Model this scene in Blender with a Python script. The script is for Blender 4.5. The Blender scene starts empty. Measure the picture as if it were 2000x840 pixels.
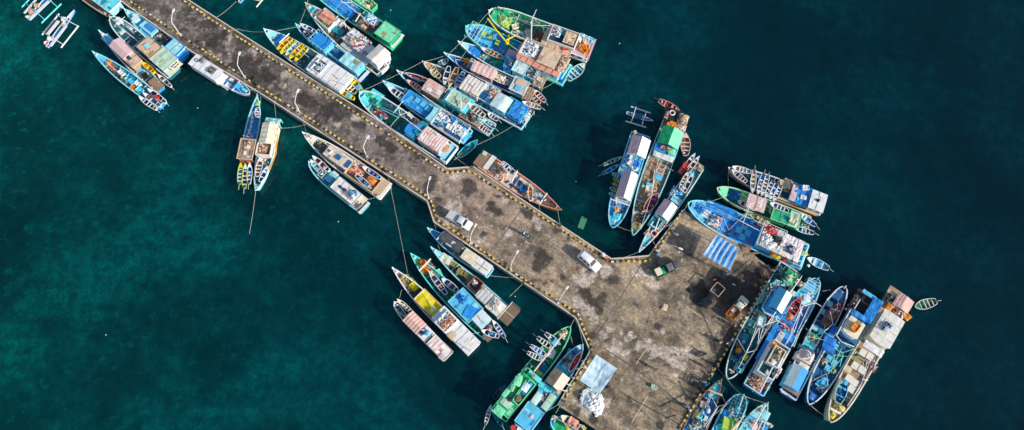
import bpy, bmesh, math, random
from mathutils import Vector, Matrix, noise
random.seed(11)
scene = bpy.context.scene
COL = scene.collection
PI = math.pi

# ------------------------------------------------------------------ camera
F, CX, CY, HC = 1500.0, 1000.0, 420.0, 131.0
NADIR = (935.0, 920.0)                                   # where "straight down" falls in the photograph
_n = Vector(((NADIR[0]-CX)/F, -(NADIR[1]-CY)/F, -1.0)).normalized()
_zw = -_n
_xw = (Vector((1, 0, 0)) - _zw*_zw.x).normalized()
_yw = _zw.cross(_xw)
RC = Matrix((_xw, _yw, _zw))                              # camera -> world
CAMPOS = Vector((0, 0, HC))
cam_data = bpy.data.cameras.new('camera'); cam = bpy.data.objects.new('camera', cam_data); COL.objects.link(cam)
cam.matrix_world = Matrix.Translation(CAMPOS) @ RC.to_4x4()
cam_data.sensor_fit = 'HORIZONTAL'; cam_data.sensor_width = 36; cam_data.lens = 36*F/2000
cam_data.clip_start = 1; cam_data.clip_end = 6000
scene.camera = cam

def P(px, py, z=0.0):
    """point of the horizontal plane at height z that the photograph shows at (px, py)"""
    d = RC @ Vector(((px-CX)/F, -(py-CY)/F, -1.0))
    return CAMPOS + d*((z-HC)/d.z)

# crops of the photograph used for reading positions: (x origin, y origin, enlargement)
CR = {'0': (0, 0, 1), 'A': (0, 0, 3.8175), 'A2': (350, 0, 4.2), 'B': (500, 0, 4.2), 'C': (680, 90, 3.5), 'D': (850, 0, 3.8176),
      'F1': (440, 180, 4.0), 'F2': (570, 240, 4.4227), 'G1': (740, 430, 5.6), 'G2': (740, 560, 5.25),
      'H1': (1160, 180, 5.25), 'H2': (1160, 330, 4.941), 'I': (1320, 300, 3.5), 'J1': (1400, 510, 6.0), 'J2': (1400, 640, 5.25),
      'K1': (1560, 550, 5.6), 'K2': (1560, 680, 5.248), 'L': (930, 700, 6.0), 'L0': (920, 620, 3.82), 'M': (1310, 720, 7.0),
      'N': (0, 0, 7.0), 'O': (800, 280, 3.0), 'P1': (800, 320, 5.25), 'P2': (1040, 400, 5.25), 'P3': (1050, 520, 4.668),
      'P4': (1340, 440, 4.2), 'P5': (1120, 680, 5.25), 'Q': (560, 150, 8.4)}
def pxy(k, x, y):
    o = CR[k]; return (o[0]+x/o[2], o[1]+y/o[2])
def at(k, x, y, z): return P(*pxy(k, x, y), z)

# ------------------------------------------------------------------ materials
def lin(c):
    c = c/255.0
    return c/12.92 if c <= 0.04045 else ((c+0.055)/1.055)**2.4
PAL = dict(white=(236,234,228), offw=(214,210,200), cream=(222,211,186), pale=(200,222,232), lblue=(146, 210, 238), sky=(84, 184, 230), blue=(34, 140, 216),
   rblue=(30, 118, 206), dblue=(24, 94, 146), navy=(26, 62, 98), turq=(92,208,218), teal=(26,140,154), dteal=(18,92,104), green=(28,172,110),
   lgreen=(120,214,166), dgreen=(20,108,76), pgreen=(172,202,178), lime=(168,200,90), pink=(232, 184, 176), lilac=(196, 164, 176), maroon=(128, 44, 54),
   red=(200, 62, 58), rust=(166, 100, 80), brown=(142, 112, 92), tan=(202, 174, 144), wood=(164, 140, 116), beige=(208, 192, 174), yellow=(242,200,30),
   orange=(232,136,40), salmon=(228, 150, 128), grey=(140,140,140), lgrey=(190,190,190), dgrey=(78, 78, 82), black=(34, 34, 38), olive=(150,140,84), plum=(120,40,90),
   tarp=(166,202,236), snow=(246,246,244), kerby=(214,186,92), kerbd=(66,60,54), seaweed=(70,140,100), weed2=(46,140,106), skin=(150,100,72), hair=(18,14,12), rope=(206,198,180), steel=(120,122,126), asphalt=(60,58,56))
GAIN = 1.22
MATS = {}
def mat(name, dirt=0.38, rough=0.65, spec=0.35):
    """weathered paint / cloth / wood of a palette colour; 'a/b:x0.5' = stripes of two colours along an axis"""
    key = (name, dirt, rough)
    if key in MATS: return MATS[key]
    stripe = None; nm = name
    if '/' in name:
        cols, st = name.split(':'); nm, nm2 = cols.split('/'); stripe = (st[0], float(st[1:]), nm2)
    m = bpy.data.materials.new('paint_'+name.replace('/', '_').replace(':', '_')); m.use_nodes = True
    nt = m.node_tree; N = nt.nodes; L = nt.links
    bs = N['Principled BSDF']; bs.inputs['Roughness'].default_value = rough; bs.inputs['Specular IOR Level'].default_value = spec
    c = tuple(min(.86, lin(v)*GAIN) for v in PAL[nm])
    tc = N.new('ShaderNodeTexCoord'); oi = N.new('ShaderNodeObjectInfo')
    ad = N.new('ShaderNodeVectorMath'); ad.operation = 'ADD'; sc = N.new('ShaderNodeVectorMath'); sc.operation = 'SCALE'
    L.new(oi.outputs['Location'], sc.inputs[0]); sc.inputs['Scale'].default_value = 0.37
    L.new(tc.outputs['Object'], ad.inputs[0]); L.new(sc.outputs[0], ad.inputs[1])
    n1 = N.new('ShaderNodeTexNoise'); n1.inputs['Scale'].default_value = 1.1; n1.inputs['Detail'].default_value = 7; n1.inputs['Roughness'].default_value = 0.68
    L.new(ad.outputs[0], n1.inputs['Vector'])
    r1 = N.new('ShaderNodeValToRGB'); r1.color_ramp.elements[0].position = 0.36; r1.color_ramp.elements[1].position = 0.62
    L.new(n1.outputs['Fac'], r1.inputs['Fac'])
    n2 = N.new('ShaderNodeTexNoise'); n2.inputs['Scale'].default_value = 6.5; n2.inputs['Detail'].default_value = 4
    L.new(ad.outputs[0], n2.inputs['Vector'])
    r2 = N.new('ShaderNodeValToRGB'); r2.color_ramp.elements[0].position = 0.58; r2.color_ramp.elements[1].position = 0.72
    L.new(n2.outputs['Fac'], r2.inputs['Fac'])
    base = N.new('ShaderNodeRGB'); base.outputs[0].default_value = (*c, 1); src = base.outputs[0]
    if stripe:
        c2 = tuple(min(.86, lin(v)*GAIN) for v in PAL[stripe[2]])
        sx = N.new('ShaderNodeSeparateXYZ'); L.new(tc.outputs['Object'], sx.inputs[0])
        nz = N.new('ShaderNodeMath'); nz.operation = 'MULTIPLY_ADD'; L.new(n1.outputs['Fac'], nz.inputs[0]); nz.inputs[1].default_value = stripe[1]*0.9
        L.new(sx.outputs['X' if stripe[0] == 'x' else 'Y'], nz.inputs[2])
        mu = N.new('ShaderNodeMath'); mu.operation = 'MULTIPLY'; L.new(nz.outputs[0], mu.inputs[0]); mu.inputs[1].default_value = 2*PI/stripe[1]
        sn = N.new('ShaderNodeMath'); sn.operation = 'SINE'; L.new(mu.outputs[0], sn.inputs[0])
        mr = N.new('ShaderNodeMapRange'); L.new(sn.outputs[0], mr.inputs[0]); mr.inputs[1].default_value = -0.45; mr.inputs[2].default_value = 0.45
        mx = N.new('ShaderNodeMix'); mx.data_type = 'RGBA'; mr.inputs[4].default_value = .68; L.new(mr.outputs[0], mx.inputs[0]); L.new(src, mx.inputs[6]); mx.inputs[7].default_value = (*c2, 1)
        src = mx.outputs[2]
    lum = 0.3*c[0]+0.5*c[1]+0.2*c[2]
    k_ = .72 if lum > .45 else .42; dark = (c[0]*k_+0.014, c[1]*k_*.93+0.009, c[2]*k_*.86+0.006, 1)
    m1 = N.new('ShaderNodeMix'); m1.data_type = 'RGBA'; m1.inputs[7].default_value = dark
    f1 = N.new('ShaderNodeMath'); f1.operation = 'MULTIPLY'; L.new(r1.outputs[0], f1.inputs[0]); f1.inputs[1].default_value = dirt
    L.new(f1.outputs[0], m1.inputs[0]); L.new(src, m1.inputs[6])
    m2 = N.new('ShaderNodeMix'); m2.data_type = 'RGBA'
    pal2 = (min(0.8, c[0]*0.6+0.22), min(0.8, c[1]*0.6+0.21), min(0.8, c[2]*0.6+0.2), 1) if lum < 0.45 else (0.3, 0.2, 0.12, 1)
    m2.inputs[7].default_value = pal2
    f2 = N.new('ShaderNodeMath'); f2.operation = 'MULTIPLY'; L.new(r2.outputs[0], f2.inputs[0]); f2.inputs[1].default_value = dirt*0.55
    L.new(f2.outputs[0], m2.inputs[0]); L.new(m1.outputs[2], m2.inputs[6]); L.new(m2.outputs[2], bs.inputs['Base Color'])
    bp = N.new('ShaderNodeBump'); bp.inputs['Strength'].default_value = 0.35; bp.inputs['Distance'].default_value = 0.05
    L.new(n2.outputs['Fac'], bp.inputs['Height']); L.new(bp.outputs[0], bs.inputs['Normal'])
    MATS[key] = m
    return m
def glass():
    if 'glass' in MATS: return MATS['glass']
    m = bpy.data.materials.new('dark_glass'); m.use_nodes = True; b = m.node_tree.nodes['Principled BSDF']
    b.inputs['Base Color'].default_value = (0.012, 0.016, 0.02, 1); b.inputs['Roughness'].default_value = 0.08
    n = m.node_tree.nodes.new('ShaderNodeTexNoise'); n.inputs['Scale'].default_value = 2
    mr = m.node_tree.nodes.new('ShaderNodeMapRange'); mr.inputs[3].default_value = 0.05; mr.inputs[4].default_value = 0.2
    m.node_tree.links.new(n.outputs['Fac'], mr.inputs[0]); m.node_tree.links.new(mr.outputs[0], b.inputs['Roughness'])
    MATS['glass'] = m; return m
def gm(x): return x if not isinstance(x, str) else (glass() if x == 'glass' else mat(x))

# ------------------------------------------------------------------ mesh collector
class MB:
    def __init__(s): s.v = []; s.f = []; s.mi = []; s.mats = []; s.cur = 0
    def use(s, m):
        m = gm(m)
        if m not in s.mats: s.mats.append(m)
        s.cur = s.mats.index(m); return s
    def add(s, vs, fs):
        o = len(s.v); s.v += [tuple(v) for v in vs]
        for f in fs: s.f.append(tuple(i+o for i in f)); s.mi.append(s.cur)
    def box(s, c, d, rz=0, M=None, taper=1.0):
        cx, cy, cz = c; dx, dy, dz = d[0]/2, d[1]/2, d[2]/2; ca, sa = math.cos(rz), math.sin(rz); vs = []
        for z, k in ((-dz, 1), (dz, taper)):
            for x, y in ((-dx, -dy), (dx, -dy), (dx, dy), (-dx, dy)):
                x, y = x*k, y*k
                p = Vector((cx+x*ca-y*sa, cy+x*sa+y*ca, cz+z)); vs.append(M @ p if M else p)
        s.add(vs, [(3, 2, 1, 0), (4, 5, 6, 7), (0, 1, 5, 4), (1, 2, 6, 5), (2, 3, 7, 6), (3, 0, 4, 7)]); return s
    def cyl(s, c, r, h, n=12, r2=None, cap=True):
        r2 = r if r2 is None else r2; vs = []
        for k, (rr, z) in enumerate(((r, c[2]), (r2, c[2]+h))):
            for i in range(n): a = 2*PI*i/n; vs.append((c[0]+rr*math.cos(a), c[1]+rr*math.sin(a), z))
        fs = [(i, (i+1) % n, n+(i+1) % n, n+i) for i in range(n)]
        if cap: fs += [tuple(range(n-1, -1, -1)), tuple(range(n, 2*n))]
        s.add(vs, fs); return s
    def tube(s, pts, r, n=6, r2=None):
        pts = [Vector(p) for p in pts]; m = len(pts); vs = []
        for i, p in enumerate(pts):
            d = (pts[min(i+1, m-1)]-pts[max(i-1, 0)])
            if d.length < 1e-6: d = Vector((0, 0, 1))
            d.normalize(); u = d.orthogonal().normalized() if abs(d.z) > 0.95 else d.cross(Vector((0, 0, 1))).normalized(); w = d.cross(u)
            rr = r if r2 is None else r+(r2-r)*i/(m-1)
            for k in range(n): a = 2*PI*k/n; vs.append(p+u*(rr*math.cos(a))+w*(rr*math.sin(a)))
        fs = []
        for i in range(m-1):
            for k in range(n): fs.append((i*n+k, i*n+(k+1) % n, (i+1)*n+(k+1) % n, (i+1)*n+k))
        fs += [tuple(range(n-1, -1, -1)), tuple(range((m-1)*n, m*n))]
        s.add(vs, fs); return s
    def ring(s, c, R, r, n=14, m=6, tilt=None):
        vs = []; fs = []
        for i in range(n):
            a = 2*PI*i/n
            for j in range(m):
                b = 2*PI*j/m; p = Vector(((R+r*math.cos(b))*math.cos(a), (R+r*math.cos(b))*math.sin(a), r*math.sin(b)))
                if tilt: p = tilt @ p
                vs.append(p+Vector(c))
        for i in range(n):
            for j in range(m): fs.append((i*m+j, ((i+1) % n)*m+j, ((i+1) % n)*m+(j+1) % m, i*m+(j+1) % m))
        s.add(vs, fs); return s
    def blob(s, c, d, rz=0, seed=0, rough=0.18, n=8, m=5):
        ca, sa = math.cos(rz), math.sin(rz); vs = []; fs = []
        for j in range(m+1):
            th = PI*j/m
            for i in range(n):
                a = 2*PI*i/n; q = Vector((math.sin(th)*math.cos(a), math.sin(th)*math.sin(a), math.cos(th)))
                k = 1+rough*noise.noise(q*1.7+Vector((seed*3.1, seed*1.7, 0)))*2
                x, y, z = q.x*d[0]/2*k, q.y*d[1]/2*k, q.z*d[2]/2*k
                vs.append((c[0]+x*ca-y*sa, c[1]+x*sa+y*ca, c[2]+z))
        for j in range(m):
            for i in range(n): fs.append((j*n+i, (j+1)*n+i, (j+1)*n+(i+1) % n, j*n+(i+1) % n))
        s.add(vs, fs); return s
    def loft(s, rings, closed=True, caps=True):
        n = len(rings[0]); vs = [p for r in rings for p in r]; fs = []
        for i in range(len(rings)-1):
            for k in range(n if closed else n-1): fs.append((i*n+k, i*n+(k+1) % n, (i+1)*n+(k+1) % n, (i+1)*n+k))
        if caps: fs += [tuple(range(n-1, -1, -1)), tuple(range((len(rings)-1)*n, len(rings)*n))]
        s.add(vs, fs); return s
    def mesh(s, name, smooth=None):
        me = bpy.data.meshes.new(name); me.from_pydata(s.v, [], s.f)
        for m in s.mats: me.materials.append(m)
        if len(s.mats) > 1: me.polygons.foreach_set('material_index', s.mi)
        bm = bmesh.new(); bm.from_mesh(me); bmesh.ops.recalc_face_normals(bm, faces=bm.faces); bm.to_mesh(me); bm.free()
        if smooth:
            me.shade_smooth(); me.set_sharp_from_angle(angle=math.radians(smooth))
        me.update(); return me
    def build(s, name, parent=None, loc=(0, 0, 0), rz=0, smooth=None):
        return link(name, s.mesh(name, smooth), parent, loc, rz)
def link(name, data, parent=None, loc=(0, 0, 0), rz=0):
    o = bpy.data.objects.new(name, data); COL.objects.link(o); o.location = loc; o.rotation_euler = (0, 0, rz)
    if parent is not None: o.parent = parent
    return o
REG = []            # (object, label, the boat it lies on, sort value)
def tag(o, label, cat, group=None, boat=None, key=0.0):
    o['label'] = label; o['category'] = cat
    if group: o['group'] = group
    REG.append([o, label, boat, key]); return o
def thing(name, label, cat, loc=(0, 0, 0), rz=0, group=None, boat=None, key=0.0):
    return tag(link(name, None, None, loc, rz), label, cat, group, boat, key)
def struct(o, label=None):
    o['kind'] = 'structure'
    if label: o['label'] = label
    return o
def copy_tree(o, parent=None):
    c = o.copy(); COL.objects.link(c)
    if parent is not None: c.parent = parent
    for ch in list(o.children): copy_tree(ch, c)
    return c

# ------------------------------------------------------------------ sheets (roofs, tarpaulins)
def sheet(mb, c, L, W, fn, nx=10, ny=10, th=0.06, ang=0, skirt=0.0, front=0.0):
    """a roof skin: grid L x W, height fn(u,v) with u,v in -1..1, of thickness th; front > 0 rounds the +x end in plan"""
    ca, sa = math.cos(ang), math.sin(ang); top = []; bot = []
    for i in range(nx+1):
        for j in range(ny+1):
            u, v = -1+2*i/nx, -1+2*j/ny; x, y = u*L/2, v*W/2
            if front and u > 0: x -= front*(v*v)*u*L/2
            z = fn(u, v)
            p = Vector((c[0]+x*ca-y*sa, c[1]+x*sa+y*ca, c[2]+z)); top.append(p)
            e = 1.0 if (i in (0, nx) or j in (0, ny)) else 0.0
            bot.append(p-Vector((0, 0, th+skirt*e)))
    n = ny+1; o = len(top); fs = []
    for i in range(nx):
        for j in range(ny):
            a = i*n+j; fs.append((a, a+n, a+n+1, a+1)); fs.append((o+a+1, o+a+n+1, o+a+n, o+a))
    for i in range(nx):
        a, b = i*n, (i+1)*n; fs.append((a, o+a, o+b, b)); a, b = i*n+ny, (i+1)*n+ny; fs.append((b, o+b, o+a, a))
    for j in range(ny):
        a, b = j, j+1; fs.append((b, o+b, o+a, a)); a, b = nx*n+j, nx*n+j+1; fs.append((a, o+a, o+b, b))
    mb.add(top+bot, fs)

def roof_fn(kind, L, W, rise, rib, wav, seed):
    def fn(u, v):
        if kind == 'gable': z = rise*(1-abs(v))
        elif kind == 'gablex': z = rise*(1-abs(u))
        elif kind == 'hip': z = rise*min(1-abs(v), (1-abs(u))*L/max(W, .1)*0.9)
        elif kind == 'arch': z = rise*(1-v*v)
        elif kind == 'lean': z = rise*(v+1)/2
        else: z = 0.05*(1-v*v)
        if rib: z += (0.5-0.5*math.cos(PI*((u if rib[0] == 'x' else v)+1)*(L if rib[0] == 'x' else W)/float(rib[1:])))*min(.07, .055*float(rib[1:]))
        if wav: z += wav*(noise.noise(Vector((u*L*0.55, v*W*0.55, seed)))+0.5*noise.noise(Vector((u*L*1.5, v*W*1.5, seed+9))))
        return z
    return fn
# ------------------------------------------------------------------ boats
SEED = [0]
def nseed(): SEED[0] += 1; return SEED[0]
BOATS = []
class Boat:
    def __init__(s, K, B, S, w, desc, label, name='fishing_boat', zb=2.3, zm=1.25, zs=1.35, dz=0.75, q=0.8, sf=0.8, tm=0.55, hull='blue', rim='white', deck='wood', fore=0.16, foremat=None, inner=None, rake=0.9, plank=True, bitt=True):
        s.dz0, s.zb0 = dz, zb; zb = 1.0+(zb-1.0)*.66; zm = .75+(zm-.75)*.62; zs = .8+(zs-.8)*.62; dz = zm-.4; s.fore = fore
        s.K = K; s.desc = desc; rnd = s.rnd = random.Random(nseed())
        kb, bx, by = B if len(B) == 3 else (K, *B); ks, sx, sy = S if len(S) == 3 else (K, *S)
        pb, ps = pxy(kb, bx, by), pxy(ks, sx, sy); s.pb, s.ps = pb, ps
        Bw, Sw = P(*pb, zb), P(*ps, zs); mid = (Bw+Sw)/2; d = Bw-Sw
        s.L = math.hypot(d.x, d.y); s.rz = math.atan2(d.y, d.x); s.loc = Vector((mid.x, mid.y, 0)); s.dz = dz; s.zm = zm
        ax = Vector((ps[0]-pb[0], ps[1]-pb[1])); ax.normalize(); nr = Vector((-ax.y, ax.x)); s.axpx = ax; s.nrpx = nr
        mp = ((pb[0]+ps[0])/2, (pb[1]+ps[1])/2); h = w/CR[K][2]/2
        s.W = (P(mp[0]+nr.x*h, mp[1]+nr.y*h, zm)-P(mp[0]-nr.x*h, mp[1]-nr.y*h, zm)).length
        s.root = thing(name, label, 'boat', s.loc, s.rz, None); s.innm = inner or hull; BOATS.append(s); s.hull_shape(zb, zm, zs, dz, q, sf, tm, hull, rim, deck, fore, foremat or deck, inner or hull, rake, plank, bitt)
    def local(s, p):
        v = p-s.loc; c, n = math.cos(-s.rz), math.sin(-s.rz); return Vector((v.x*c-v.y*n, v.x*n+v.y*c, v.z))
    def pt(s, x, y, z, K=None): return s.local(at(K or s.K, x, y, z))
    def sc(s, x, y, z, K=None):
        k = K or s.K; e = 10.0; a = at(k, x, y, z)
        return ((at(k, x+s.axpx.x*e, y+s.axpx.y*e, z)-a).length/e, (at(k, x+s.nrpx.x*e, y+s.nrpx.y*e, z)-a).length/e)
    def hull_shape(s, zb, zm, zs, dz, q, sf, tm, hull, rim, deck, fore, foremat, inner, rake, plank, bitt):
        L, W = s.L, s.W; ts = [0, .012, .03, .06, .1, .15, .21, .28, .36, .45, .55, .65, .75, .85, .93, 1.0]
        if q <= .65: pw, tm = 2.8, (.4 if q < .6 else .46)
        else: pw = 2
        def hw(t):
            if t < tm: k = max(0.0, 1-(1-t/tm)**pw)**q
            else: k = 1-(1-sf)*((t-tm)/(1-tm))**2
            return max(0.07, k*W/2)
        def g(t): return zm+(zb-zm)*max(0, 1-t/0.5)**2+(zs-zm)*max(0, (t-0.5)/0.5)**2
        s.hw, s.g = hw, g
        def X(t, z): return L/2-t*L-rake*max(0, 1-t/0.3)*(1-(z+0.6)/(g(t)+0.6))
        rings = []
        for t in ts:
            h, z = hw(t), g(t); sec = [(h, z), (h*0.97, z*0.55+0.1), (h*0.84, 0.05), (h*0.45, -0.5), (0.02, -0.6)]
            pts = [Vector((X(t, zz), y, zz)) for y, zz in sec]+[Vector((X(t, zz), -y, zz)) for y, zz in reversed(sec)]
            rings.append(pts)
        mb = MB().use(hull); mb.loft(rings, closed=False, caps=False); mb.add(rings[-1], [tuple(range(10))]); mb.add(rings[0], [tuple(range(9, -1, -1))])
        # inside of the bulwark
        ti = [t for t in ts if t > 0.02]; th = 0.1
        def zd(t): return (g(t)-0.22) if t < fore else dz
        mb.use(inner); L1 = [(X(t, g(t)), max(0.02, hw(t)-th), g(t), min(zd(t), g(t)-0.1)) for t in ti]
        for sg in (1, -1):
            vs = []
            for x, y, zt, zl in L1: vs += [(x, sg*y, zt), (x, sg*y, zl-0.02)]
            mb.add(vs, [(2*i, 2*i+1, 2*i+3, 2*i+2) for i in range(len(L1)-1)])
        mb.add([(L1[-1][0]+th, L1[-1][1], L1[-1][2]), (L1[-1][0]+th, -L1[-1][1], L1[-1][2]), (L1[-1][0]+th, -L1[-1][1], dz), (L1[-1][0]+th, L1[-1][1], dz)], [(0, 1, 2, 3)])
        mb.build('hull', s.root, smooth=50)
        # deck (raised foredeck, then the main deck)
        tf = [t for t in ti if t < fore]+[fore]; tt = [fore]+[t for t in ti if t > fore]
        def strip(mb, tl, zf):
            vs = []
            for t in tl:
                y = max(0.02, hw(t)-th); x = X(t, g(t)); vs += [(x, y, zf(t)), (x, 0, zf(t)+0.04), (x, -y, zf(t))]
            mb.add(vs, [(3*i+k, 3*i+k+1, 3*i+4+k, 3*i+3+k) for i in range(len(tl)-1) for k in (0, 1)])
        if fore > 0.03:
            fb = MB().use(foremat); strip(fb, tf, lambda t: g(t)-0.22); x = X(fore, g(fore)); y = hw(fore)-th
            fb.add([(x-0.02, y, g(fore)-0.2), (x-0.02, -y, g(fore)-0.2), (x-0.02, -y, dz-0.02), (x-0.02, y, dz-0.02)], [(0, 1, 2, 3)]); fb.build('foredeck', s.root)
        db = MB().use(deck); strip(db, tt, lambda t: dz)
        db.build('deck', s.root)
        if plank and L > 8:                                             # deck beams / bulkhead tops, one part each
            n = int(L/2.6)
            for i in range(1, n):
                t = fore+(0.95-fore)*i/n
                if s.rnd.random() < 0.75: MB().use(rim if s.rnd.random() < .35 else inner).box((X(t, g(t)), 0, dz+0.13), (0.12, 2*hw(t)-0.3, 0.22)).build('deck_beam', s.root)
        # capping rail round the whole hull
        rb = MB().use(rim); prof = ((0.06, -0.05), (0.06, 0.05), (-0.15, 0.05), (-0.15, -0.05))
        for sg in (1, -1):
            rr = []
            for t in ts:
                x, y, z = X(t, g(t)), hw(t), g(t); rr.append([Vector((x, sg*max(0.0, y+a), z+b)) for a, b in prof])
            rb.loft(rr)
        rb.box((-L/2, 0, g(1)), (0.2, 2*hw(1)-0.3, 0.1)); rb.build('capping_rail', s.root)
        # rubbing strake
        for sg in (1, -1):
            MB().use(s.rnd.choice([rim, inner, 'black'])).tube([(X(t, g(t)*.6)+.0, sg*(hw(t)+0.02), g(t)-0.32) for t in ts[1:]], 0.05, 5).build('rubbing_strake', s.root)
        if bitt:
            x = X(0.05, g(.05)); b = MB().use('offw'); b.cyl((x, 0, g(.05)-.25), .07, .55, 8); b.tube([(x, -.22, g(.05)+.15), (x, .22, g(.05)+.15)], .05); b.build('mooring_bitt', s.root)
            b = MB().use(rim); b.tube([(L/2-0.3, 0, g(0)-0.3), (L/2+0.12, 0, g(0)+0.32)], 0.09, 6); b.build('stem_post', s.root)
            for sg in (1, -1):
                x = X(.93, 1); MB().use('offw').cyl((x, sg*(hw(.93)-.25), g(.93)-.3), .06, .55, 8).build('mooring_bitt', s.root)
    # ---------------- fixed parts
    def settle(s, x, y, z, K):
        """height of what is under a loose thing: the foredeck, the deck, or the roof it was given"""
        c = s.pt(x, y, z, K); t = .5-c.x/s.L
        if t < s.fore+.02 and z < s.zb0+.5: return s.g(max(0, t))-.2
        return s.dz if abs(z-s.dz0) < .7 else z
    def deck_tackle(s, n=None):
        """small tackle lying about on the open deck"""
        rnd = s.rnd; mb = MB(); pal = ['white', 'offw', 'tan', 'dgrey', 'sky', 'lgrey', s.innm, s.innm, 'brown', 'black', 'pale', 'turq']+(['orange', 'red', 'yellow', 'green'] if rnd.random() < .6 else ['lblue', 'navy', 'pgreen'])
        for i in range(n or int(s.L*s.W*1.05)):
            t = rnd.uniform(.1, .98); v = rnd.uniform(-1, 1); v = math.copysign(abs(v)**.6, v); y = v*(s.hw(t)-.3); x = s.L/2-t*s.L; z = (s.g(t)-.2 if t < s.fore else s.dz)+.02; mb.use(rnd.choice(pal)); d = rnd.uniform(.1, .3); a = rnd.uniform(0, PI); k = rnd.random()
            if k < .3: mb.box((x, y, z+d*.3), (d*1.3, d*.9, d*.6), a)
            elif k < .45: mb.cyl((x, y, z), d*.45, d*.9, 8)
            elif k < .62: mb.ring((x, y, z+.05), d*.7, .05, 9, 4)
            elif k < .8: l = rnd.uniform(.5, 1.6); mb.tube([(x, y, z+.08), (x+l*rnd.choice((-1, 1)), max(-s.hw(t)+.2, min(s.hw(t)-.2, y+rnd.uniform(-.3, .3))), z+.14)], rnd.uniform(.025, .05), 5)
            else: mb.blob((x, y, z+d*.25), (d*1.7, d*1.2, d*.6), a, i, .2, 7, 4)
        o = s.put('deck_tackle', 'scattered small tackle', 'tackle', mb.mesh('deck_tackle', 40), Vector((0, 0, 0))); o['kind'] = 'stuff'
    def roof(s, x, y, l, w, z, m, kind='flat', rise=0.35, wall='offw', base=None, rib=None, wav=0.05, frame=None, ang=0, open=False, K=None, front=0, inset=0.12, win=True, posts=0, name='roof', gaps=None, rail=None, m2=None):
        c = s.pt(x, y, z, K); mx, my = s.sc(x, y, z, K); L, W = l*mx, w*my; a = math.radians(ang); base = s.dz if base is None else base
        cab = link('cabin' if not open else 'canopy', None, s.root, c, a)
        H = z-base
        if not open:
            wl, ww = L-2*inset, W-2*inset; wb = MB().use(wall)
            if front:
                ol = [(-wl/2, ww/2)]
                for k in range(9):
                    v = 1-k/4.0; ol.append((wl/2-front*(v*v)*wl/2, v*ww/2))
                ol += [(-wl/2, -ww/2)]; n = len(ol)
                wb.add([(p[0], p[1], -H) for p in ol]+[(p[0], p[1], 0.0) for p in ol], [(i, (i+1) % n, n+(i+1) % n, n+i) for i in range(n)]+[tuple(range(n))])
            else: wb.box((0, 0, -H/2-0.01), (wl, ww, H-0.02))
            if kind in ('gable', 'hip'):
                wb.add([(-wl/2, -ww/2, -.03), (-wl/2, ww/2, -.03), (-wl/2, 0, rise*.8)], [(0, 1, 2)])
                if kind == 'gable': wb.add([(wl/2, -ww/2, -.03), (wl/2, ww/2, -.03), (wl/2, 0, rise*.8)], [(0, 2, 1)])
            wo = wb.build('wall', cab)
            if win and H > 1.2 and L > 1.6:
                n = max(1, min(4, int(L/1.3)))
                for sg in (1, -1):
                    for i in range(n):
                        xx = -wl/2+wl*(i+.5)/n*(1-(front*.45 if front else 0))
                        MB().use('glass').box((xx, sg*(ww/2+.012), -.5), (min(.6, wl/n*.6), .03, .45)).build('window', wo)
                if not front: MB().use('glass').box((wl/2+.012, 0, -.5), (.03, ww*.6, .45)).build('window', wo)
        else:
            n = max(2, int(L/1.8)+1)
            for i in range(n):
                for sg in (1, -1):
                    MB().use(wall).tube([(-L/2+.12+(L-.24)*i/(n-1), sg*(W/2-.12), -H), (-L/2+.12+(L-.24)*i/(n-1), sg*(W/2-.12), 0)], .045, 5).build('post', cab)
        mb = MB().use(m); nx = max(8, int(L/0.28)) if not rib or rib[0] != 'x' else max(10, int(L/float(rib[1:])*6))
        ny = 10 if not rib or rib[0] != 'y' else max(10, int(W/float(rib[1:])*6))
        sheet(mb, (0, 0, 0), L, W, roof_fn(kind, L, W, rise, rib, wav, nseed()), min(nx, 90), min(ny+ny % 2, 60), front=front, skirt=0.05)
        if m2:  # light painted by slope: sunny side paler, shaded side darker
            mb.use(m2); k_ = mb.cur
            for fi, f_ in enumerate(mb.f):
                if sum(mb.v[i_][1] for i_ in f_)/len(f_) < 0: mb.mi[fi] = k_
        if kind == 'flat' and not rib and L > 1.5:
            nb = max(1, int(L/1.25)); mb.use('grey' if m not in ('white', 'offw', 'cream', 'pale') else 'lgrey')
            for i in range(1, nb): mb.box((-L/2+L*i/nb, 0, .075), (.05, W*(1-front*.2)-.1, .05))
        if kind in ('flat', 'arch') and L*W > 5 and not front:
            cm = m.split(':')[0].split('/')[0]; fade = {'white': ['white', 'white', 'cream'], 'offw': ['offw', 'cream', 'white'], 'blue': ['sky', 'rblue'], 'sky': ['lblue', 'blue'], 'lblue': ['pale', 'sky'], 'pink': ['white', 'salmon'], 'green': ['lgreen', 'teal'], 'tan': ['beige', 'wood'], 'brown': ['wood', 'tan'], 'turq': ['lblue', 'teal'], 'pale': ['white', 'lblue'], 'cream': ['beige', 'offw']}.get(cm, ['lgrey', 'wood'])
            for i in range(s.rnd.randint(2, 5)):
                pl, pw_ = L*s.rnd.uniform(.08, .28), W*s.rnd.uniform(.12, .4); xx, yy = s.rnd.uniform(-.5, .5)*(L-pl-.1), s.rnd.uniform(-.5, .5)*(W-pw_-.1)
                mb.use(s.rnd.choice(fade)); k0 = (rise*(1-(2*yy/W)**2) if kind == 'arch' else .05)+.03; sheet(mb, (xx, yy, k0), pl, pw_, lambda u, v: .02*noise.noise(Vector((u*2+i, v*2, L))), 4, 4, th=.05, ang=s.rnd.uniform(-.08, .08))
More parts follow.
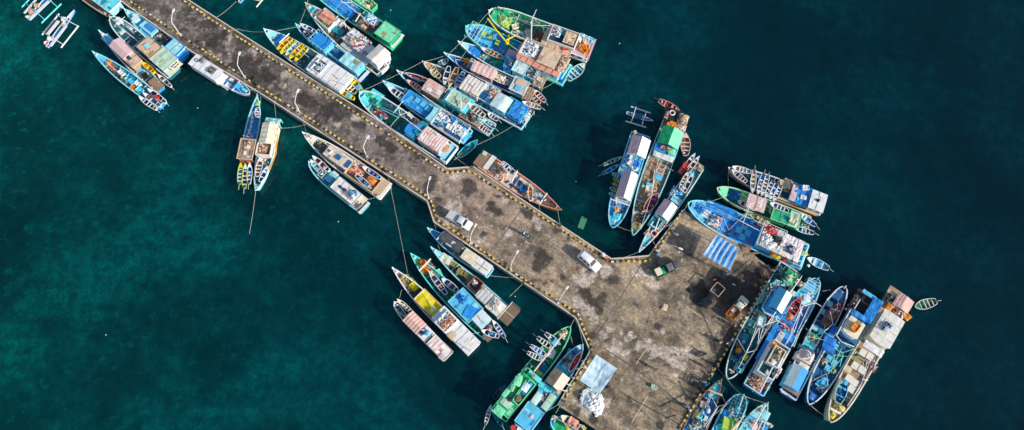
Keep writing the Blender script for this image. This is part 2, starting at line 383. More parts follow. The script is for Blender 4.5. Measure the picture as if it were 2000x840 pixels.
            for i in range(s.rnd.randint(0, 2)):
                mb.use(s.rnd.choice(['wood', 'dgrey', 'offw'])); y0 = s.rnd.uniform(-.4, .4)*W; x0 = s.rnd.uniform(-.45, 0)*L; mb.tube([(x0, y0, rise*.9*(kind == 'arch')+.14), (x0+L*s.rnd.uniform(.25, .45), y0+s.rnd.uniform(-.1, .1)*W, rise*.9*(kind == 'arch')+.14)], .04, 5)
        mb.build(name, cab)
        if frame:
            fr = MB().use(frame); t = .1
            fr.box((0, W/2+.052, .02), (L*(1-front*.5)+.2, t, .16)); fr.box((0, -W/2-.052, .02), (L*(1-front*.5)+.2, t, .16)); fr.box((-L/2-.052, 0, .023), (t, W, .16))
            if not front: fr.box((L/2+.052, 0, .023), (t, W, .16))
            fr.build('roof_frame', cab)
        if rail:
            rl = MB().use(rail); e = W/2+.1; f = L/2+.1; h = .7
            ps = [(-f, -e), (f, -e), (f, e), (-f, e)]
            for i in range(4):
                a_, b_ = ps[i], ps[(i+1) % 4]; rl.tube([(*a_, h), (*b_, h)], .05, 5); n = 4
                for k in range(n):
                    xx, yy = a_[0]+(b_[0]-a_[0])*k/n, a_[1]+(b_[1]-a_[1])*k/n; rl.tube([(xx, yy, -.25), (xx, yy, h)], .035, 4)
            rl.build('roof_rail', cab)
        return cab
    def hat(s, x, y, l, w, m, h=0.3, z=None, K=None, ang=0, name='hatch'):
        z0 = s.dz0 if z is None else z; z = s.settle(x, y, z0, K); z += (z0-s.dz0) if .25 < z0-s.dz0 < .7 else 0; c = s.pt(x, y, z+h, K); mx, my = s.sc(x, y, z+h, K)
        mb = MB().use(m).box((0, 0, -h/2), (l*mx, w*my, h)); mb.box((0, 0, 0.03), (l*mx+.08, w*my+.08, .06)); mb.build(name, s.root, c, math.radians(ang))
    def panel(s, x, y, l, w, z, m, K=None, ang=0, name='panel', th=.05, wav=0.0):
        c = s.pt(x, y, z, K); mx, my = s.sc(x, y, z, K)
        mb = MB().use(m); L, W = l*mx, w*my
        sheet(mb, (0, 0, 0), L, W, roof_fn('flat', L, W, 0, None, wav, nseed()), 8, 8, th=th); mb.build(name, s.root, c, math.radians(ang))
    def well(s, x, y, l, w, z, fr, flo, K=None, h=.75, ang=0, name='bulwark_well', base=None, t=.09):
        """an open railed box: four sides round a floor"""
        c = s.pt(x, y, z, K); mx, my = s.sc(x, y, z, K); L, W = l*mx, w*my; base = s.dz if base is None else base
        o = MB().use(fr); t = .16
        for sg in (1, -1):
            o.box((0, sg*(W/2-t/2), -(z-base)/2), (L, t, z-base)); o.box((sg*(L/2-t/2), 0, -(z-base)/2+.002), (t, W-2*t, z-base))
        r = o.build(name, s.root, c, math.radians(ang)); MB().use(flo).box((0, 0, -h-.05), (L-2*t, W-2*t, .1)).build('floor', r); return r
    def grid(s, x, y, l, w, z, n, m, mt, mt2=None, K=None, r=.045, ang=0, name='frame'):
        c = s.pt(x, y, z, K); mx, my = s.sc(x, y, z, K); L, W = l*mx, w*my; b = MB().use(mt)
        for i in range(n+1): xx = -L/2+L*i/n; b.tube([(xx, -W/2, 0), (xx, W/2, 0)], r, 5)
        for i in range(m+1): yy = -W/2+W*i/m; b.tube([(-L/2, yy, .01), (L/2, yy, .01)], r, 5)
        for sx in (-1, 1):
            for sy in (-1, 1): b.tube([(sx*L/2, sy*W/2, s.dz-z), (sx*L/2, sy*W/2, 0)], r, 5)
        b.build(name, s.root, c, math.radians(ang))
    def pole(s, *pts, m='white', r=.055, K=None, name='boom'):
        MB().use(m).tube([s.pt(*p, K) for p in pts], r, 6).build(name, s.root)
    def mast(s, x, y, h, z=None, m='white', r=.09, K=None, cross=1.2, stays=3, bx=None):
        z = s.dz if z is None else z; h = z+(h-z)*.72; r *= .75; c = s.pt(x, y, z, K)
        o = MB().use(m).tube([(0, 0, 0), (0, 0, h-z)], r, 7, r*.6).build('mast', s.root, c)
        if cross: MB().use(m).tube([(0, -cross, h-z-.5), (0, cross, h-z-.5)], r*.6, 5).build('crosstree', o)
        for i in range(stays):
            a = s.rnd.uniform(-.6, .6)+(0 if i % 2 else PI); d = s.rnd.uniform(2.0, 4.0)
            ex = d*math.cos(a); ey = max(-s.W*.45-c.y, min(s.W*.45-c.y, d*math.sin(a)))
            MB().use('offw').tube([(0, 0, h-z-.2), (ex, ey, s.zm-z)], .022, 4).build('stay', o)
    def rig(s, *lines, m='white', r=.05, K=None):
        r *= .68
        for a, b in lines: MB().use(m).tube([s.pt(*a, K), s.pt(*b, K)], r, 5).build('rigging_line', s.root)
    # ---------------- loose things lying on the boat
    def put(s, name, base, cat, mesh, c, rz=0, group=None):
        p = Matrix.Rotation(s.rz, 4, 'Z') @ c+s.loc
        o = link(name, mesh, None, p, s.rz+rz); tag(o, base, cat, group, s, -c.x); return o
    def heap(s, x, y, l, w, z, words, pal, n=60, h=.5, K=None, sz=(.11, .36), kind='gear', noun='gear'):
        z = s.settle(x, y, z, K); c = s.pt(x, y, z, K); mx, my = s.sc(x, y, z, K); L, W = l*mx, w*my; rnd = s.rnd; mb = MB()
        mb.use(pal[0]); sheet(mb, (0, 0, .1), L*.9, W*.9, lambda u, v: h*.45*max(0, 1-u*u)*max(0, 1-v*v)*(1+noise.noise(Vector((u*3, v*3, n))))+.03, 10, 10, th=.08, skirt=.05)
        for i in range(n):
            u, v = rnd.uniform(-1, 1), rnd.uniform(-1, 1); zz = .08+h*(1-u*u)*(1-v*v)*rnd.uniform(.25, 1); px, py = u*L/2*.95, v*W/2*.95
            mb.use(rnd.choice(pal)); k = rnd.random(); a = rnd.uniform(0, PI); d = rnd.uniform(*sz)
            if kind == 'sack': mb.blob((px, py, zz+.05), (d*1.9, d*1.2, d*.7), a, i, .12, 7, 4)
            elif kind == 'net': mb.ring((px, py, zz), d*.6, d*.13, 9, 4) if k < .4 else mb.blob((px, py, zz), (d*1.6, d, d*.5), a, i, .3, 7, 4)
            elif k < .34: mb.box((px, py, zz), (d, d*rnd.uniform(.5, 1.1), d*.6), a)
            elif k < .55: mb.cyl((px, py, zz), d*.4, d*.7, 8)
            elif k < .75: mb.blob((px, py, zz+.04), (d*1.5, d, d*.6), a, i, .2, 7, 4)
            elif k < .88: mb.tube([(px, py, zz+.1), (px+math.cos(a)*d*3*.7, py+math.sin(a)*d*3*.5, zz+.12)], .035, 5)
            else: mb.ring((px, py, zz+.04), d*.55, d*.12, 9, 4)
        nm = {'gear': 'gear_heap', 'sack': 'sack_heap', 'net': 'net_heap'}[kind]
        o = s.put(nm, 'heap of '+words, noun, mb.mesh(nm, 40), c); o['kind'] = 'stuff'; return o
    def can(s, x0, y0, x1, y1, w, z, out, inn, words, motor=0, K=None, seat=None, rim=None, flip=False, hang=False, round_=False):
        a, b = s.pt(x0, y0, z, K), s.pt(x1, y1, z, K); mx, my = s.sc((x0+x1)/2, (y0+y1)/2, z, K); wm = w*(mx+my)/2
        r = canoe_parts(out, inn, seat, rim, (a-b).length, wm, motor, s.rnd, flip)
        p = (a+b)/2; M = Matrix.Rotation(s.rz, 4, 'Z'); r.location = M @ Vector((p.x, p.y, z-.42))+s.loc; d = a-b; r.rotation_euler = (0, 0, s.rz+math.atan2(d.y, d.x))
        tag(r, words, 'canoe', None, s, -p.x); return r
    def it(s, kind, x, y, m, z=None, K=None, size=1.0, words=None, rz=None):
        z = s.dz if z is None else s.settle(x, y, z, K); c = s.pt(x, y, z, K); nm, cat, me = item_mesh(kind, m, size)
        return s.put(nm, words or (COLW.get(m, m)+' '+nm.replace('_', ' ')), cat, me, c, s.rnd.uniform(-.4, .4) if rz is None else rz)
    def pers(s, x, y, z, shirt, act='standing', K=None, rz=None):
        z = s.settle(x, y, z, K); c = Matrix.Rotation(s.rz, 4, 'Z') @ s.pt(x, y, z, K)+s.loc
        o = person(c, s.rnd.uniform(0, 6) if rz is None else rz, shirt, 'person in %s shirt standing' % COLW.get(shirt, shirt)); REG[-1][2] = s; REG[-1][3] = -s.local(c).x; return o
COLW = dict(offw='off-white', lblue='light blue', sky='sky blue', rblue='royal blue', dblue='dark blue', navy='navy', turq='turquoise', dteal='dark teal', lgreen='light green', dgreen='dark green', pgreen='pale green', pale='pale blue', lgrey='light grey', dgrey='dark grey', wood='wooden', beige='beige')
ITEMS = {}
def item_mesh(kind, m, size=1.0):
    key = (kind, m, size)
    cat = dict(crate='crate', drum='drum', tub='tub', ring='ring', basket='basket', sack='sack', jerry='canister', board='board', tyre='tyre', cover='cover')[kind]
    nm = dict(crate='crate', drum='drum', tub='round_tub', ring='life_ring', basket='net_basket', sack='sack', jerry='jerrycan', board='plank', tyre='tyre', cover='folded_cover')[kind]
    if key in ITEMS: return nm, cat, ITEMS[key]
    mb = MB().use(m); k = size
    if kind == 'crate':
        L, W, H = .95*k, .7*k, .5*k; mb.box((0, 0, .05), (L-.05, W-.05, .08))
        for sg in (1, -1): mb.box((0, sg*(W/2-.03), H/2), (L, .06, H)); mb.box((sg*(L/2-.03), 0, H/2), (.06, W-.13, H))
        mb.box((0, 0, H*.78), (L-.14, W-.14, .04)); mb.box((0, 0, H*.86), (.06, W-.14, .05))
    elif kind == 'drum': mb.cyl((0, 0, 0), .3*k, .85*k, 14); mb.ring((0, 0, .28*k), .3*k, .025, 14, 4); mb.ring((0, 0, .58*k), .3*k, .025, 14, 4); mb.ring((0, 0, .85*k), .28*k, .03, 14, 4); mb.cyl((.12*k, 0, .85*k), .05, .04, 8)
    elif kind == 'tub':
        mb.loft([[Vector((r*k*math.cos(2*PI*i/16), r*k*math.sin(2*PI*i/16), z*k)) for i in range(16)] for r, z in ((.42, 0), (.52, .5), (.55, .5), (.47, .47), (.38, .12))])
    elif kind in ('ring', 'tyre'): mb.ring((0, 0, .13*k), .38*k, .13*k, 18, 8)
    elif kind == 'basket':
        mb.cyl((0, 0, 0), .5*k, .3*k, 14, .62*k)
        for i in range(7): mb.ring((.1*math.cos(i*2.4)*k, .1*math.sin(i*2.4)*k, (.3+.035*i)*k), (.5-.055*i)*k, .05*k, 14, 4)
    elif kind == 'sack': mb.blob((0, 0, .16*k), (.95*k, .6*k, .36*k), 0, 3, .14, 10, 6); mb.tube([(.42*k, 0, .18*k), (.55*k, .03, .2*k)], .07*k, 6, .11*k)
    elif kind == 'jerry': mb.box((0, 0, .22*k), (.36*k, .2*k, .44*k), taper=.9); mb.tube([(-.1*k, 0, .44*k), (-.08*k, 0, .52*k), (.08*k, 0, .52*k), (.1*k, 0, .44*k)], .025*k, 5); mb.cyl((.14*k, 0, .42*k), .035*k, .07*k, 7)
    elif kind == 'board': mb.box((0, 0, .04), (2.2*k, .3*k, .06)); mb.box((.6*k, 0, .085), (.1, .28*k, .03)); mb.box((-.6*k, 0, .085), (.1, .28*k, .03))
    elif kind == 'cover':
        L = 1.3*k; sheet(mb, (0, 0, .14), L, L*.8, roof_fn('flat', L, L*.8, 0, None, .16, 7), 10, 10, th=.12, skirt=.05)
    ITEMS[key] = mb.mesh(nm, 45); return nm, cat, ITEMS[key]

CAN = {}
def canoe_parts(out, inn, seat, rim, Lm, Wm, motor, rnd, flip=False):
    """a wooden canoe: pointed bow at +x, narrow transom at -x; hull, gunwale, seats, long-tail motor"""
    seat = seat or 'white'; rim = rim or 'white'; Lm = max(1.6, Lm); Wm = max(.45, Wm)
    var = rnd.randint(0, 3); key = (out, inn, seat, rim, round(Lm, 1), round(Wm, 1), motor, var)
    if key in CAN: return copy_tree(CAN[key])
    root = link('canoe', None, None)
    ts = [0, .03, .08, .16, .26, .38, .5, .62, .74, .86, .95, 1]
    hw = lambda t: max(.03, (1-(1-min(1, t/.48))**2)**.85 if t < .48 else 1-.45*((t-.48)/.52)**2)*Wm/2
    g = lambda t: .5+.22*max(0, 1-t/.4)**2+.06*max(0, (t-.6)/.4)
    X = lambda t: Lm/2-t*Lm
    mb = MB().use(out); rr = []; ri = []
    for t in ts:
        h = hw(t); z = g(t); sec = [(h, z), (h*.88, .2), (h*.5, .02), (-h*.5, .02), (-h*.88, .2), (-h, z)]; rr.append([Vector((X(t)-(.25 if t == 0 else 0)*(1-zz/z), y, zz)) for y, zz in sec])
        h2 = max(.01, h-.05); ri.append([Vector((X(t)-.03, y, zz)) for y, zz in ((h2, z-.005), (h2*.8, .17), (-h2*.8, .17), (-h2, z-.005))])
    mb.loft(rr, closed=False, caps=False); mb.add(rr[-1], [tuple(range(6))]); mb.use(inn); mb.loft(ri, closed=False, caps=False); mb.add([v+Vector((.04, 0, 0)) for v in ri[-1]], [(0, 1, 2, 3)])
    mb.build('hull', root, smooth=45)
    gb = MB().use(rim)
    for sg in (1, -1): gb.loft([[Vector((X(t), sg*max(0, hw(t)+a), g(t)+b)) for a, b in ((.03, -.03), (.03, .035), (-.07, .035), (-.07, -.03))] for t in ts])
    gb.box((X(1)+.03, 0, g(1)), (.1, 2*hw(1)-.12, .07)); gb.build('gunwale', root)
    pf = [(X(t), hw(t)-.05) for t in (.02, .08, .16, .22)]; fd = MB().use(seat if rnd.random() < .6 else out)
    vs = []
    for (x, y), t in zip(pf, (.02, .08, .16, .22)): vs += [(x, max(.01, y), g(t)-.02), (x, 0, g(t)+.03), (x, -max(.01, y), g(t)-.02)]
    fd.add(vs, [(3*i+k, 3*i+k+1, 3*i+4+k, 3*i+3+k) for i in range(3) for k in (0, 1)]); fd.build('bow_cover', root)
    for i, t in enumerate(((.42, .6, .78), (.36, .7), (.3, .5, .66, .84), (.46, .8))[var] if Lm > 3 else (.4, .66)):
        MB().use(seat).box((X(t), 0, g(t)-.07), (((.2, .42, .16, .3)[var] if i == 0 else .2), 2*hw(t)-.12, .05)).build('seat', root)
    tk = MB()
    for i in range(rnd.randint(1, 6)):
        t = rnd.uniform(.25, .92); y = rnd.uniform(-.5, .5)*hw(t); d = rnd.uniform(.14, .3); tk.use(rnd.choice(['white', 'sky', 'tan', 'dgrey', 'orange', 'teal', 'brown', inn]))
        if rnd.random() < .5: tk.box((X(t), y, .2+d/2), (d*1.6, d, d), rnd.uniform(0, 3))
        else: tk.blob((X(t), y, .2+d*.4), (d*2, d*1.3, d*.8), rnd.uniform(0, 3), i, .2, 7, 4)
    tk.build('bottom_gear', root)['kind'] = 'stuff'
    if motor:
        m = link('outboard_motor', None, root, (X(1)-.05, 0, g(1)+.06)); MB().use('dgrey').box((.1, 0, .1), (.36, .26, .3), taper=.8).build('engine', m)
        MB().use('offw').tube([(-.05, 0, .08), (-.95, .1, -.22)], .03, 6).build('drive_shaft', m); MB().use('steel').tube([(.25, 0, .2), (.75, -.06, .3)], .025, 5).build('tiller', m)
    CAN[key] = root; return root
def canoe(K, x0, y0, x1, y1, w, out, inn, label, motor=0, z=.5, seat=None, rim=None, dzz=None):
    a, b = at(K, x0, y0, z), at(K, x1, y1, z); mx = (a-b).length/math.hypot(x1-x0, y1-y0)
    r = canoe_parts(out, inn, seat, rim, (a-b).length, w*mx, motor, random.Random(nseed())); p = (a+b)/2; d = a-b
    r.location = (p.x, p.y, -.12 if dzz is None else dzz); r.rotation_euler = (0, 0, math.atan2(d.y, d.x)); tag(r, label, 'canoe'); return r
def rope(a, b, label, sag=.4, r=.024, m='rope', name='mooring_rope'):
    """a = (crop, x, y, z), b likewise; hangs between"""
    A, B_ = at(*a), at(*b); n = 14; pts = []
    for i in range(n+1):
        t = i/n; p = A.lerp(B_, t); p.z -= sag*4*t*(1-t); p.z = max(p.z, min(.06, A.z, B_.z)); pts.append(p)
    o = MB().use(m).tube(pts, r, 5).build(name, smooth=60); tag(o, label, 'rope'); return o
def outrigger(K, bow, stern, w, floats, booms, label, hull='blue', fl='white', planks=()):
    z = .5; a, b = at(K, *bow, z), at(K, *stern, z); p = (a+b)/2; d = a-b; rz = math.atan2(d.y, d.x); Lm = d.length; wm = w*Lm/math.hypot(bow[0]-stern[0], bow[1]-stern[1])
    r = canoe_parts(hull, 'sky', 'white', 'white', Lm, wm, 0, random.Random(nseed())); r.name = 'outrigger_boat'; r.location = (p.x, p.y, -.1); r.rotation_euler = (0, 0, rz); tag(r, label, 'boat')
    def loc(x, y, zz):
        v = at(K, x, y, zz)-Vector((p.x, p.y, -.1)); c, s_ = math.cos(-rz), math.sin(-rz); return Vector((v.x*c-v.y*s_, v.x*s_+v.y*c, v.z))
    for f in floats: MB().use(fl).tube([loc(f[0], f[1], .12), loc((f[0]+f[2])/2, (f[1]+f[3])/2, .06), loc(f[2], f[3], .12)], .14, 8).build('float', r)
    for f in booms:
        mid = loc((f[0]+f[2])/2, (f[1]+f[3])/2, .95); MB().use(fl).tube([loc(f[0], f[1], .3), mid, loc(f[2], f[3], .3)], .07, 6).build('outrigger_boom', r)
    for f in planks:
        A_, B_ = loc(f[0], f[1], .62), loc(f[2], f[3], .62); MB().use('white').box(((A_+B_)/2), ((A_-B_).length, f[4]*Lm/math.hypot(bow[0]-stern[0], bow[1]-stern[1]), .1), math.atan2((A_-B_).y, (A_-B_).x)).build('side_plank', r)
    return r, loc

# ------------------------------------------------------------------ people
def skin_mesh(name, verts, edges, radii, mats, sub=1, root=0):
    me = bpy.data.meshes.new(name+'_base'); me.from_pydata(verts, edges, []); o = bpy.data.objects.new(name+'_base', me); COL.objects.link(o)
    md = o.modifiers.new('skin', 'SKIN'); md.use_smooth_shade = True
    for i, r in enumerate(radii):
        rr = r if isinstance(r, tuple) else (r, r); me.skin_vertices[0].data[i].radius = rr; me.skin_vertices[0].data[i].use_root = (i == root)
    if sub: s_ = o.modifiers.new('sub', 'SUBSURF'); s_.levels = sub; s_.render_levels = sub
    dg = bpy.context.evaluated_depsgraph_get(); out = bpy.data.meshes.new_from_object(o.evaluated_get(dg)); out.name = name
    bpy.data.objects.remove(o); out.materials.clear()
    for m in mats: out.materials.append(gm(m))
    for p in out.polygons: p.use_smooth = True
    return out
PM = {}
def person_meshes(seated=False):
    if seated in PM: return PM[seated]
    V = []; E = []; R = []
    def ch(pts, par=None):
        last = par
        for p, r in pts:
            V.append(p); R.append(r); i = len(V)-1
            if last is not None: E.append((last, i))
            last = i
        return last
    dzz = 0 if not seated else -.1
    pel = ch([((0, 0, .95+dzz), (.15, .11))]); ches = ch([((0, 0, 1.15+dzz), (.14, .1)), ((.01, 0, 1.36+dzz), (.17, .115))], pel)
    ch([((.0, 0, 1.47+dzz), .055), ((.02, 0, 1.55+dzz), .065), ((.03, 0, 1.64+dzz), (.085, .095)), ((.02, 0, 1.73+dzz), .05)], ches)
    ch([((.1, 0, 1.6+dzz), .028), ((.125, 0, 1.585+dzz), .016)], len(V)-2)
    for sg in (1, -1):
        if seated: arm = [((0, sg*.19, 1.4), .06), ((.14, sg*.24, 1.16), .045), ((.4, sg*.26, 1.1), .036), ((.46, sg*.26, 1.1), .034)]
        else: arm = [((0, sg*.19, 1.4), .06), ((-.02, sg*.24, 1.14), .045), ((.08, sg*.25, .9), .036), ((.1, sg*.25, .84), .036)]
        arm = [((p[0], p[1], p[2]+dzz), r) for p, r in arm]; hnd = ch(arm, ches); p = arm[-1][0]
        for k in range(4):
            o = (k-1.5)*.02
            ch([((p[0]+o+.01, p[1], p[2]-.05), .011), ((p[0]+o+.015, p[1]-sg*.008, p[2]-.1+.008*abs(k-1)), .008)], hnd)
        ch([((p[0]+.05, p[1]-sg*.015, p[2]-.03), .011), ((p[0]+.065, p[1]-sg*.03, p[2]-.06), .009)], hnd)
        if seated: leg = [((.03, sg*.1, .9), .085), ((.42, sg*.15, .82), .062), ((.34, sg*.15, .45), .045), ((.34, sg*.15, .36), .04), ((.48, sg*.16, .33), .035)]
        else: leg = [((0, sg*.1, .88), .085), ((.04*sg+.01, sg*.11, .5), .06), ((.03*sg-.02, sg*.115, .12), .042), ((.03*sg-.02, sg*.115, .05), .04), ((.03*sg+.13, sg*.13, .035), .034)]
        ch(leg, pel)
    body = skin_mesh('person', V, E, R, ['skin'], 1)
    d = dzz
    hair = MB().use('hair').blob((.0, 0, 1.69+d), (.22, .19, .2), 0, 2, .05, 10, 6).mesh('hair', 60)
    sv = [(0, 0, .98+d), (0, 0, 1.16+d), (.01, 0, 1.36+d), (0, 0, 1.44+d)]; se = [(0, 1), (1, 2), (2, 3)]; sr = [(.175, .14), (.165, .125), (.19, .14), (.09, .09)]
    for sg in (1, -1): n = len(sv); sv += [(0, sg*.2, 1.4+d), ((.09 if seated else -.01), sg*.24, 1.22+d)]; se += [(2, n), (n, n+1)]; sr += [.075, .065]
    shirt = skin_mesh('shirt', sv, se, sr, ['white'], 1, 0)
    tv = [(0, 0, .96+d)]; te = []; tr = [(.17, .13)]
    for sg in (1, -1):
        n = len(tv)
        if seated: tv += [(.03, sg*.1, .9), (.42, sg*.15, .82), (.35, sg*.15, .5)]
        else: tv += [(0, sg*.1, .88), (.04*sg+.01, sg*.11, .5), (.03*sg-.01, sg*.115, .2)]
        te += [(0, n), (n, n+1), (n+1, n+2)]; tr += [.1, .078, .062]
    tro = skin_mesh('trousers', tv, te, tr, ['navy'], 1, 0)
    PM[seated] = (body, hair, shirt, tro); return PM[seated]
def person(loc, rz, shirt, label, trousers='navy', seated=False):
    b, h, s_, t = person_meshes(seated); o = link('person', b, None, loc, rz); tag(o, label, 'person')
    link('hair', h, o)
    for nm, me, c in (('shirt', s_, shirt), ('trousers', t, trousers)):
        c_ = link(nm, me, o); c_.material_slots[0].link = 'OBJECT'; c_.material_slots[0].material = gm(c)
    return o
# =================================================================== THE FLEET
G_BLUE = ['white', 'blue', 'navy', 'lblue', 'dgrey']; G_MIX = ['white', 'brown', 'dgrey', 'tan', 'lgrey', 'sky', 'red']; G_TAN = ['tan', 'brown', 'cream', 'rust', 'dgrey']
G_WHITE = ['white', 'offw', 'pale', 'lgrey', 'navy']; G_DARK = ['dgrey', 'black', 'brown', 'grey', 'navy']; G_RED = ['red', 'rust', 'pink', 'plum', 'white']; G_GRN = ['green', 'dgreen', 'teal', 'turq', 'lgreen']

# ---- west of the pier, top left ------------------------------------------------
b = Boat('A', (475, -195), (845, 85), 135, "the boat cut off at the top edge", "brown boat with a pale teal roof beside the pier, cut off by the top edge", hull='brown', rim='tan', deck='brown', q=.7)
b.roof(795, 5, 150, 112, 2.6, 'turq', 'flat', wav=.06, frame='white', wall='lblue'); b.tub = b.it('drum', 885, 38, 'cream'); b.pers(838, 58, .8, 'salmon'); b.heap(812, 72, 40, 90, .8, "brown and pink net", G_TAN, 25, .35, kind='net', noun='net')
b.it('crate', 858, 72, 'brown')

b = Boat('A', (928, 68), (1362, 428), 118, "the blue boat tight to the pier", "bright blue boat with boxed hatch and dark net pile, tight against the upper pier", q=.8, sf=.85, hull='blue', rim='lblue', deck='sky', foremat='lblue', inner='sky')
b.hat(1112, 205, 118, 72, 'lblue', .5, name='hatch_house'); b.panel(1118, 208, 70, 40, 1.35, 'blue'); b.heap(1215, 282, 135, 88, .9, "brown netting", G_DARK+['tan', 'offw'], 90, .6, kind='net', noun='net')
b.roof(1305, 350, 100, 95, 2.3, 'lblue', 'flat', wav=.03, wall='sky', frame='blue'); b.panel(1352, 405, 60, 95, 1.5, 'blue'); b.pole((1325, 415, 2.5), (1385, 345, 2.5)); b.rig(((990, 120, 2.1), (1030, 105, 2.1)), r=.07); b.hat(1010, 140, 40, 40, 'pale', .3, z=1.3)

b = Boat('A', (822, 128), (1295, 545), 132, "the boat with pale green aft roof", "teal boat with a tan roof and a pale green aft roof, second from the pier", q=.55, sf=.85, hull='dteal', rim='pale', deck='dteal', inner='teal', foremat='dteal')
b.roof(1112, 352, 128, 118, 2.7, 'tan', 'flat', wav=.05, wall='wood', frame='brown'); b.panel(1095, 340, 38, 34, 2.86, 'lblue', name='solar_panel'); b.roof(1216, 436, 150, 132, 2.3, 'pgreen', 'flat', wav=.05, wall='turq', frame='offw', rib='x1.6')
b.panel(1288, 502, 62, 138, 1.7, 'offw'); b.can(1262, 512, 1322, 462, 26, 2.2, 'yellow', 'orange', 'small yellow canoe stacked across the white stern'); b.can(1280, 520, 1335, 475, 24, 2.2, 'yellow', 'yellow', 'small yellow canoe at the white stern edge')
for i, (x, y, w) in enumerate(((885, 160, 44), (905, 232, 34), (975, 198, 34))): b.it('cover', x, y, 'white', 1.0, size=1.1, words=['white folded cover at the bow', 'white folded cover by the left rail', 'white folded cover by the right rail'][i])
b.rig(((860, 170, 1.9), (1010, 290, 1.6)), ((870, 190, 1.9), (1060, 330, 1.6)), r=.06); b.heap(1000, 270, 110, 70, .8, "dark teal net", ['dteal', 'teal', 'pale', 'navy'], 50, .35, kind='net', noun='net'); b.mast(930, 200, 4.2)

b = Boat('A', (742, 232), (1190, 662), 98, "the pink-roofed canoe carrier", "slender blue boat with a pink gabled roof and a yellow canoe", q=.95, sf=.75, hull='blue', rim='pale', deck='wood', foremat='pale', inner='sky', fore=.07)
b.panel(800, 290, 70, 60, 1.5, 'sky', name='foredeck_cover'); b.roof(903, 362, 150, 96, 2.9, 'pink/lilac:x0.5', 'gable', .45, wall='lilac', wav=.03); b.roof(985, 440, 112, 92, 2.6, 'tan', 'flat', wav=.05, wall='wood')
for x, y in ((942, 412), (960, 430)): b.panel(x, y, 34, 24, 2.85, 'navy', name='solar_panel')
b.can(1060, 465, 1150, 540, 34, 1.7, 'yellow', 'orange', 'yellow canoe', seat='yellow', rim='yellow'); b.it('cover', 1083, 536, 'sky', 1.0, size=1.2); b.it('crate', 1092, 575, 'black', size=1.3); b.it('cover', 1152, 545, 'orange', 1.2, size=.8)
b.panel(1165, 628, 105, 70, 1.2, 'brown/wood:y0.5', name='stern_deck'); b.can(1180, 560, 1275, 645, 32, 1.3, 'white', 'navy', 'white canoe hung along the stern quarter', motor=1); b.heap(1040, 500, 40, 70, 1.0, "cream and brown gear", G_TAN, 30, .4)

b = Boat('A', (695, 388), (1205, 775), 104, "the long blue net boat", "long blue boat with a rust-red net amidships and white canoes astern, outermost at left", q=.8, sf=.8, hull='blue', rim='lblue', deck='teal', inner='sky', foremat='sky', fore=.2)
b.heap(850, 515, 165, 46, .9, "rust-red net", ['rust', 'maroon', 'brown', 'rust'], 80, .45, kind='net', noun='net'); b.it('basket', 812, 475, 'orange', .9, size=.9); b.pole((780, 450, 2.2), (885, 545, 2.2)); b.it('crate', 912, 553, 'white', size=1.3)
b.pers(905, 580, .8, 'black'); b.pers(930, 600, .8, 'green'); b.heap(925, 590, 60, 60, .8, "dark gear", G_DARK+['white'], 25, .35)
for x, y, c, s_ in ((990, 617, 'sky', 1.3), (1032, 632, 'white', 1.2), (1020, 650, 'red', .9), (998, 662, 'orange', 1.1), (1050, 682, 'turq', 1.4), (955, 600, 'lblue', 1.0)): b.it('crate', x, y, c, size=s_)
b.can(1040, 725, 1165, 815, 36, 1.5, 'white', 'navy', 'white canoe', 1); b.can(1070, 695, 1195, 790, 36, 1.55, 'white', 'dblue', 'white canoe', 1); b.can(1105, 665, 1235, 765, 36, 1.5, 'white', 'black', 'white canoe', 1); b.it('crate', 1170, 728, 'red', 2.0, size=.9)

b = Boat('A2', (578, 766), (118, 480), 104, "the white-roofed boat at the pier wall", "white flat-roofed boat with a blue foredeck, moored bow-down along the pier's left wall", q=.62, sf=.95, hull='white', rim='white', deck='blue', inner='blue', foremat='blue', fore=.3, zm=1.3, zs=1.4)
b.roof(222, 556, 275, 104, 2.9, 'white', 'flat', wav=.03, wall='offw', front=.12); b.heap(195, 498, 36, 40, 2.95, "grey rope", ['grey', 'lgrey', 'dgrey'], 20, .4, kind='net', noun='rope'); b.heap(270, 580, 48, 60, 2.95, "dark brown gear", G_DARK+['olive'], 35, .4); b.grid(144, 494, 26, 22, 3.05, 1, 1, 'dgrey', r=.05)
for x, y in ((380, 620), (436, 652), (345, 664), (402, 698)): b.hat(x, y, 38, 36, 'white', .3, z=.9)
b.pole((432, 745, 1.6), (498, 660, 1.6), r=.09); b.hat(487, 708, 50, 46, 'sky', .3, z=1.1); b.it('cover', 495, 700, 'pale', 1.4, size=.8); b.hat(535, 738, 36, 20, 'turq', .2, z=1.3)
for sg, pts in ((1, ((115, 545, 1.3), (400, 738, 1.3))),): b.pole(*pts, r=.1, name='fender_boom')
b.pole((115, 545, 1.3), (130, 530, 1.3), r=.06, name='fender_strut'); b.pole((255, 640, 1.3), (270, 622, 1.3), r=.06, name='fender_strut')

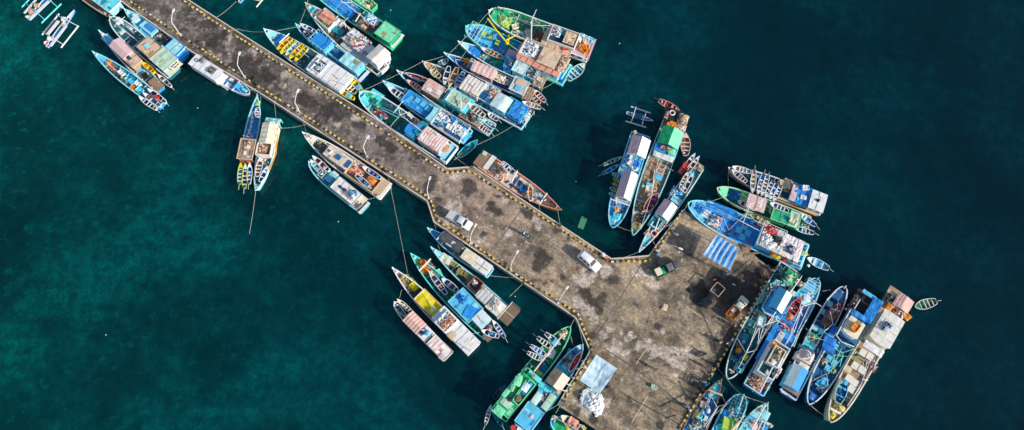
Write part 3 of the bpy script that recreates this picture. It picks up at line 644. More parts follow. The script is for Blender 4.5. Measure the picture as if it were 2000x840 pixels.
# outriggers
r, lc = outrigger('N', (1018, 138), (640, 640), 75, [(808, 188, 574, 478), (1072, 352, 834, 652)], [(768, 200, 1076, 362), (580, 434, 866, 610)], "blue outrigger canoe with white side planks and two white floats, near the top left corner", planks=[(800, 285, 650, 470, 42), (905, 350, 690, 630, 36)])
for nm, x, y, c, w in (('cover', 690, 528, 'white', 'white folded cover amidships on the outrigger canoe with white floats'), ('tub', 645, 600, 'pink', 'pink tub at the tail of the outrigger canoe with white floats'), ('cover', 880, 262, 'pale', 'pale cover behind the bow of the outrigger canoe with white floats'), ('sack', 850, 345, 'salmon', 'salmon sack amidships on the outrigger canoe with white floats')):
    n_, ct, me = item_mesh(nm, c, .8); p = at('N', x, y, .5); tag(link(n_, me, None, p), w, ct)
r, lc = outrigger('N', (745, -125), (385, 262), 85, [(838, 50, 566, 316), (520, -130, 298, 98)], [(338, 32, 606, 264), (590, -75, 795, 104)], "blue outrigger canoe with turquoise floats, cut by the top edge at far left", fl='turq', planks=[(690, -5, 405, 262, 40), (520, -40, 330, 182, 26)])
for nm, x, y, c, w in (('crate', 512, 85, 'tan', 'tan crate amidships on the turquoise-floated outrigger canoe'), ('cover', 440, 155, 'salmon', 'salmon folded cover on the turquoise-floated outrigger canoe'), ('sack', 375, 230, 'cream', 'cream sack at the tail of the turquoise-floated outrigger canoe')):
    n_, ct, me = item_mesh(nm, c, .9); p = at('N', x, y, .5); tag(link(n_, me, None, p), w, ct)
outrigger('A2', (640, -150), (490, 18), 34, [(740, -70, 632, 58), (520, -160, 420, -30)], [(500, -30, 680, 10), (560, -120, 720, -50)], "outrigger canoe whose blue tail and one float hang into the top edge above the pier", fl='cream')
outrigger('H1', (608, 296), (335, 208), 44, [(380, 148, 582, 216), (326, 298, 536, 362)], [(432, 152, 382, 310), (541, 192, 486, 352)], "small outrigger canoe with dark blue cover and white floats, right of the pier head", hull='dblue')
n_, ct, me = item_mesh('cover', 'dblue', 1.0); tag(link(n_, me, None, at('H1', 455, 250, .4)), "dark blue folded cover on the small outrigger canoe with white floats", 'cover')
n_, ct, me = item_mesh('sack', 'tan', .7); tag(link(n_, me, None, at('H1', 408, 232, .45)), "tan sack on the small outrigger canoe with white floats", 'sack')

# ---- east of the pier, upper raft ------------------------------------------------
b = Boat('B', (68, 240), (775, 722), 186, "the boat with yellow canoes", "pale blue boat with yellow canoes across its bow and a broad white roof", q=.75, sf=.95, hull='blue', rim='pale', deck='dteal', inner='lblue', foremat='lblue', zb=2.8, zm=1.5, zs=1.6, fore=.22)
b.hat(195, 322, 60, 70, 'blue', .25, z=1.5); b.pole((190, 352, 2.4), (272, 275, 2.4), r=.13, name='crossbeam'); b.pole((250, 330, 2.7), (440, 475, 2.6), r=.05)
for i, (x0, y0, x1, y1, c, n_) in enumerate(((172, 408, 288, 312, 'yellow', 'orange'), (200, 440, 318, 328, 'yellow', 'tan'), (243, 456, 350, 350, 'pale', 'sky'), (272, 480, 385, 368, 'yellow', 'orange'), (318, 498, 420, 388, 'yellow', 'olive'))):
    b.can(x0, y0, x1, y1, 40, 2.1+.1*(i % 2), c, n_, ('yellow' if c == 'yellow' else 'pale blue')+' canoe laid across the foredeck', rim=c, seat=c)
b.roof(600, 592, 340, 172, 3.2, 'white', 'flat', wav=.035, wall='pale', front=.06, frame=None); b.well(520, 541, 92, 112, 3.55, 'white', 'dgrey', h=.3, base=3.2, name='roof_well'); b.it('cover', 512, 540, 'pale', 3.3, size=1.1); b.heap(530, 545, 50, 60, 3.3, "blue and white gear", G_BLUE, 22, .3); b.pers(500, 530, 3.3, 'pale')
b.panel(660, 572, 50, 46, 3.31, 'tan', name='rusted_patch', th=.02); b.roof(645, 622, 240, 150, 3.36, 'white', 'flat', wav=.02, base=3.2, win=False); b.pole((630, 660, 3.55), (730, 700, 3.5), m='dgrey', r=.03)
b.can(768, 640, 868, 742, 48, 1.9, 'yellow', 'orange', 'yellow canoe stowed astern on the outer side', rim='yellow', seat='yellow'); b.can(735, 690, 822, 762, 62, 1.9, 'olive', 'dgreen', 'olive canoe stowed astern', rim='cream', seat='cream'); b.can(692, 752, 806, 812, 46, 1.9, 'yellow', 'orange', 'yellow canoe stowed astern on the pier side', rim='yellow', seat='yellow')
b.it('cover', 845, 718, 'sky', 2.0, size=.8); b.it('cover', 760, 785, 'sky', 2.0, size=.8); b.heap(330, 500, 60, 50, .9, "teal and grey gear", G_BLUE+['teal'], 30, .4)

b = Boat('B', (328, 200), (885, 622), 116, "the blue boat with two blue roofs", "blue boat with mid-blue roof forward and light blue roof aft, second from the pier", q=.75, sf=.85, hull='rblue', rim='lblue', deck='dblue', inner='blue', foremat='dblue', fore=.04)
b.can(365, 200, 498, 275, 40, 1.6, 'white', 'navy', 'white canoe on the right of the foredeck'); b.can(395, 262, 448, 325, 44, 1.5, 'pale', 'black', 'pale canoe on the left of the foredeck'); b.it('cover', 440, 250, 'pale', 1.2, size=.7)
b.roof(540, 343, 150, 108, 2.9, 'blue', 'gable', .22, wall='sky', wav=.03, rail='lblue'); b.well(650, 422, 150, 90, 1.9, 'lblue', 'dblue', h=.8); b.it('cover', 705, 408, 'red', 1.1, size=.7); b.it('crate', 660, 425, 'white', 1.1); b.heap(650, 430, 110, 55, 1.1, "blue and white gear", G_BLUE, 45, .35); b.pers(672, 400, 1.1, 'white')
b.roof(787, 514, 182, 102, 2.8, 'lblue', 'flat', wav=.03, wall='sky', rib='x1.3'); b.panel(825, 515, 40, 40, 2.95, 'olive', name='patch', th=.02); b.panel(735, 465, 40, 34, 2.95, 'pgreen', name='patch', th=.02)
b.it('drum', 838, 622, 'salmon', size=1.35); b.it('drum', 866, 590, 'salmon', size=1.3); b.it('drum', 890, 556, 'dblue', size=1.3); b.panel(885, 625, 26, 120, 1.45, 'offw', name='stern_shelf')

b = Boat('B', (408, 28), (1048, 562), 172, "the red-bowed boat with a white cabin", "teal boat with a red-brown bow, orange tarpaulin and a white cabin at the stern", q=.75, sf=.85, hull='dblue', rim='offw', deck='dgrey', inner='lblue', foremat='turq', zb=3.0, zm=1.5, zs=1.7, fore=.16)
b.pole((480, 125, 2.7), (535, 75, 2.7), m='rust', r=.16, name='crossbeam'); b.pole((412, 35, 3.0), (470, 45, 2.6), m='rust', r=.09, name='bow_rail'); b.pole((412, 35, 3.0), (435, 90, 2.6), m='rust', r=.09, name='bow_rail')
b.well(578, 150, 150, 125, 2.1, 'pale', 'tan', h=.5); b.roof(582, 140, 105, 85, 2.35, 'salmon', 'gable', .3, wall='tan', wav=.1); b.heap(575, 180, 35, 50, 1.9, "lime green leaves", ['lime', 'olive', 'green'], 20, .3); b.pole((520, 105, 3), (650, 175, 3), m='brown', r=.06)
b.pole((610, 225, 2.4), (672, 130, 2.4), r=.1); b.hat(640, 232, 50, 46, 'teal', .35); b.hat(688, 262, 55, 50, 'teal', .35); b.heap(690, 190, 80, 60, .9, "white and brown gear", G_MIX, 45, .5); b.mast(740, 240, 5.2, m='pale')
b.heap(830, 335, 215, 140, 2.0, "brown, white and grey gear", G_MIX+['dgrey', 'brown'], 130, .7); b.roof(800, 322, 120, 120, 1.9, 'offw', 'flat', wav=.04, wall='sky'); b.it('basket', 795, 342, 'tan', 2.0, size=1.4); b.it('cover', 790, 290, 'white', 2.3, size=1.3); b.it('cover', 940, 408, 'white', 2.0, size=1.6); b.pers(885, 350, 2.0, 'white')
b.panel(850, 400, 270, 150, 1.5, 'lgrey', name='aft_deck'); b.roof(1003, 450, 120, 150, 3.3, 'offw', 'gablex', .3, wall='white'); b.well(1040, 548, 50, 80, 1.9, 'white', 'dgrey', h=.5); b.pole((1030, 500, 2.6), (1062, 545, 1.6), r=.07, name='ladder_rail'); b.pole((1048, 490, 2.6), (1080, 535, 1.6), r=.07, name='ladder_rail')

b = Boat('B', (425, -165), (1155, 345), 150, "the green-roofed boat", "boat with a blue foredeck, green sides and a bright green flat roof at the stern", q=.55, sf=.95, hull='green', rim='lgreen', deck='dteal', inner='blue', foremat='blue', zb=3.0, zm=1.6, zs=1.7, fore=.52)
b.pole((705, 8, 3.6), (890, 150, 3.2), r=.08); b.pole((815, 178, 2.4), (855, 110, 2.4), r=.12, name='crossbeam'); b.mast(700, 20, 6.0); b.rig(((700, 20, 5), (640, 90, 1.7)), ((700, 20, 5), (790, 20, 1.7)))
b.roof(930, 190, 150, 128, 2.2, 'dgrey', 'flat', wall='green', frame='green'); b.heap(950, 165, 130, 80, 2.3, "blue and white sacks", ['pale', 'sky', 'white', 'rblue'], 60, .6, kind='sack', noun='sacks'); b.heap(880, 200, 90, 70, 2.3, "brown gear", G_TAN+['red'], 45, .5); b.pers(965, 245, 2.3, 'red'); b.pers(972, 232, 2.3, 'salmon')
b.roof(1080, 265, 150, 132, 3.2, 'lgreen', 'flat', wav=.04, wall='green', frame='green', rib='y1.1'); b.panel(1160, 335, 28, 140, 1.75, 'white', name='stern_shelf'); b.pole((1118, 362, 2.0), (1185, 292, 2.0), m='dgrey', r=.12, name='stern_rail')
b = Boat('B', (690, -150), (972, 66), 86, "the small green boat alongside", "small green boat with cluttered pale stern beside the green-roofed boat at the top edge", hull='green', rim='lgreen', deck='pgreen', inner='green', q=.7)
b.heap(900, 35, 95, 60, .8, "cream and green gear", ['cream', 'pgreen', 'olive', 'white', 'dgreen'], 60, .45); b.it('crate', 850, 20, 'lgreen'); b.it('drum', 950, 45, 'olive', size=.9)

# ---- east raft: beside the pier wall and outwards
b = Boat('C', (80, 318), (708, 745), 152, "the turquoise boat at the pier", "turquoise round-bowed boat with red nets and a ribbed pink roof, against the pier", q=.5, sf=.95, hull='turq', rim='pale', deck='dteal', inner='turq', foremat='turq', zb=2.9, zm=1.6, zs=1.7, fore=.14)
b.panel(185, 345, 95, 80, 1.5, 'turq', name='foredeck_pad'); b.heap(185, 388, 90, 45, 1.0, "green net", G_GRN+['dteal'], 60, .5, kind='net', noun='net'); b.heap(245, 478, 150, 40, .9, "pink and red net", G_RED+['turq'], 80, .5, kind='net', noun='net'); b.heap(150, 340, 50, 30, 1.3, "teal net by the bow", G_GRN, 20, .3, kind='net', noun='net')
b.mast(355, 470, 6.2, m='pale', r=.12, cross=1.6); b.rig(((140, 382, 2.6), (355, 470, 5.2)), ((355, 470, 5.2), (515, 590, 3.2)), ((355, 470, 4.5), (285, 555, 1.7)), ((355, 470, 4.5), (420, 450, 1.7)), m='pale', r=.07); b.pole((225, 430, 2.4), (345, 490, 3.0), m='turq', r=.1); b.hat(310, 505, 70, 70, 'dgreen', .3)
b.roof(440, 560, 80, 100, 3.3, 'blue', 'flat', wav=.08, wall='sky', front=.25); b.heap(460, 520, 60, 50, 3.35, "brown gear", G_DARK, 25, .4); b.roof(498, 560, 50, 100, 2.9, 'teal', 'flat', wall='teal'); b.it('crate', 470, 595, 'teal', 3.1)
b.roof(580, 638, 180, 112, 3.1, 'pink/white:x0.55', 'arch', .3, wall='lilac', rib='x0.55', wav=.05); b.panel(668, 715, 60, 110, 2.0, 'lblue', name='aft_deck'); b.it('basket', 670, 705, 'tan', 2.1, size=1.35); b.well(690, 730, 50, 135, 1.9, 'pale', 'blue', h=.5); b.it('crate', 425, 480, 'white', .9); b.it('board', 420, 500, 'brown', 1.0)

b = Boat('C', (240, 240), (820, 622), 116, "the blue boat with a long blue deckhouse", "blue boat with a long low blue deckhouse and cluttered white aft deck", q=.8, sf=.9, hull='rblue', rim='lblue', deck='blue', inner='lblue', foremat='lblue', zb=2.5, zm=1.4, fore=.1)
b.can(270, 283, 402, 368, 44, 1.7, 'white', 'dgrey', 'white canoe on the foredeck'); b.heap(400, 318, 60, 45, 1.1, "white and blue gear", G_BLUE, 35, .5); b.roof(482, 396, 215, 92, 1.9, 'blue', 'flat', wav=.04, wall='rblue', frame='sky', win=False)
for x, y in ((475, 372), (512, 398), (545, 428)): b.hat(x, y, 32, 30, 'sky', .2, z=1.95)
b.roof(585, 470, 50, 105, 2.7, 'lblue', 'flat', wall='pale', front=-.3, wav=.05); b.roof(700, 548, 225, 118, 2.1, 'dblue', 'flat', wall='offw', frame='pale', rail='white'); b.heap(665, 515, 150, 95, 2.2, "white, blue and dark gear", G_BLUE+['white', 'brown'], 130, .5); b.heap(745, 570, 120, 70, 2.2, "pale gear", G_WHITE+['teal', 'sky'], 70, .5)
b.it('crate', 700, 565, 'white', 2.3, size=1.5); b.it('cover', 770, 588, 'white', 2.4, size=1.5); b.it('cover', 790, 602, 'sky', 2.2, size=1.8); b.it('crate', 640, 480, 'white', 2.3, size=1.2)
for x, y, c in ((620, 505, 'pale'), (655, 540, 'sky'), (720, 505, 'blue'), (735, 545, 'white')): b.it('crate', x, y, c, 2.3)

b = Boat('C', (335, 168), (985, 572), 108, "the pale green-roofed boat", "dark teal boat with red canoes forward, pinkish roof and a pale green stained roof", q=.85, sf=.85, hull='teal', rim='pale', deck='dteal', inner='teal', foremat='teal', fore=.05)
b.can(392, 188, 545, 238, 34, 1.6, 'blue', 'red', 'blue canoe with red inside on the foredeck', seat='maroon'); b.can(402, 235, 505, 302, 34, 1.6, 'maroon', 'red', 'maroon canoe on the foredeck', seat='pink', rim='pink'); b.heap(480, 225, 60, 40, 1.0, "blue gear", G_BLUE, 25, .3)
b.roof(584, 290, 132, 92, 2.9, 'pink/wood:x0.35', 'arch', .25, wall='brown', wav=.05); b.it('ring', 574, 366, 'orange', 1.3, size=.9); b.roof(665, 343, 55, 105, 2.2, 'dteal', 'flat', wall='teal'); b.roof(755, 372, 190, 112, 2.3, 'turq', 'flat', wall='turq', wav=.04); b.roof(748, 368, 135, 84, 2.7, 'pgreen', 'flat', base=2.3, wav=.06, frame='pale', win=False)
b.pole((770, 355, 3.4), (775, 440, 3.0), r=.07); b.can(820, 395, 930, 482, 46, 2.3, 'pink', 'brown', 'pink-rimmed canoe on the aft deck', rim='white'); b.panel(850, 470, 150, 110, 2.0, 'wood', name='aft_deck'); b.heap(845, 480, 90, 60, 2.1, "grey and brown gear", G_DARK+['wood', 'tan'], 50, .4)
b.can(955, 462, 1022, 505, 36, 1.8, 'white', 'brown', 'white canoe hung astern', 1); b.can(925, 505, 1000, 560, 34, 1.7, 'lblue', 'sky', 'light blue canoe hung astern', 1); b.can(872, 530, 970, 592, 40, 1.7, 'white', 'maroon', 'white canoe hung astern', 1)
b.heap(905, 505, 60, 50, 2.0, "pale green and white gear", ['pgreen', 'white', 'turq', 'grey'], 30, .4); b.mast(690, 330, 5.0)

b = Boat('C', (510, 108), (1215, 520), 126, "the boat with a ribbed canvas roof", "boat with tan canoes forward, a ribbed off-white roof and a bright blue stern tarpaulin", q=.7, sf=.9, hull='sky', rim='pale', deck='dblue', inner='turq', foremat='yellow', zb=2.5, zm=1.4, zs=1.5, fore=.04)
b.can(518, 112, 600, 175, 44, 1.9, 'tan', 'orange', 'tan canoe at the bow', rim='cream', seat='tan'); b.can(560, 165, 630, 215, 44, 1.8, 'tan', 'brown', 'tan canoe by the left bow rail', rim='cream', seat='yellow'); b.heap(620, 160, 70, 60, 1.0, "tan and white gear", G_TAN+['white'], 50, .4)
b.can(655, 268, 690, 140, 38, 2.0, 'white', 'navy', 'white canoe lying across the deck', 0); b.can(688, 285, 745, 150, 40, 2.0, 'tan', 'brown', 'tan canoe lying across the deck', rim='tan', seat='tan'); b.can(728, 298, 790, 180, 40, 2.0, 'sky', 'blue', 'sky blue canoe lying across the deck')
b.roof(852, 274, 145, 116, 2.9, 'offw/lilac:x0.7', 'arch', .22, wall='offw', rib='x0.7', wav=.05)
for k in range(4): b.pole((800+30*k, 300+16*k, 3.3), (850+30*k, 330+16*k, 3.2), m='dgrey', r=.035, name='batten')
b.roof(960, 325, 110, 118, 2.2, 'sky', 'flat', wall='sky', frame='pale'); b.heap(990, 325, 80, 85, 2.3, "tan and grey gear", G_TAN+['grey', 'white', 'lgrey'], 70, .6); b.it('crate', 930, 345, 'dblue', 2.3, size=1.4); b.it('crate', 940, 290, 'white', 2.3, size=1.1)
b.roof(1048, 385, 118, 108, 2.8, 'pale', 'gablex', .25, wall='lblue', wav=.06); b.well(1108, 405, 70, 110, 2.3, 'sky', 'olive', h=.4); b.it('cover', 1108, 408, 'sky', 2.0, size=1.1); b.roof(1165, 440, 105, 112, 2.6, 'blue', 'flat', wall='sky', wav=.12); b.grid(1220, 478, 55, 105, 2.2, 2, 3, 'offw', 'offw'); b.heap(1218, 475, 40, 80, 1.5, "white and tan gear", G_MIX, 30, .3)
b = canoe('C', 886, 642, 754, 756, 54, 'dteal', 'teal', "dark teal canoe afloat beside the pier, behind the turquoise boat's stern", 1, seat='teal', rim='turq')
canoe('C', 690, 92, 620, 118, 40, 'lgrey', 'navy', "little grey skiff afloat between the bows of two moored boats", 0, rim='white')

b = Boat('D', (68, 395), (725, 712), 104, "the boat with a long pink roof", "dark blue bowed boat with a long narrow pink roof, among the upper raft", q=.9, sf=.85, hull='rblue', rim='pale', deck='dblue', inner='dblue', foremat='blue', fore=.12)
b.can(150, 450, 300, 545, 62, 1.5, 'white', 'dblue', 'big white-rimmed canoe behind the bow', seat='dblue'); b.it('basket', 236, 460, 'orange', 1.6, size=.9); b.grid(265, 470, 28, 70, 2.0, 2, 2, 'white', 'white')
b.roof(362, 522, 178, 82, 2.9, 'pink', 'gable', .4, wall='lilac', rib='x0.9', wav=.04); b.can(408, 555, 538, 622, 52, 2.1, 'white', 'tan', 'white canoe full of tan sacks', seat='cream'); b.heap(478, 578, 85, 40, 2.2, "cream sacks", ['cream', 'offw', 'tan'], 30, .4, kind='sack', noun='sacks'); b.heap(545, 610, 50, 60, .9, "dark blue gear", G_BLUE+['dgrey'], 30, .4)
b.roof(628, 640, 112, 104, 2.7, 'lgrey', 'flat', wall='lblue', wav=.08, frame='pale'); b.panel(632, 615, 60, 46, 2.86, 'tan', name='patch', th=.02); b.panel(618, 655, 44, 40, 2.86, 'sky', name='patch', th=.02); b.grid(700, 700, 60, 95, 2.2, 3, 2, 'tan', 'tan'); b.panel(700, 700, 55, 90, 1.9, 'brown', name='net_bed')
b.can(735, 672, 818, 758, 42, 1.7, 'white', 'maroon', 'white canoe with red inside hung astern', 1, seat='pink'); b.can(715, 700, 780, 775, 44, 1.6, 'brown', 'rust', 'brown canoe hung astern', 0, rim='tan', seat='tan'); b.can(648, 762, 785, 806, 42, 1.6, 'white', 'tan', 'white canoe slung under the stern', 1)

b = Boat('D', (172, 310), (800, 612), 110, "the pale turquoise-bowed boat", "pale turquoise bowed boat with a round blue cover and a small pale roof", q=.8, sf=.85, hull='lblue', rim='pale', deck='teal', inner='turq', foremat='lblue', fore=.2)
b.panel(300, 378, 80, 80, 1.4, 'blue', name='round_cover', wav=.12); b.can(338, 358, 500, 432, 42, 1.8, 'white', 'brown', 'white canoe with brown inside amidships', seat='salmon', rim='pink'); b.it('cover', 380, 420, 'white', .9, size=1.1); b.heap(450, 455, 110, 40, .9, "teal net", G_GRN+['dteal'], 40, .3, kind='net', noun='net')
b.roof(555, 465, 75, 100, 2.6, 'blue', 'flat', wall='sky', front=.2, wav=.05); b.heap(560, 468, 50, 60, 2.65, "dark gear", G_DARK+['sky'], 25, .3); b.roof(636, 502, 98, 88, 3.0, 'pale', 'flat', wall='lblue', wav=.03, frame='lblue'); b.panel(630, 500, 36, 32, 3.1, 'white', name='patch', th=.02)
b.roof(715, 540, 90, 96, 2.0, 'dblue', 'flat', wall='sky', rail='pale'); b.heap(718, 538, 84, 84, 2.1, "grey, blue and black gear", G_DARK+['sky', 'white', 'pale'], 90, .5); b.panel(785, 590, 75, 112, 1.5, 'wood', name='stern_deck'); b.grid(790, 592, 70, 108, 2.1, 1, 2, 'tan', 'tan', r=.06); b.it('crate', 780, 600, 'offw', 1.6, size=1.1)

b = Boat('D', (228, 198), (985, 562), 168, "the boat with a yellow crane", "green-rimmed trawler with a yellow crane and a brown round-fronted roof", q=.52, sf=.95, hull='sky', rim='lgreen', deck='blue', inner='sky', foremat='dblue', zb=3.4, zm=1.9, zs=1.9, dz=1.2, fore=.02)
b.panel(380, 262, 135, 130, 1.4, 'sky', name='deck_sheet', wav=.08); b.grid(300, 235, 110, 125, 2.0, 4, 4, 'pale', 'pale'); b.heap(420, 245, 70, 40, 1.5, "white gear", G_WHITE, 25, .3)
for x, y in ((410, 272), (465, 318), (362, 252)): b.hat(x, y, 32, 32, 'lime', .5)
b.pole((535, 335, 1.3), (535, 318, 4.4), m='yellow', r=.2, name='crane_post'); b.pole((535, 318, 4.2), (455, 225, 5.0), (390, 138, 5.4), m='yellow', r=.17, name='crane_jib'); b.pole((530, 300, 3.6), (600, 262, 3.0), m='yellow', r=.14, name='crane_arm'); b.pole((545, 330, 3.2), (548, 262, 3.0), m='yellow', r=.12, name='crane_arm'); b.pole((390, 138, 5.4), (380, 170, 2.2), m='offw', r=.03, name='crane_cable')
b.heap(565, 345, 60, 60, 1.2, "dark green net", G_GRN+['dteal', 'dgreen'], 45, .4, kind='net', noun='net'); b.panel(570, 408, 80, 70, 1.6, 'lilac', name='hatch_cover')
b.roof(790, 425, 360, 176, 3.4, 'salmon', 'flat', wall='lblue', front=.14, wav=.03, rail=None); b.well(735, 375, 190, 140, 3.75, 'tan', 'lgrey', h=.3, base=3.4, name='roof_well'); b.heap(718, 372, 110, 110, 3.5, "white and navy gear", ['white', 'navy', 'pale', 'dgrey', 'white'], 90, .55); b.panel(668, 350, 40, 110, 3.6, 'white', name='front_ledge')
b.roof(850, 430, 145, 128, 4.0, 'tan/beige:y0.45', 'flat', wall='brown', rib='y0.45', base=3.4, win=False); b.heap(955, 480, 70, 130, 3.5, "brown gear", G_TAN+['rust'], 60, .5); b.pole((940, 425, 3.7), (910, 530, 3.7), m='brown', r=.12, name='roof_beam'); b.rig(((540, 320, 4.3), (640, 395, 3.5)), ((300, 290, 2), (395, 140, 5.3)))
b.pole((940, 590, 2.1), (1010, 480, 2.1), m='lblue', r=.14, name='stern_rail'); b.pole((620, 420, 2.5), (900, 560, 2.5), m='tan', r=.08, name='side_rail')

b = Boat('D', (400, 80), (1160, 375), 176, "the green-decked trawler", "green-decked trawler with a white wheelhouse and orange crates astern, outermost of the upper raft", q=.55, sf=.98, hull='offw', rim='pale', deck='dgreen', inner='green', foremat='green', zb=3.6, zm=2.0, zs=2.1, dz=1.3, fore=.16)
b.heap(510, 160, 120, 90, 1.6, "lime and white gear", ['lime', 'green', 'white', 'lgreen', 'olive'], 70, .5); b.pers(470, 82, 2.7, 'white'); b.pers(510, 90, 2.6, 'offw'); b.it('tub', 530, 178, 'yellow', 1.4, size=1.1); b.heap(570, 150, 80, 60, 1.5, "bright green net", ['green', 'lgreen', 'green'], 40, .5, kind='net', noun='net'); b.it('crate', 595, 205, 'cream', 1.4, rz=.7, size=1.3)
b.mast(720, 215, 7.5, r=.13, cross=1.8); b.pole((718, 160, 5.5), (716, 300, 5.0), r=.1, name='gantry'); b.rig(((545, 110, 2.6), (720, 190, 6)), ((560, 125, 2.4), (860, 215, 4.2)), ((720, 190, 6.5), (860, 190, 4.2)), ((800, 190, 3.5), (815, 255, 3.4)), ((590, 125, 2.2), (715, 165, 5.5))); b.heap(690, 255, 60, 80, 1.4, "pale grey net", ['lgrey', 'white', 'grey', 'tan'], 45, .6, kind='net', noun='net'); b.it('cover', 775, 270, 'maroon', 1.4, size=1.4); b.heap(625, 245, 110, 26, 1.4, "pale gear along the rail", G_WHITE+['grey'], 40, .35)
b.roof(920, 300, 235, 180, 3.2, 'tan', 'flat', wall='white', front=.06, frame='offw'); b.well(958, 272, 215, 125, 4.2, 'offw', 'navy', h=.5, base=3.2, name='upper_well'); b.heap(905, 240, 80, 80, 3.9, "white and dark gear", ['white', 'dgrey', 'navy', 'offw'], 60, .5); b.roof(1005, 285, 85, 90, 4.4, 'tan', 'flat', wall='brown', base=3.5, wav=.15, win=False); b.it('cover', 960, 250, 'teal', 4.0, size=1.0)
b.panel(1100, 350, 150, 175, 2.3, 'lilac', name='aft_deck'); b.it('cover', 985, 350, 'red', 3.4, size=1.4)
for i, (x, y, c) in enumerate(((1085, 280, 'sky'), (1105, 288, 'white'), (1125, 298, 'sky'), (1145, 305, 'pale'), (1162, 312, 'sky'), (1075, 310, 'white'), (1108, 318, 'tan'))): b.it('drum', x, y, c, 2.3, size=1.25)
for x, y in ((1095, 360), (1120, 358), (1102, 382), (1128, 388)): b.it('crate', x, y, 'orange', 2.3, size=1.25)
b.it('crate', 1075, 345, 'brown', 2.3, size=1.2); b.pole((1120, 455, 2.3), (1190, 290, 2.3), m='wood', r=.12, name='stern_rail'); b.pole((820, 320, 2.9), (1130, 440, 2.9), r=.12, name='side_rail')
for k in range(4): b.panel(900+60*k, 362+22*k, 36, 20, 2.7, 'black', name='side_opening')
canoe('D', 1118, 472, 988, 590, 74, 'lblue', 'teal', "light blue skiff afloat behind the brown-roofed trawler's stern", 1, rim='pale')

# ---- west side, middle ---------------------------------------------------------
b = Boat('F1', (250, 24), (160, 525), 104, "the blue boat moored across the pier", "royal blue boat with a brown roof and three canoes astern, bow pointing at the pier", q=.9, sf=.8, hull='sky', rim='lblue', deck='blue', inner='sky', foremat='sky', fore=.1)
b.it('cover', 255, 88, 'lime', 1.4, size=.8); b.can(252, 205, 252, 125, 40, 1.3, 'white', 'dgrey', 'white skiff on the foredeck', rim='white')
for x, y in ((215, 165), (213, 200), (208, 235), (202, 268), (192, 300), (185, 330)): b.it('sack', x, y, 'offw', 1.0, size=.9)
b.rig(((135, 340, 2), (215, 350, 1.6)), r=.08); b.heap(185, 345, 40, 60, .9, "white and blue gear", G_BLUE, 25, .4); b.it('jerry', 262, 270, 'yellow', .9); b.roof(165, 445, 155, 112, 3.0, 'wood', 'flat', wall='wood', wav=.1, frame='tan', open=True); b.panel(150, 475, 30, 24, 3.15, 'cream', name='patch'); b.panel(165, 400, 46, 20, 3.15, 'dgrey', name='patch'); b.heap(175, 415, 70, 60, 3.05, "tan and dark net", G_TAN+['dgrey'], 35, .3, kind='net', noun='net')
b.panel(160, 548, 50, 96, 1.2, 'rust', name='stern_deck'); b.can(125, 555, 112, 722, 42, 1.5, 'yellow', 'teal', 'yellow-rimmed canoe astern, left of three', 1, rim='yellow'); b.can(160, 560, 150, 752, 42, 1.5, 'lime', 'navy', 'lime-rimmed canoe astern, middle of three', 1, rim='lime'); b.can(194, 555, 186, 718, 40, 1.5, 'lblue', 'dblue', 'light blue canoe astern, right of three', 1)

b = Boat('F1', (238, 768), (368, 222), 128, "the cream-roofed boat", "turquoise boat with an orange rail and cream roof, anchored bow away from the pier", q=.8, sf=.85, hull='lblue', rim='pale', deck='teal', inner='teal', foremat='lblue', fore=.1)
b.roof(335, 322, 165, 118, 3.0, 'cream', 'gable', .35, wall='cream', wav=.04, rib='x0.9'); b.grid(372, 228, 44, 110, 2.2, 2, 2, 'lblue', 'lblue', r=.08); b.panel(372, 232, 40, 100, 1.8, 'pale', name='stern_shelf'); b.well(300, 440, 100, 116, 2.5, 'offw', 'brown', h=.6); b.heap(300, 438, 80, 90, 1.9, "tan and brown gear", G_TAN+['cream', 'brown'], 80, .5)
b.can(278, 512, 250, 660, 48, 1.7, 'white', 'rust', 'white canoe with rust-red inside'); b.can(335, 580, 272, 702, 40, 1.7, 'white', 'dblue', 'white canoe with dark blue inside'); b.heap(300, 540, 60, 50, 1.0, "tan and white gear", G_TAN+['white', 'pale'], 40, .4); b.pole((412, 300, 1.6), (395, 480, 1.5), (345, 610, 1.6), m='orange', r=.12, name='side_rail')
b = Boat('F2', (95, 84), (806, 590), 168, "the grey-white boat", "long grey-white boat with a beige cabin top and orange cluttered aft deck, by the pier", q=.8, sf=1.0, hull='offw', rim='white', deck='wood', inner='offw', foremat='offw', zb=2.8, zm=1.6, zs=1.7, fore=.22)
b.pole((115, 92, 2.9), (170, 135, 2.6), m='brown', r=.09, name='stem_beam'); b.pole((165, 150, 2.4), (195, 110, 2.4), m='cream', r=.1, name='crossbeam'); b.heap(240, 195, 95, 80, 1.5, "grey net", ['dgrey', 'navy', 'grey', 'olive', 'tan'], 70, .5, kind='net', noun='net'); b.it('sack', 282, 272, 'white', 1.0, size=.8)
b.roof(398, 292, 235, 112, 2.7, 'beige', 'flat', wall='offw', wav=.04, rib='y2.2'); b.hat(320, 240, 40, 36, 'offw', .25, z=2.75); b.panel(320, 240, 26, 24, 3.07, 'dblue', name='hatch_window'); b.hat(402, 298, 40, 36, 'dblue', .2, z=2.75); b.panel(485, 355, 40, 70, 2.85, 'dblue', name='hatch_window')
b.well(620, 455, 300, 160, 2.2, 'tan', 'brown', h=.7); b.heap(560, 400, 160, 130, 1.6, "pink, orange and blue gear", ['salmon', 'tan', 'navy', 'brown', 'orange', 'offw'], 120, .6); b.can(610, 380, 770, 482, 46, 2.3, 'white', 'maroon', 'white canoe with blue bow on the right of the aft deck', seat='blue'); b.can(690, 570, 555, 452, 44, 2.3, 'white', 'maroon', 'white canoe with blue bow on the left of the aft deck', seat='blue')
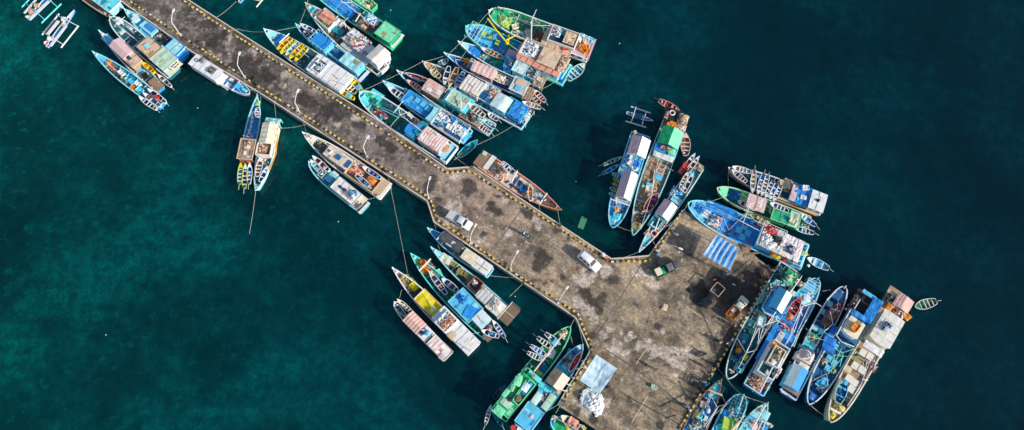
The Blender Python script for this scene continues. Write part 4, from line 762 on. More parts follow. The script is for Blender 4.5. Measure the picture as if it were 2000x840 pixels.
b.heap(690, 500, 100, 70, 1.7, "orange net", ['orange', 'rust', 'salmon', 'orange'], 60, .6, kind='net', noun='net'); b.panel(772, 550, 78, 150, 2.1, 'tan/wood:y0.5', name='stern_deck'); b.panel(800, 580, 40, 168, 1.9, 'white', name='stern_shelf'); b.it('cover', 545, 345, 'pale', 1.8, size=1.2)

b = Boat('F2', (148, 338), (630, 738), 128, "the teal boat with white aft roof", "teal boat with canoes at its bow and a white cluttered roof, outside the grey-white boat", q=.6, sf=.9, hull='teal', rim='lblue', deck='teal', inner='turq', foremat='turq', fore=.05)
b.can(180, 288, 320, 415, 46, 1.8, 'white', 'maroon', 'white canoe with red inside at the bow'); b.can(162, 322, 262, 440, 44, 1.7, 'pale', 'teal', 'pale canoe with teal inside at the bow', seat='lblue'); b.hat(320, 480, 60, 55, 'sky', .3); b.hat(370, 445, 50, 40, 'pale', .3); b.heap(300, 410, 70, 50, .9, "green and white gear", ['green', 'white', 'teal', 'pale'], 40, .4); b.grid(260, 440, 44, 60, 1.5, 1, 2, 'white', 'white')
b.heap(335, 445, 90, 46, .9, "teal gear", G_GRN+['pale', 'lblue'], 45, .35)
b.roof(470, 588, 240, 116, 2.7, 'white', 'flat', wall='offw', wav=.04, frame='offw'); b.panel(418, 552, 26, 24, 2.85, 'navy', name='solar_panel'); b.heap(455, 578, 26, 26, 2.75, "black rope", ['black', 'dgrey'], 14, .3, kind='net', noun='rope'); b.heap(525, 612, 70, 60, 2.75, "blue and white gear", G_BLUE+['pale'], 45, .4); b.pole((430, 590, 2.95), (520, 670, 2.95), m='brown', r=.06, name='oar'); b.pole((440, 580, 2.95), (530, 660, 2.95), m='brown', r=.06, name='oar')
b.panel(585, 670, 90, 110, 2.0, 'cream/tan:y0.4', name='stern_deck'); b.heap(568, 705, 60, 60, 2.1, "dark and red gear", G_DARK+['red', 'white'], 45, .5); b.it('sack', 435, 645, 'white', 1.0, size=.8); b.panel(625, 735, 24, 128, 1.5, 'white', name='stern_shelf')

# ---- west side, lower raft ------------------------------------------------------
b = Boat('G1', (534, 88), (1222, 580), 152, "the boat with a black tarpaulin", "blue boat with a black tarpaulin, ribbed tan roof and white stern roof, beside the pier", q=.8, sf=.8, hull='blue', rim='lblue', deck='teal', inner='sky', foremat='blue', fore=.2)
b.roof(792, 240, 275, 118, 2.3, 'dgrey', 'arch', .35, wall='dgrey', wav=.06, open=True, rib='x2.2'); b.roof(985, 395, 150, 128, 2.6, 'cream/tan:y0.4', 'flat', wall='wood', rib='y0.4'); b.roof(1130, 500, 200, 136, 2.5, 'white/cream:x1.8', 'flat', wall='offw', wav=.03); b.pole((1055, 455, 2.75), (1195, 555, 2.75), m='brown', r=.035, name='ridge_pole'); b.pole((630, 215, 2.4), (702, 130, 2.4), r=.1, name='crossbeam')
b.heap(885, 370, 40, 80, 1.5, "grey net", ['grey', 'lgrey', 'dgrey'], 25, .4, kind='net', noun='net')
b = Boat('G1', (572, 298), ('G2', 1345, 292), 150, "the light blue boat with a bamboo stern", "light blue boat with a grey deck and brown bamboo platform astern, second from the pier", q=.85, sf=.85, hull='lblue', rim='lblue', deck='dgrey', inner='wood', foremat='lblue', fore=.16)
b.it('cover', 735, 428, 'cream', 1.0, size=1.5); b.it('board', 740, 430, 'tan', 1.3); b.heap(788, 468, 50, 50, .9, "white and blue gear", G_BLUE, 25, .4)
for x, y, s_ in ((822, 490, 1.3), (900, 575, 1.5), (985, 640, 1.5)): b.it('crate', x, y, 'olive', .9, size=s_)
b.panel(950, 590, 170, 60, 1.1, 'beige', name='deck_mat', ang=0); b.well(1058, 700, 130, 140, 1.9, 'brown', 'maroon', h=.4); b.heap(1045, 690, 60, 50, 1.6, "white gear", G_WHITE, 25, .4); b.can(700, 400, 770, 470, 40, 1.0, 'tan', 'cream', 'tan skiff in the bow well', rim='tan', seat='tan')
b.roof(1080, 85, 140, 135, 2.7, 'lgrey', 'flat', wall='offw', K='G2', rib='x0.75', wav=.04); b.roof(1200, 200, 170, 150, 2.3, 'offw', 'flat', wall='offw', K='G2', wav=.06); b.heap(1205, 185, 130, 110, 2.4, "white and tan gear", ['white', 'offw', 'tan', 'brown', 'cream'], 80, .5, K='G2'); b.it('sack', 1215, 210, 'cream', 2.5, K='G2', size=1.4)
b.panel(1335, 285, 130, 205, 1.9, 'brown/dgrey:y0.3', K='G2', name='bamboo_platform'); b.pole((1285, 240, 2.1), (1385, 318, 2.1), m='cream', K='G2', r=.06); b.pole((1370, 155, 2.0), (1215, 332, 2.0), m='cream', K='G2', r=.07)
for k in range(15): b.pole((1372-9.5*k, 162+11.2*k, 2.02), (1452-9.8*k, 226+11.6*k, 2.0), m='wood', K='G2', r=.05, name='bamboo_pole')

b = Boat('G1', (352, 368), ('G2', 1120, 490), 196, "the green-decked boat with canoes", "green-decked blue boat with two canoes inside and a light blue cabin", q=.75, sf=.72, hull='sky', rim='turq', deck='dgreen', inner='green', foremat='lgreen', fore=.12)
b.pole((438, 555, 2.2), (566, 422, 2.2), r=.13, name='crossbeam'); b.it('basket', 478, 478, 'orange', 1.0, size=1.3); b.it('basket', 500, 552, 'orange', 1.0, size=1.3); b.it('basket', 530, 500, 'tan', 1.0, size=1.0); b.heap(555, 520, 110, 90, .9, "brown and black gear", G_TAN+['black', 'dgrey'], 70, .5); b.it('cover', 650, 590, 'lgreen', .9, size=1.2)
b.can(548, 560, 740, 812, 66, 1.6, 'pale', 'dblue', 'pale canoe stowed on the left', seat='lgrey'); b.can(688, 640, 862, 775, 74, 1.6, 'pale', 'dblue', 'pale canoe stowed on the right', seat='lgrey')
b.roof(890, 190, 295, 205, 2.9, 'sky', 'flat', wall='lblue', K='G2', wav=.07, frame='lblue'); b.heap(850, 125, 100, 70, 2.95, "blue sheet and white gear", ['rblue', 'blue', 'white', 'dblue'], 35, .4, K='G2'); b.panel(945, 265, 130, 130, 3.03, 'blue', K='G2', name='blue_sheet', ang=20, wav=.05)
b.roof(1055, 332, 150, 152, 3.1, 'pale', 'flat', wall='sky', K='G2', wav=.03, rib='y2.0'); b.can(1050, 448, 1232, 515, 62, 2.0, 'white', 'dblue', 'white canoe laid over the stern', K='G2'); b.can(1165, 345, 1290, 520, 52, 2.0, 'white', 'blue', 'white canoe along the stern quarter', 1, K='G2'); b.panel(1130, 500, 90, 120, 1.5, 'brown/dgrey:x0.3', K='G2', name='stern_platform'); b.heap(1135, 420, 60, 60, 1.5, "red and brown gear", G_TAN+['red'], 30, .4, K='G2'); b.pers(1125, 425, 1.6, 'red', K='G2')

b = Boat('G1', (150, 522), ('G2', 965, 645), 188, "the white-bowed boat", "white-bowed boat with a yellow covered hold and a large white aft roof", q=.85, sf=.85, hull='white', rim='white', deck='dgrey', inner='offw', foremat='offw', fore=.1, zb=2.6, zm=1.5, zs=1.6)
b.heap(245, 615, 60, 60, 1.3, "olive and black net", ['olive', 'black', 'dgrey', 'tan'], 35, .5, kind='net', noun='net'); b.heap(320, 680, 170, 120, 1.0, "yellowish net", ['olive', 'cream', 'tan', 'olive', 'yellow'], 120, .55, kind='net', noun='net'); b.it('crate', 385, 735, 'yellow', 1.2, size=1.5)
b.roof(510, 170, 265, 148, 2.2, 'yellow', 'gable', .3, wall='brown', K='G2', wav=.08, frame='tan'); b.panel(545, 240, 34, 44, 2.75, 'offw', K='G2', name='patch'); b.pole((455, 35, 2.9), (590, 250, 2.9), m='cream', K='G2', r=.06, name='ridge_pole'); b.pole((365, 122, 2.5), (460, 28, 2.5), m='cream', K='G2', r=.08, name='crossbeam')
b.roof(798, 455, 512, 190, 3.0, 'white', 'flat', wall='white', K='G2', front=-.0, wav=.03); b.panel(632, 285, 80, 185, 3.08, 'pale', K='G2', name='front_ledge', wav=.1); b.well(690, 355, 155, 185, 3.4, 'white', 'brown', K='G2', h=.3, base=3.0, name='roof_well'); b.heap(695, 365, 130, 160, 3.1, "orange-brown sacks", ['rust', 'brown', 'tan', 'salmon'], 110, .6, K='G2', kind='sack', noun='sacks'); b.it('tub', 678, 312, 'white', 3.4, K='G2', size=1.0); b.it('tub', 640, 345, 'white', 3.4, K='G2', size=.8)
b.panel(750, 500, 70, 80, 3.11, 'tan', K='G2', name='stained_patch', th=.02, wav=.02); b.pole((790, 570, 3.2), (940, 655, 3.2), m='dgrey', K='G2', r=.03, name='rope_line')

b = Boat('G2', (160, 160), (712, 718), 138, "the pink-roofed barge", "boat with pink gabled roof, white cabin and pink striped roof, outermost of lower raft", q=.5, sf=1.0, tm=.3, hull='navy', rim='offw', deck='dteal', inner='dteal', foremat='teal', fore=.03)
b.can(188, 128, 345, 272, 50, 1.6, 'teal', 'dgrey', 'teal canoe at the bow on the inner side', seat='cream', rim='cream'); b.can(158, 172, 270, 300, 50, 1.6, 'turq', 'dgreen', 'turquoise canoe at the bow on the outer side', seat='teal'); b.it('crate', 260, 235, 'teal', 1.4)
b.roof(365, 367, 200, 150, 2.9, 'pink/salmon:x0.6', 'gable', .5, wall='lilac', wav=.03, rib='x0.6'); b.roof(482, 482, 110, 140, 2.4, 'white', 'flat', wall='white', wav=.04); b.heap(455, 460, 60, 80, 2.5, "black and blue gear", ['black', 'rblue', 'white', 'navy'], 50, .4); b.it('cover', 478, 465, 'sky', 2.55, size=.9)
b.roof(580, 585, 135, 130, 2.7, 'white/salmon:x0.7', 'flat', wall='offw', wav=.06, rib='x0.7'); b.roof(668, 668, 120, 128, 2.3, 'white', 'flat', wall='wood', wav=.06, frame='tan'); b.heap(640, 650, 50, 30, 2.4, "red rags", G_RED, 20, .2); b.panel(640, 715, 40, 60, 2.45, 'lilac', name='patch', th=.02)
# ---- pier head ------------------------------------------------------------------
b = Boat('O', (886, 389), (405, 82), 108, "the red boat", "red-brown wooden boat with a tan deck lying along the pier head", q=.85, sf=.92, hull='rust', rim='salmon', deck='beige', inner='salmon', foremat='rust', zb=2.6, zm=1.4, zs=1.7, fore=.12)
b.panel(428, 95, 66, 96, 1.9, 'brown', name='stern_deck'); b.hat(440, 60, 22, 20, 'pgreen', .2, z=2.0); b.panel(470, 112, 30, 92, 2.0, 'offw', name='cross_bench'); b.heap(520, 165, 110, 74, 1.2, "tan and white gear", G_TAN+['white', 'offw', 'cream'], 110, .5); b.it('basket', 516, 168, 'dgrey', 1.5, size=.7); b.it('cover', 540, 190, 'tan', 1.2, size=1.4)
b.can(628, 192, 542, 112, 34, 2.4, 'white', 'dblue', 'white canoe with dark blue inside, resting on the aft rail'); b.pole((575, 235, 2.1), (600, 220, 2.9), (628, 168, 2.9), (632, 160, 2.1), r=.13, name='hoop'); b.pole((570, 232, 1.7), (582, 240, 1.7), r=.08)
b.it('cover', 634, 228, 'dblue', 1.0, size=1.1); b.it('cover', 680, 260, 'dblue', 1.0, size=.9); b.can(707, 238, 709, 336, 27, 1.7, 'white', 'orange', 'white and orange dinghy across the hold', seat='orange'); b.heap(752, 308, 60, 50, 1.0, "white and grey gear", G_WHITE+['tan'], 50, .4); b.hat(765, 318, 26, 24, 'dblue', .3); b.pole((762, 355, 2.0), (805, 292, 2.0), m='cream', r=.11, name='crossbeam'); b.pers(790, 345, 1.2, 'offw'); b.it('crate', 660, 280, 'blue', 1.0, size=.9)
b.heap(610, 255, 120, 14, 1.0, "navy net along the rail", ['navy', 'dgrey', 'dblue'], 25, .3, kind='net', noun='net')

b = Boat('H2', (180, 566), ('H1', 482, 432), 205, "the two-gabled boat", "blue boat with two gabled white roofs, shaded slopes painted lilac, canoes hung on its side", q=.6, sf=.95, hull='sky', rim='lblue', deck='blue', inner='sky', foremat='sky', zb=3.0, zm=1.7, zs=1.8, fore=.12, dz=1.1)
b.roof(462, 560, 195, 200, 3.6, 'white', 'gable', .75, wall='pale', K='H1', rib='y0.5', wav=.04, m2='lilac/pink:y0.5'); b.roof(400, 720, 130, 190, 2.5, 'sky', 'flat', wall='sky', K='H1', frame='lblue'); b.heap(395, 715, 120, 160, 2.6, "blue and white gear", ['blue', 'sky', 'white', 'pale', 'rblue'], 90, .5, K='H1'); b.it('ring', 415, 782, 'offw', 2.7, K='H1', size=1.2)  # aft roof: shade of the far slope painted as lilac stripes
for x, y, c in ((385, 680, 'pale'), (440, 690, 'sky'), (370, 735, 'white'), (430, 745, 'rblue')): b.it('crate', x, y, c, 2.7, K='H1', size=1.2)
b.roof(318, 160, 265, 152, 3.5, 'white', 'gable', .75, wall='pale', wav=.03, rib='y0.42', m2='lilac/pink:y0.42'); b.it('drum', 415, 425, 'tan', 1.9, K='H1')  # forward roof: lilac painted on the slope turned from the sun
for x0, y0, x1, y1, c, n_, w_ in ((170, 44, 262, 82, 'sky', 'blue', 'sky blue'), (182, 92, 262, 132, 'teal', 'dteal', 'teal'), (160, 128, 245, 172, 'maroon', 'red', 'maroon'), (152, 180, 232, 222, 'sky', 'teal', 'sky blue'), (138, 232, 225, 272, 'blue', 'sky', 'blue')): b.can(x0, y0, x1, y1, 40, 1.9, c, n_, w_+' canoe hung across the left rail', rim=c, seat='yellow')
b.hat(220, 385, 60, 34, 'tan', .35, ang=20); b.heap(235, 375, 90, 120, 1.2, "blue and tan gear", ['blue', 'sky', 'tan', 'navy', 'white'], 70, .4); b.it('sack', 222, 390, 'orange', 1.6, size=1.4); b.pole((160, 290, 2.3), (345, 355, 2.3), r=.12, name='crossbeam'); b.pole((215, 240, 2.4), (215, 320, 2.2), r=.09); b.pole((265, 300, 2.4), (275, 240, 2.4), r=.07); b.heap(220, 470, 90, 80, 2.0, "turquoise rope", ['turq', 'sky', 'pale'], 40, .3, kind='net', noun='rope')

b = Boat('H2', (378, 640), ('H1', 868, 208), 246, "the green-tented boat", "large brown-decked boat with a green tent roof and net baskets astern, between two gabled boats", q=.7, sf=.9, hull='dblue', rim='lblue', deck='brown', inner='wood', foremat='olive', zb=3.4, zm=1.9, zs=2.2, fore=.1, dz=1.3)
b.panel(820, 240, 130, 225, 2.4, 'black', K='H1', name='stern_deck'); b.heap(915, 280, 100, 100, 2.5, "tan net", ['tan', 'cream', 'olive', 'brown'], 110, .8, K='H1', kind='net', noun='net'); b.heap(745, 235, 80, 40, 2.5, "brown and pink gear", G_TAN+['pink'], 40, .4, K='H1'); b.heap(890, 350, 100, 110, 2.5, "tan and grey gear", G_TAN+['grey', 'lgrey', 'white'], 90, .6, K='H1')
for x, y in ((755, 352), (788, 340), (812, 352), (800, 378), (826, 385)): b.it('drum', x, y, 'orange', 2.6, K='H1', size=1.3)
b.it('ring', 800, 215, 'lgrey', 2.5, K='H1', size=1.2); b.roof(785, 462, 185, 225, 4.2, 'lgreen', 'gable', .75, m2='green', wall='dblue', K='H1', wav=.07, open=False, base=2.0); b.roof(732, 590, 80, 230, 3.3, 'blue', 'flat', wall='sky', K='H1', front=.3, wav=.04); b.heap(735, 575, 50, 120, 3.4, "tan and white gear", G_TAN+['white', 'navy'], 50, .4, K='H1'); b.panel(715, 655, 70, 215, 2.7, 'offw', K='H1', name='awning', wav=.14); b.it('cover', 800, 605, 'lgreen', 3.5, K='H1', size=1.3)  # tent: shaded slope painted the darker green
b.panel(560, 755, 190, 70, 1.4, 'wood/brown:x0.5', K='H1', name='plank_deck'); b.grid(690, 790, 90, 70, 2.2, 2, 1, 'pink', 'pink', K='H1', r=.07); b.pole((585, 12, 3.2), (560, 240, 3.0), r=.06); b.hat(630, 78, 58, 58, 'sky', .5); b.hat(528, 165, 60, 44, 'sky', .4); b.hat(590, 130, 50, 40, 'olive', .4); b.it('crate', 520, 205, 'cream', 1.4, size=1.4); b.it('board', 545, 220, 'tan', 1.9); b.heap(570, 190, 60, 80, 1.4, "olive and brown gear", G_TAN+['olive'], 40, .4); b.it('drum', 470, 175, 'turq', 1.4, size=.8)
b.can(618, 240, 498, 405, 92, 2.3, 'plum', 'maroon', 'plum-coloured dinghy on the foredeck', rim='pink', seat='plum'); b.it('ring', 467, 382, 'orange', 1.6, size=1.1); b.pers(462, 432, 1.4, 'pale'); b.pers(492, 420, 1.4, 'salmon'); b.heap(475, 465, 110, 80, 1.4, "black, white and tan gear", G_DARK+['white', 'tan', 'salmon'], 70, .45); b.grid(405, 545, 60, 60, 2.9, 1, 2, 'olive', 'olive'); b.heap(450, 555, 40, 30, 2.9, "cream rope", ['cream', 'tan'], 20, .3, kind='net', noun='rope')
b.rig(((625, -110, 4.5), (560, 245, 3.2)), ((560, 245, 3.2), (455, 560, 3.0)), r=.05); b.mast(640, 60, 7.0, m='tan', cross=1.6)

b = Boat('H2', (435, 802), ('H1', 1078, 762), 138, "the slim boat at the pier corner", "slim turquoise boat with white roof, shaded slope painted lilac, orange ring, at the pier corner", q=.85, sf=.8, hull='turq', rim='pale', deck='teal', inner='turq', foremat='turq', zb=2.8, zm=1.5, zs=1.6, fore=.22)
b.roof(698, 395, 165, 150, 3.1, 'white', 'gable', .6, wall='pale', wav=.03, rib='x0.45', m2='lilac/pink:x0.45'); b.well(598, 512, 110, 110, 1.9, 'turq', 'dteal', h=.5); b.pole((545, 540, 2.5), (625, 580, 2.5), r=.1, name='crossbeam'); b.pole((635, 470, 2.6), (585, 600, 2.5), r=.1, name='beam'); b.it('ring', 575, 625, 'salmon', 1.5, size=1.5); b.heap(520, 625, 60, 70, 1.5, "pink and blue gear", ['pink', 'sky', 'navy', 'tan'], 40, .4); b.panel(650, 545, 120, 30, 1.6, 'brown', name='side_deck')  # roof shade painted lilac on the slope away from the sun
b.panel(795, 300, 60, 100, 1.8, 'lblue', name='hatch_cover'); b.heap(790, 235, 110, 120, 1.3, "blue, white and green gear", ['blue', 'white', 'sky', 'lime', 'pale', 'navy'], 90, .5); b.heap(865, 150, 170, 60, 1.3, "white and brown gear", G_MIX+['turq'], 80, .5); b.can(905, 30, 830, 190, 40, 1.9, 'white', 'wood', 'white canoe on the aft deck', seat='offw'); b.can(960, 40, 870, 230, 40, 1.9, 'offw', 'dgrey', 'grey canoe on the aft deck', seat='offw')
b.can(1035, 632, 925, 790, 42, 2.1, 'white', 'maroon', 'white canoe along the stern, outer of two', 1, K='H1'); b.can(1078, 660, 965, 820, 42, 2.1, 'white', 'maroon', 'white canoe along the stern, inner of two', 1, K='H1'); b.it('crate', 930, 765, 'red', 2.2, K='H1', size=1.3); b.it('crate', 890, 815, 'maroon', 2.0, K='H1', size=1.2); b.panel(1070, 765, 70, 100, 1.7, 'wood', K='H1', name='stern_deck'); b.heap(1065, 770, 60, 80, 1.8, "brown and pale gear", G_TAN+['pale', 'grey'], 45, .4, K='H1')
canoe('H1', 935, 425, 938, 650, 92, 'pink', 'brown', "pinkish-brown dinghy afloat beside the green-tented boat", rim='pink', seat='pink', dzz=.2)
canoe('H1', 880, 190, 668, 82, 76, 'salmon', 'maroon', "red dinghy with a dark inside afloat at the green-tented boat's stern", 1, rim='salmon', seat='salmon')
canoe('H1', 288, 664, 100, 742, 42, 'yellow', 'dblue', "yellow-tipped canoe afloat, upper of the pair left of the two-gabled boat", 1, rim='lblue', seat='yellow')
canoe('H1', 258, 742, 90, 838, 42, 'sky', 'blue', "blue canoe with yellow tip afloat, lower of the pair left of the two-gabled boat", 1, rim='lblue', seat='sky')

b = Boat('I', (360, 98), (1002, 362), 146, "the canoe-laden boat", "blue-decked boat carrying white canoes across its deck, orange side and white aft roof", q=.75, sf=.85, hull='salmon', rim='offw', deck='dteal', inner='blue', foremat='dblue', zb=2.8, zm=1.6, zs=1.7, fore=.04)
b.can(382, 92, 512, 128, 40, 2.3, 'white', 'tan', 'white canoe with tan inside by the right bow'); b.can(380, 112, 482, 196, 40, 2.3, 'white', 'dblue', 'white canoe with blue inside along the left bow', seat='tan')
for x0, y0, x1, y1, n_ in ((521, 272, 536, 112, 'tan'), (558, 282, 600, 140, 'blue'), (584, 292, 628, 155, 'wood'), (608, 305, 668, 188, 'dblue'), (640, 316, 692, 205, 'blue'), (664, 328, 718, 222, 'dblue')): b.can(x0, y0, x1, y1, 36, 2.4, 'white', n_, 'white canoe with %s inside lying athwart' % {'tan': 'tan', 'wood': 'brown', 'blue': 'blue', 'dblue': 'dark blue'}[n_], 1)
b.heap(760, 220, 70, 90, 1.0, "tan and black gear", G_TAN+['black', 'cream'], 70, .7); b.it('cover', 748, 212, 'tan', 1.6, size=1.6); b.pole((770, 190, 3.4), (775, 250, 2.2), m='brown', r=.07); b.roof(862, 282, 145, 128, 2.5, 'blue', 'flat', wall='sky', wav=.05); b.it('cover', 872, 300, 'white', 2.6, size=.8); b.panel(808, 268, 40, 110, 2.55, 'pink', name='side_flap', wav=.1); b.it('crate', 882, 238, 'white', 2.55, size=1.2)
b.roof(972, 325, 110, 128, 3.0, 'white', 'flat', wall='offw', wav=.03); b.heap(972, 322, 22, 18, 3.05, "black rags", ['black', 'dgrey'], 8, .15); b.pole((700, 318, 1.9), (960, 425, 1.8), m='orange', r=.12, name='side_rail'); b.panel(760, 320, 160, 16, 1.5, 'cream', name='side_deck')

b = Boat('I', (282, 238), (912, 482), 124, "the pink-canopied green boat", "green boat with a pink roof amidships and a green roof aft, middle of three", q=.62, sf=.85, hull='green', rim='pgreen', deck='dgreen', inner='green', foremat='lgreen', zb=2.8, zm=1.5, fore=.12)
b.heap(395, 285, 80, 70, 1.0, "blue net", ['rblue', 'blue', 'teal', 'dteal'], 70, .6, kind='net', noun='net'); b.can(420, 325, 545, 382, 42, 1.7, 'white', 'maroon', 'white canoe with red inside beside the pink roof'); b.roof(552, 338, 132, 98, 3.1, 'pink/lilac:x0.4', 'flat', wall='brown', open=True, wav=.07); b.pole((430, 275, 2.0), (495, 300, 2.4), r=.08)
b.it('tyre', 660, 398, 'tan', 1.8, size=1.3); b.heap(640, 372, 60, 70, 1.0, "teal and brown gear", G_GRN+['brown', 'white'], 45, .5); b.can(640, 340, 768, 398, 44, 2.3, 'white', 'dblue', 'white canoe with blue inside on the right aft rail', seat='white'); b.roof(718, 430, 122, 74, 2.6, 'green', 'flat', wall='green', frame='pgreen', wav=.08); b.roof(812, 452, 72, 100, 2.4, 'pgreen', 'flat', wall='green', frame='lgreen'); b.it('crate', 795, 468, 'cream', 2.5, size=1.3)
b.can(845, 412, 955, 495, 40, 1.9, 'white', 'blue', 'white canoe hung over the stern, upper of two', 1); b.can(808, 508, 942, 545, 40, 1.9, 'white', 'dblue', 'white canoe hung over the stern, lower of two', 1); b.heap(880, 490, 50, 50, 1.4, "brown and white gear", G_MIX, 35, .4); b.heap(560, 440, 180, 24, .9, "olive and tan gear", ['olive', 'tan', 'lime', 'white'], 60, .35); b.it('sack', 658, 448, 'turq', .9, size=.9)

b = Boat('I', (84, 338), (882, 708), 188, "the big blue trawler", "big blue trawler with pink net-covered roof and white sacks, along the pier head's top", q=.62, sf=.95, hull='sky', rim='lblue', deck='blue', inner='sky', foremat='sky', zb=3.6, zm=2.0, zs=2.1, dz=1.3, fore=.2)
b.panel(310, 388, 220, 70, 2.0, 'blue', name='deck_tarpaulin', wav=.18, ang=3); b.heap(195, 408, 90, 60, 2.6, "white net", ['white', 'pale', 'lblue', 'sky'], 60, .5, kind='net', noun='net'); b.hat(262, 460, 90, 70, 'pale', .8, name='winch_bed'); b.heap(268, 465, 90, 80, 2.0, "white and red gear", ['white', 'pale', 'sky', 'red', 'navy'], 80, .6); b.it('drum', 285, 445, 'salmon', 2.2, size=.9); b.heap(160, 370, 80, 60, 2.8, "blue sheets", ['blue', 'sky', 'rblue'], 25, .4)
b.mast(430, 458, 8.0, m='pale', r=.14, cross=2.0); b.rig(((430, 455, 6), (322, 428, 2.3)), ((430, 455, 6), (362, 522, 2.1)), ((430, 455, 6), (572, 528, 4)), ((320, 430, 2.6), (360, 520, 2.4)), ((110, 332, 3.2), (430, 450, 5.5)), ((235, 350, 2.6), (430, 455, 5))); b.hat(465, 540, 170, 150, 'blue', .35, name='hold_cover')
for x, y in ((430, 522), (492, 545), (470, 500), (455, 570)): b.hat(x, y, 40, 40, 'sky', .25, z=1.65)
b.heap(400, 545, 70, 50, 1.4, "brown and tan net", G_TAN, 60, .5, kind='net', noun='net'); b.it('tyre', 405, 558, 'tan', 1.8, size=1.4); b.it('drum', 465, 495, 'red', 1.8, size=.8); b.it('tyre', 572, 480, 'tan', 2.0, size=1.0); b.it('cover', 555, 500, 'maroon', 1.5, size=1.2); b.heap(490, 600, 80, 36, 1.4, "rust and teal gear", G_TAN+['rust', 'teal'], 40, .4)
b.roof(650, 580, 160, 150, 3.6, 'lgrey', 'flat', wall='sky', frame='pale', rail='white'); b.heap(620, 600, 90, 100, 3.7, "white sacks", ['white', 'pale', 'white', 'offw'], 80, .6, kind='sack', noun='sacks'); b.heap(645, 525, 100, 60, 3.7, "red and brown gear", G_RED+['brown', 'dgrey'], 60, .5); b.heap(685, 590, 80, 60, 3.7, "black net", ['black', 'dgrey'], 50, .6, kind='net', noun='net'); b.it('sack', 670, 620, 'white', 3.9, size=1.2); b.it('sack', 650, 630, 'offw', 3.9, size=1.2); b.it('sack', 635, 640, 'white', 3.9, size=1.1)
b.roof(782, 640, 165, 150, 3.5, 'white/pink:x0.6', 'arch', .25, wall='lblue', wav=.16, rib='x0.6'); b.heap(785, 655, 70, 60, 3.8, "navy rags", ['navy', 'pink', 'white'], 30, .25); b.it('basket', 662, 688, 'orange', 2.1, size=1.2); b.it('basket', 690, 698, 'yellow', 2.1, size=1.2); b.it('basket', 738, 720, 'red', 2.1, size=1.1); b.grid(855, 690, 60, 150, 3.0, 1, 2, 'pale', 'pale', r=.07); b.it('ring', 880, 685, 'yellow', 2.2)
b.pole((565, 600, 2.6), (870, 745, 2.5), m='lblue', r=.12, name='side_rail'); b.pole((900, 640, 2.4), (845, 780, 2.4), m='lblue', r=.12, name='stern_rail')
canoe('I', 898, 712, 1048, 786, 62, 'turq', 'sky', "light turquoise canoe afloat off the big blue trawler's stern", 1, rim='pale')
o = MB().use('white').blob((0, 0, .1), (.6, .6, .4), 0, 3, .1, 10, 6).build('mooring_float', None, at('I', 905, 766, 0)); tag(o, "white round float in the water beside the light turquoise canoe", 'float')

# ---- east quay ---------------------------------------------------------------
b = Boat('J2', (112, 524), ('J1', 850, 68), 236, "the quayside boat with a green net", "dark teal boat with blue gabled roof, sun slope painted pale, green net, against the quay", q=.6, sf=.92, hull='teal', rim='pale', deck='dteal', inner='dteal', foremat='dteal', zb=3.6, zm=2.2, zs=2.4, dz=1.5, fore=.03)
b.panel(850, 190, 200, 200, 2.8, 'dgrey', K='J1', name='stern_deck'); b.heap(855, 195, 170, 150, 2.9, "bright green net", ['green', 'dgreen', 'green', 'lgreen'], 90, .5, K='J1', kind='net', noun='net'); b.heap(850, 200, 80, 70, 3.2, "cream floats", ['cream', 'pgreen', 'offw'], 60, .4, K='J1', kind='net', noun='floats'); b.heap(945, 250, 70, 160, 2.9, "cream and brown rope", ['cream', 'tan', 'dgreen', 'brown'], 70, .5, K='J1', kind='net', noun='rope')
b.heap(760, 270, 90, 110, 3.0, "black and turquoise gear", ['black', 'turq', 'dgrey', 'pale'], 60, .6, K='J1'); b.panel(715, 480, 340, 240, 3.3, 'dblue', K='J1', name='side_deck'); b.roof(745, 462, 250, 185, 6.5, 'pale', 'gable', .7, m2='sky', wall='blue', K='J1', wav=.02, base=3.2); b.panel(625, 605, 40, 230, 3.5, 'turq', K='J1', name='front_ledge'); b.pole((528, 545, 4.2), (650, 330, 4.2), m='pale', K='J1', r=.09, name='side_rail'); b.pole((528, 545, 4.2), (560, 600, 4.2), (745, 680, 4.2), m='pale', K='J1', r=.09, name='front_rail'); b.panel(885, 372, 60, 70, 3.6, 'pgreen', K='J1', name='deck_box')  # gabled roof: sun-facing slope painted paler than the shaded one
for x, y, c in ((690, 320, 'maroon'), (670, 345, 'dblue'), (640, 400, 'brown'), (700, 260, 'pale'), (680, 265, 'turq')): b.it('crate', x, y, c, 3.4, K='J1')
b.pers(655, 375, 3.4, 'white', K='J1'); b.it('crate', 510, 712, 'pale', 3.6, K='J1', size=1.7); b.mast(565, 748, 9.0, m='white', r=.16, K='J1', cross=2.2); b.heap(600, 790, 160, 120, 2.0, "navy, brown and white gear", ['navy', 'brown', 'white', 'dgrey', 'pale'], 90, .6, K='J1'); b.heap(480, 640, 60, 120, 2.2, "black gear by the quay", G_DARK, 50, .5, K='J1')
b.rig(((1000, 172, 5.5), (600, 720, 6.5)), ((985, 200, 5.2), (590, 740, 6.0)), ((565, 748, 7), (710, 700, 4.5)), ((565, 748, 7), (450, 830, 2.8)), K='J1', r=.07); b.rig(((430, 0, 6), (300, 255, 4)), ((405, 0, 6), (310, 250, 4)), ((475, 0, 6), (408, 232, 3)), ((440, 0, 6), (412, 225, 3)), ((300, 260, 4.2), (405, 230, 3.8)), ((210, 110, 3), (300, 262, 4)), ((300, 260, 4), (225, 410, 3.2)), r=.07)
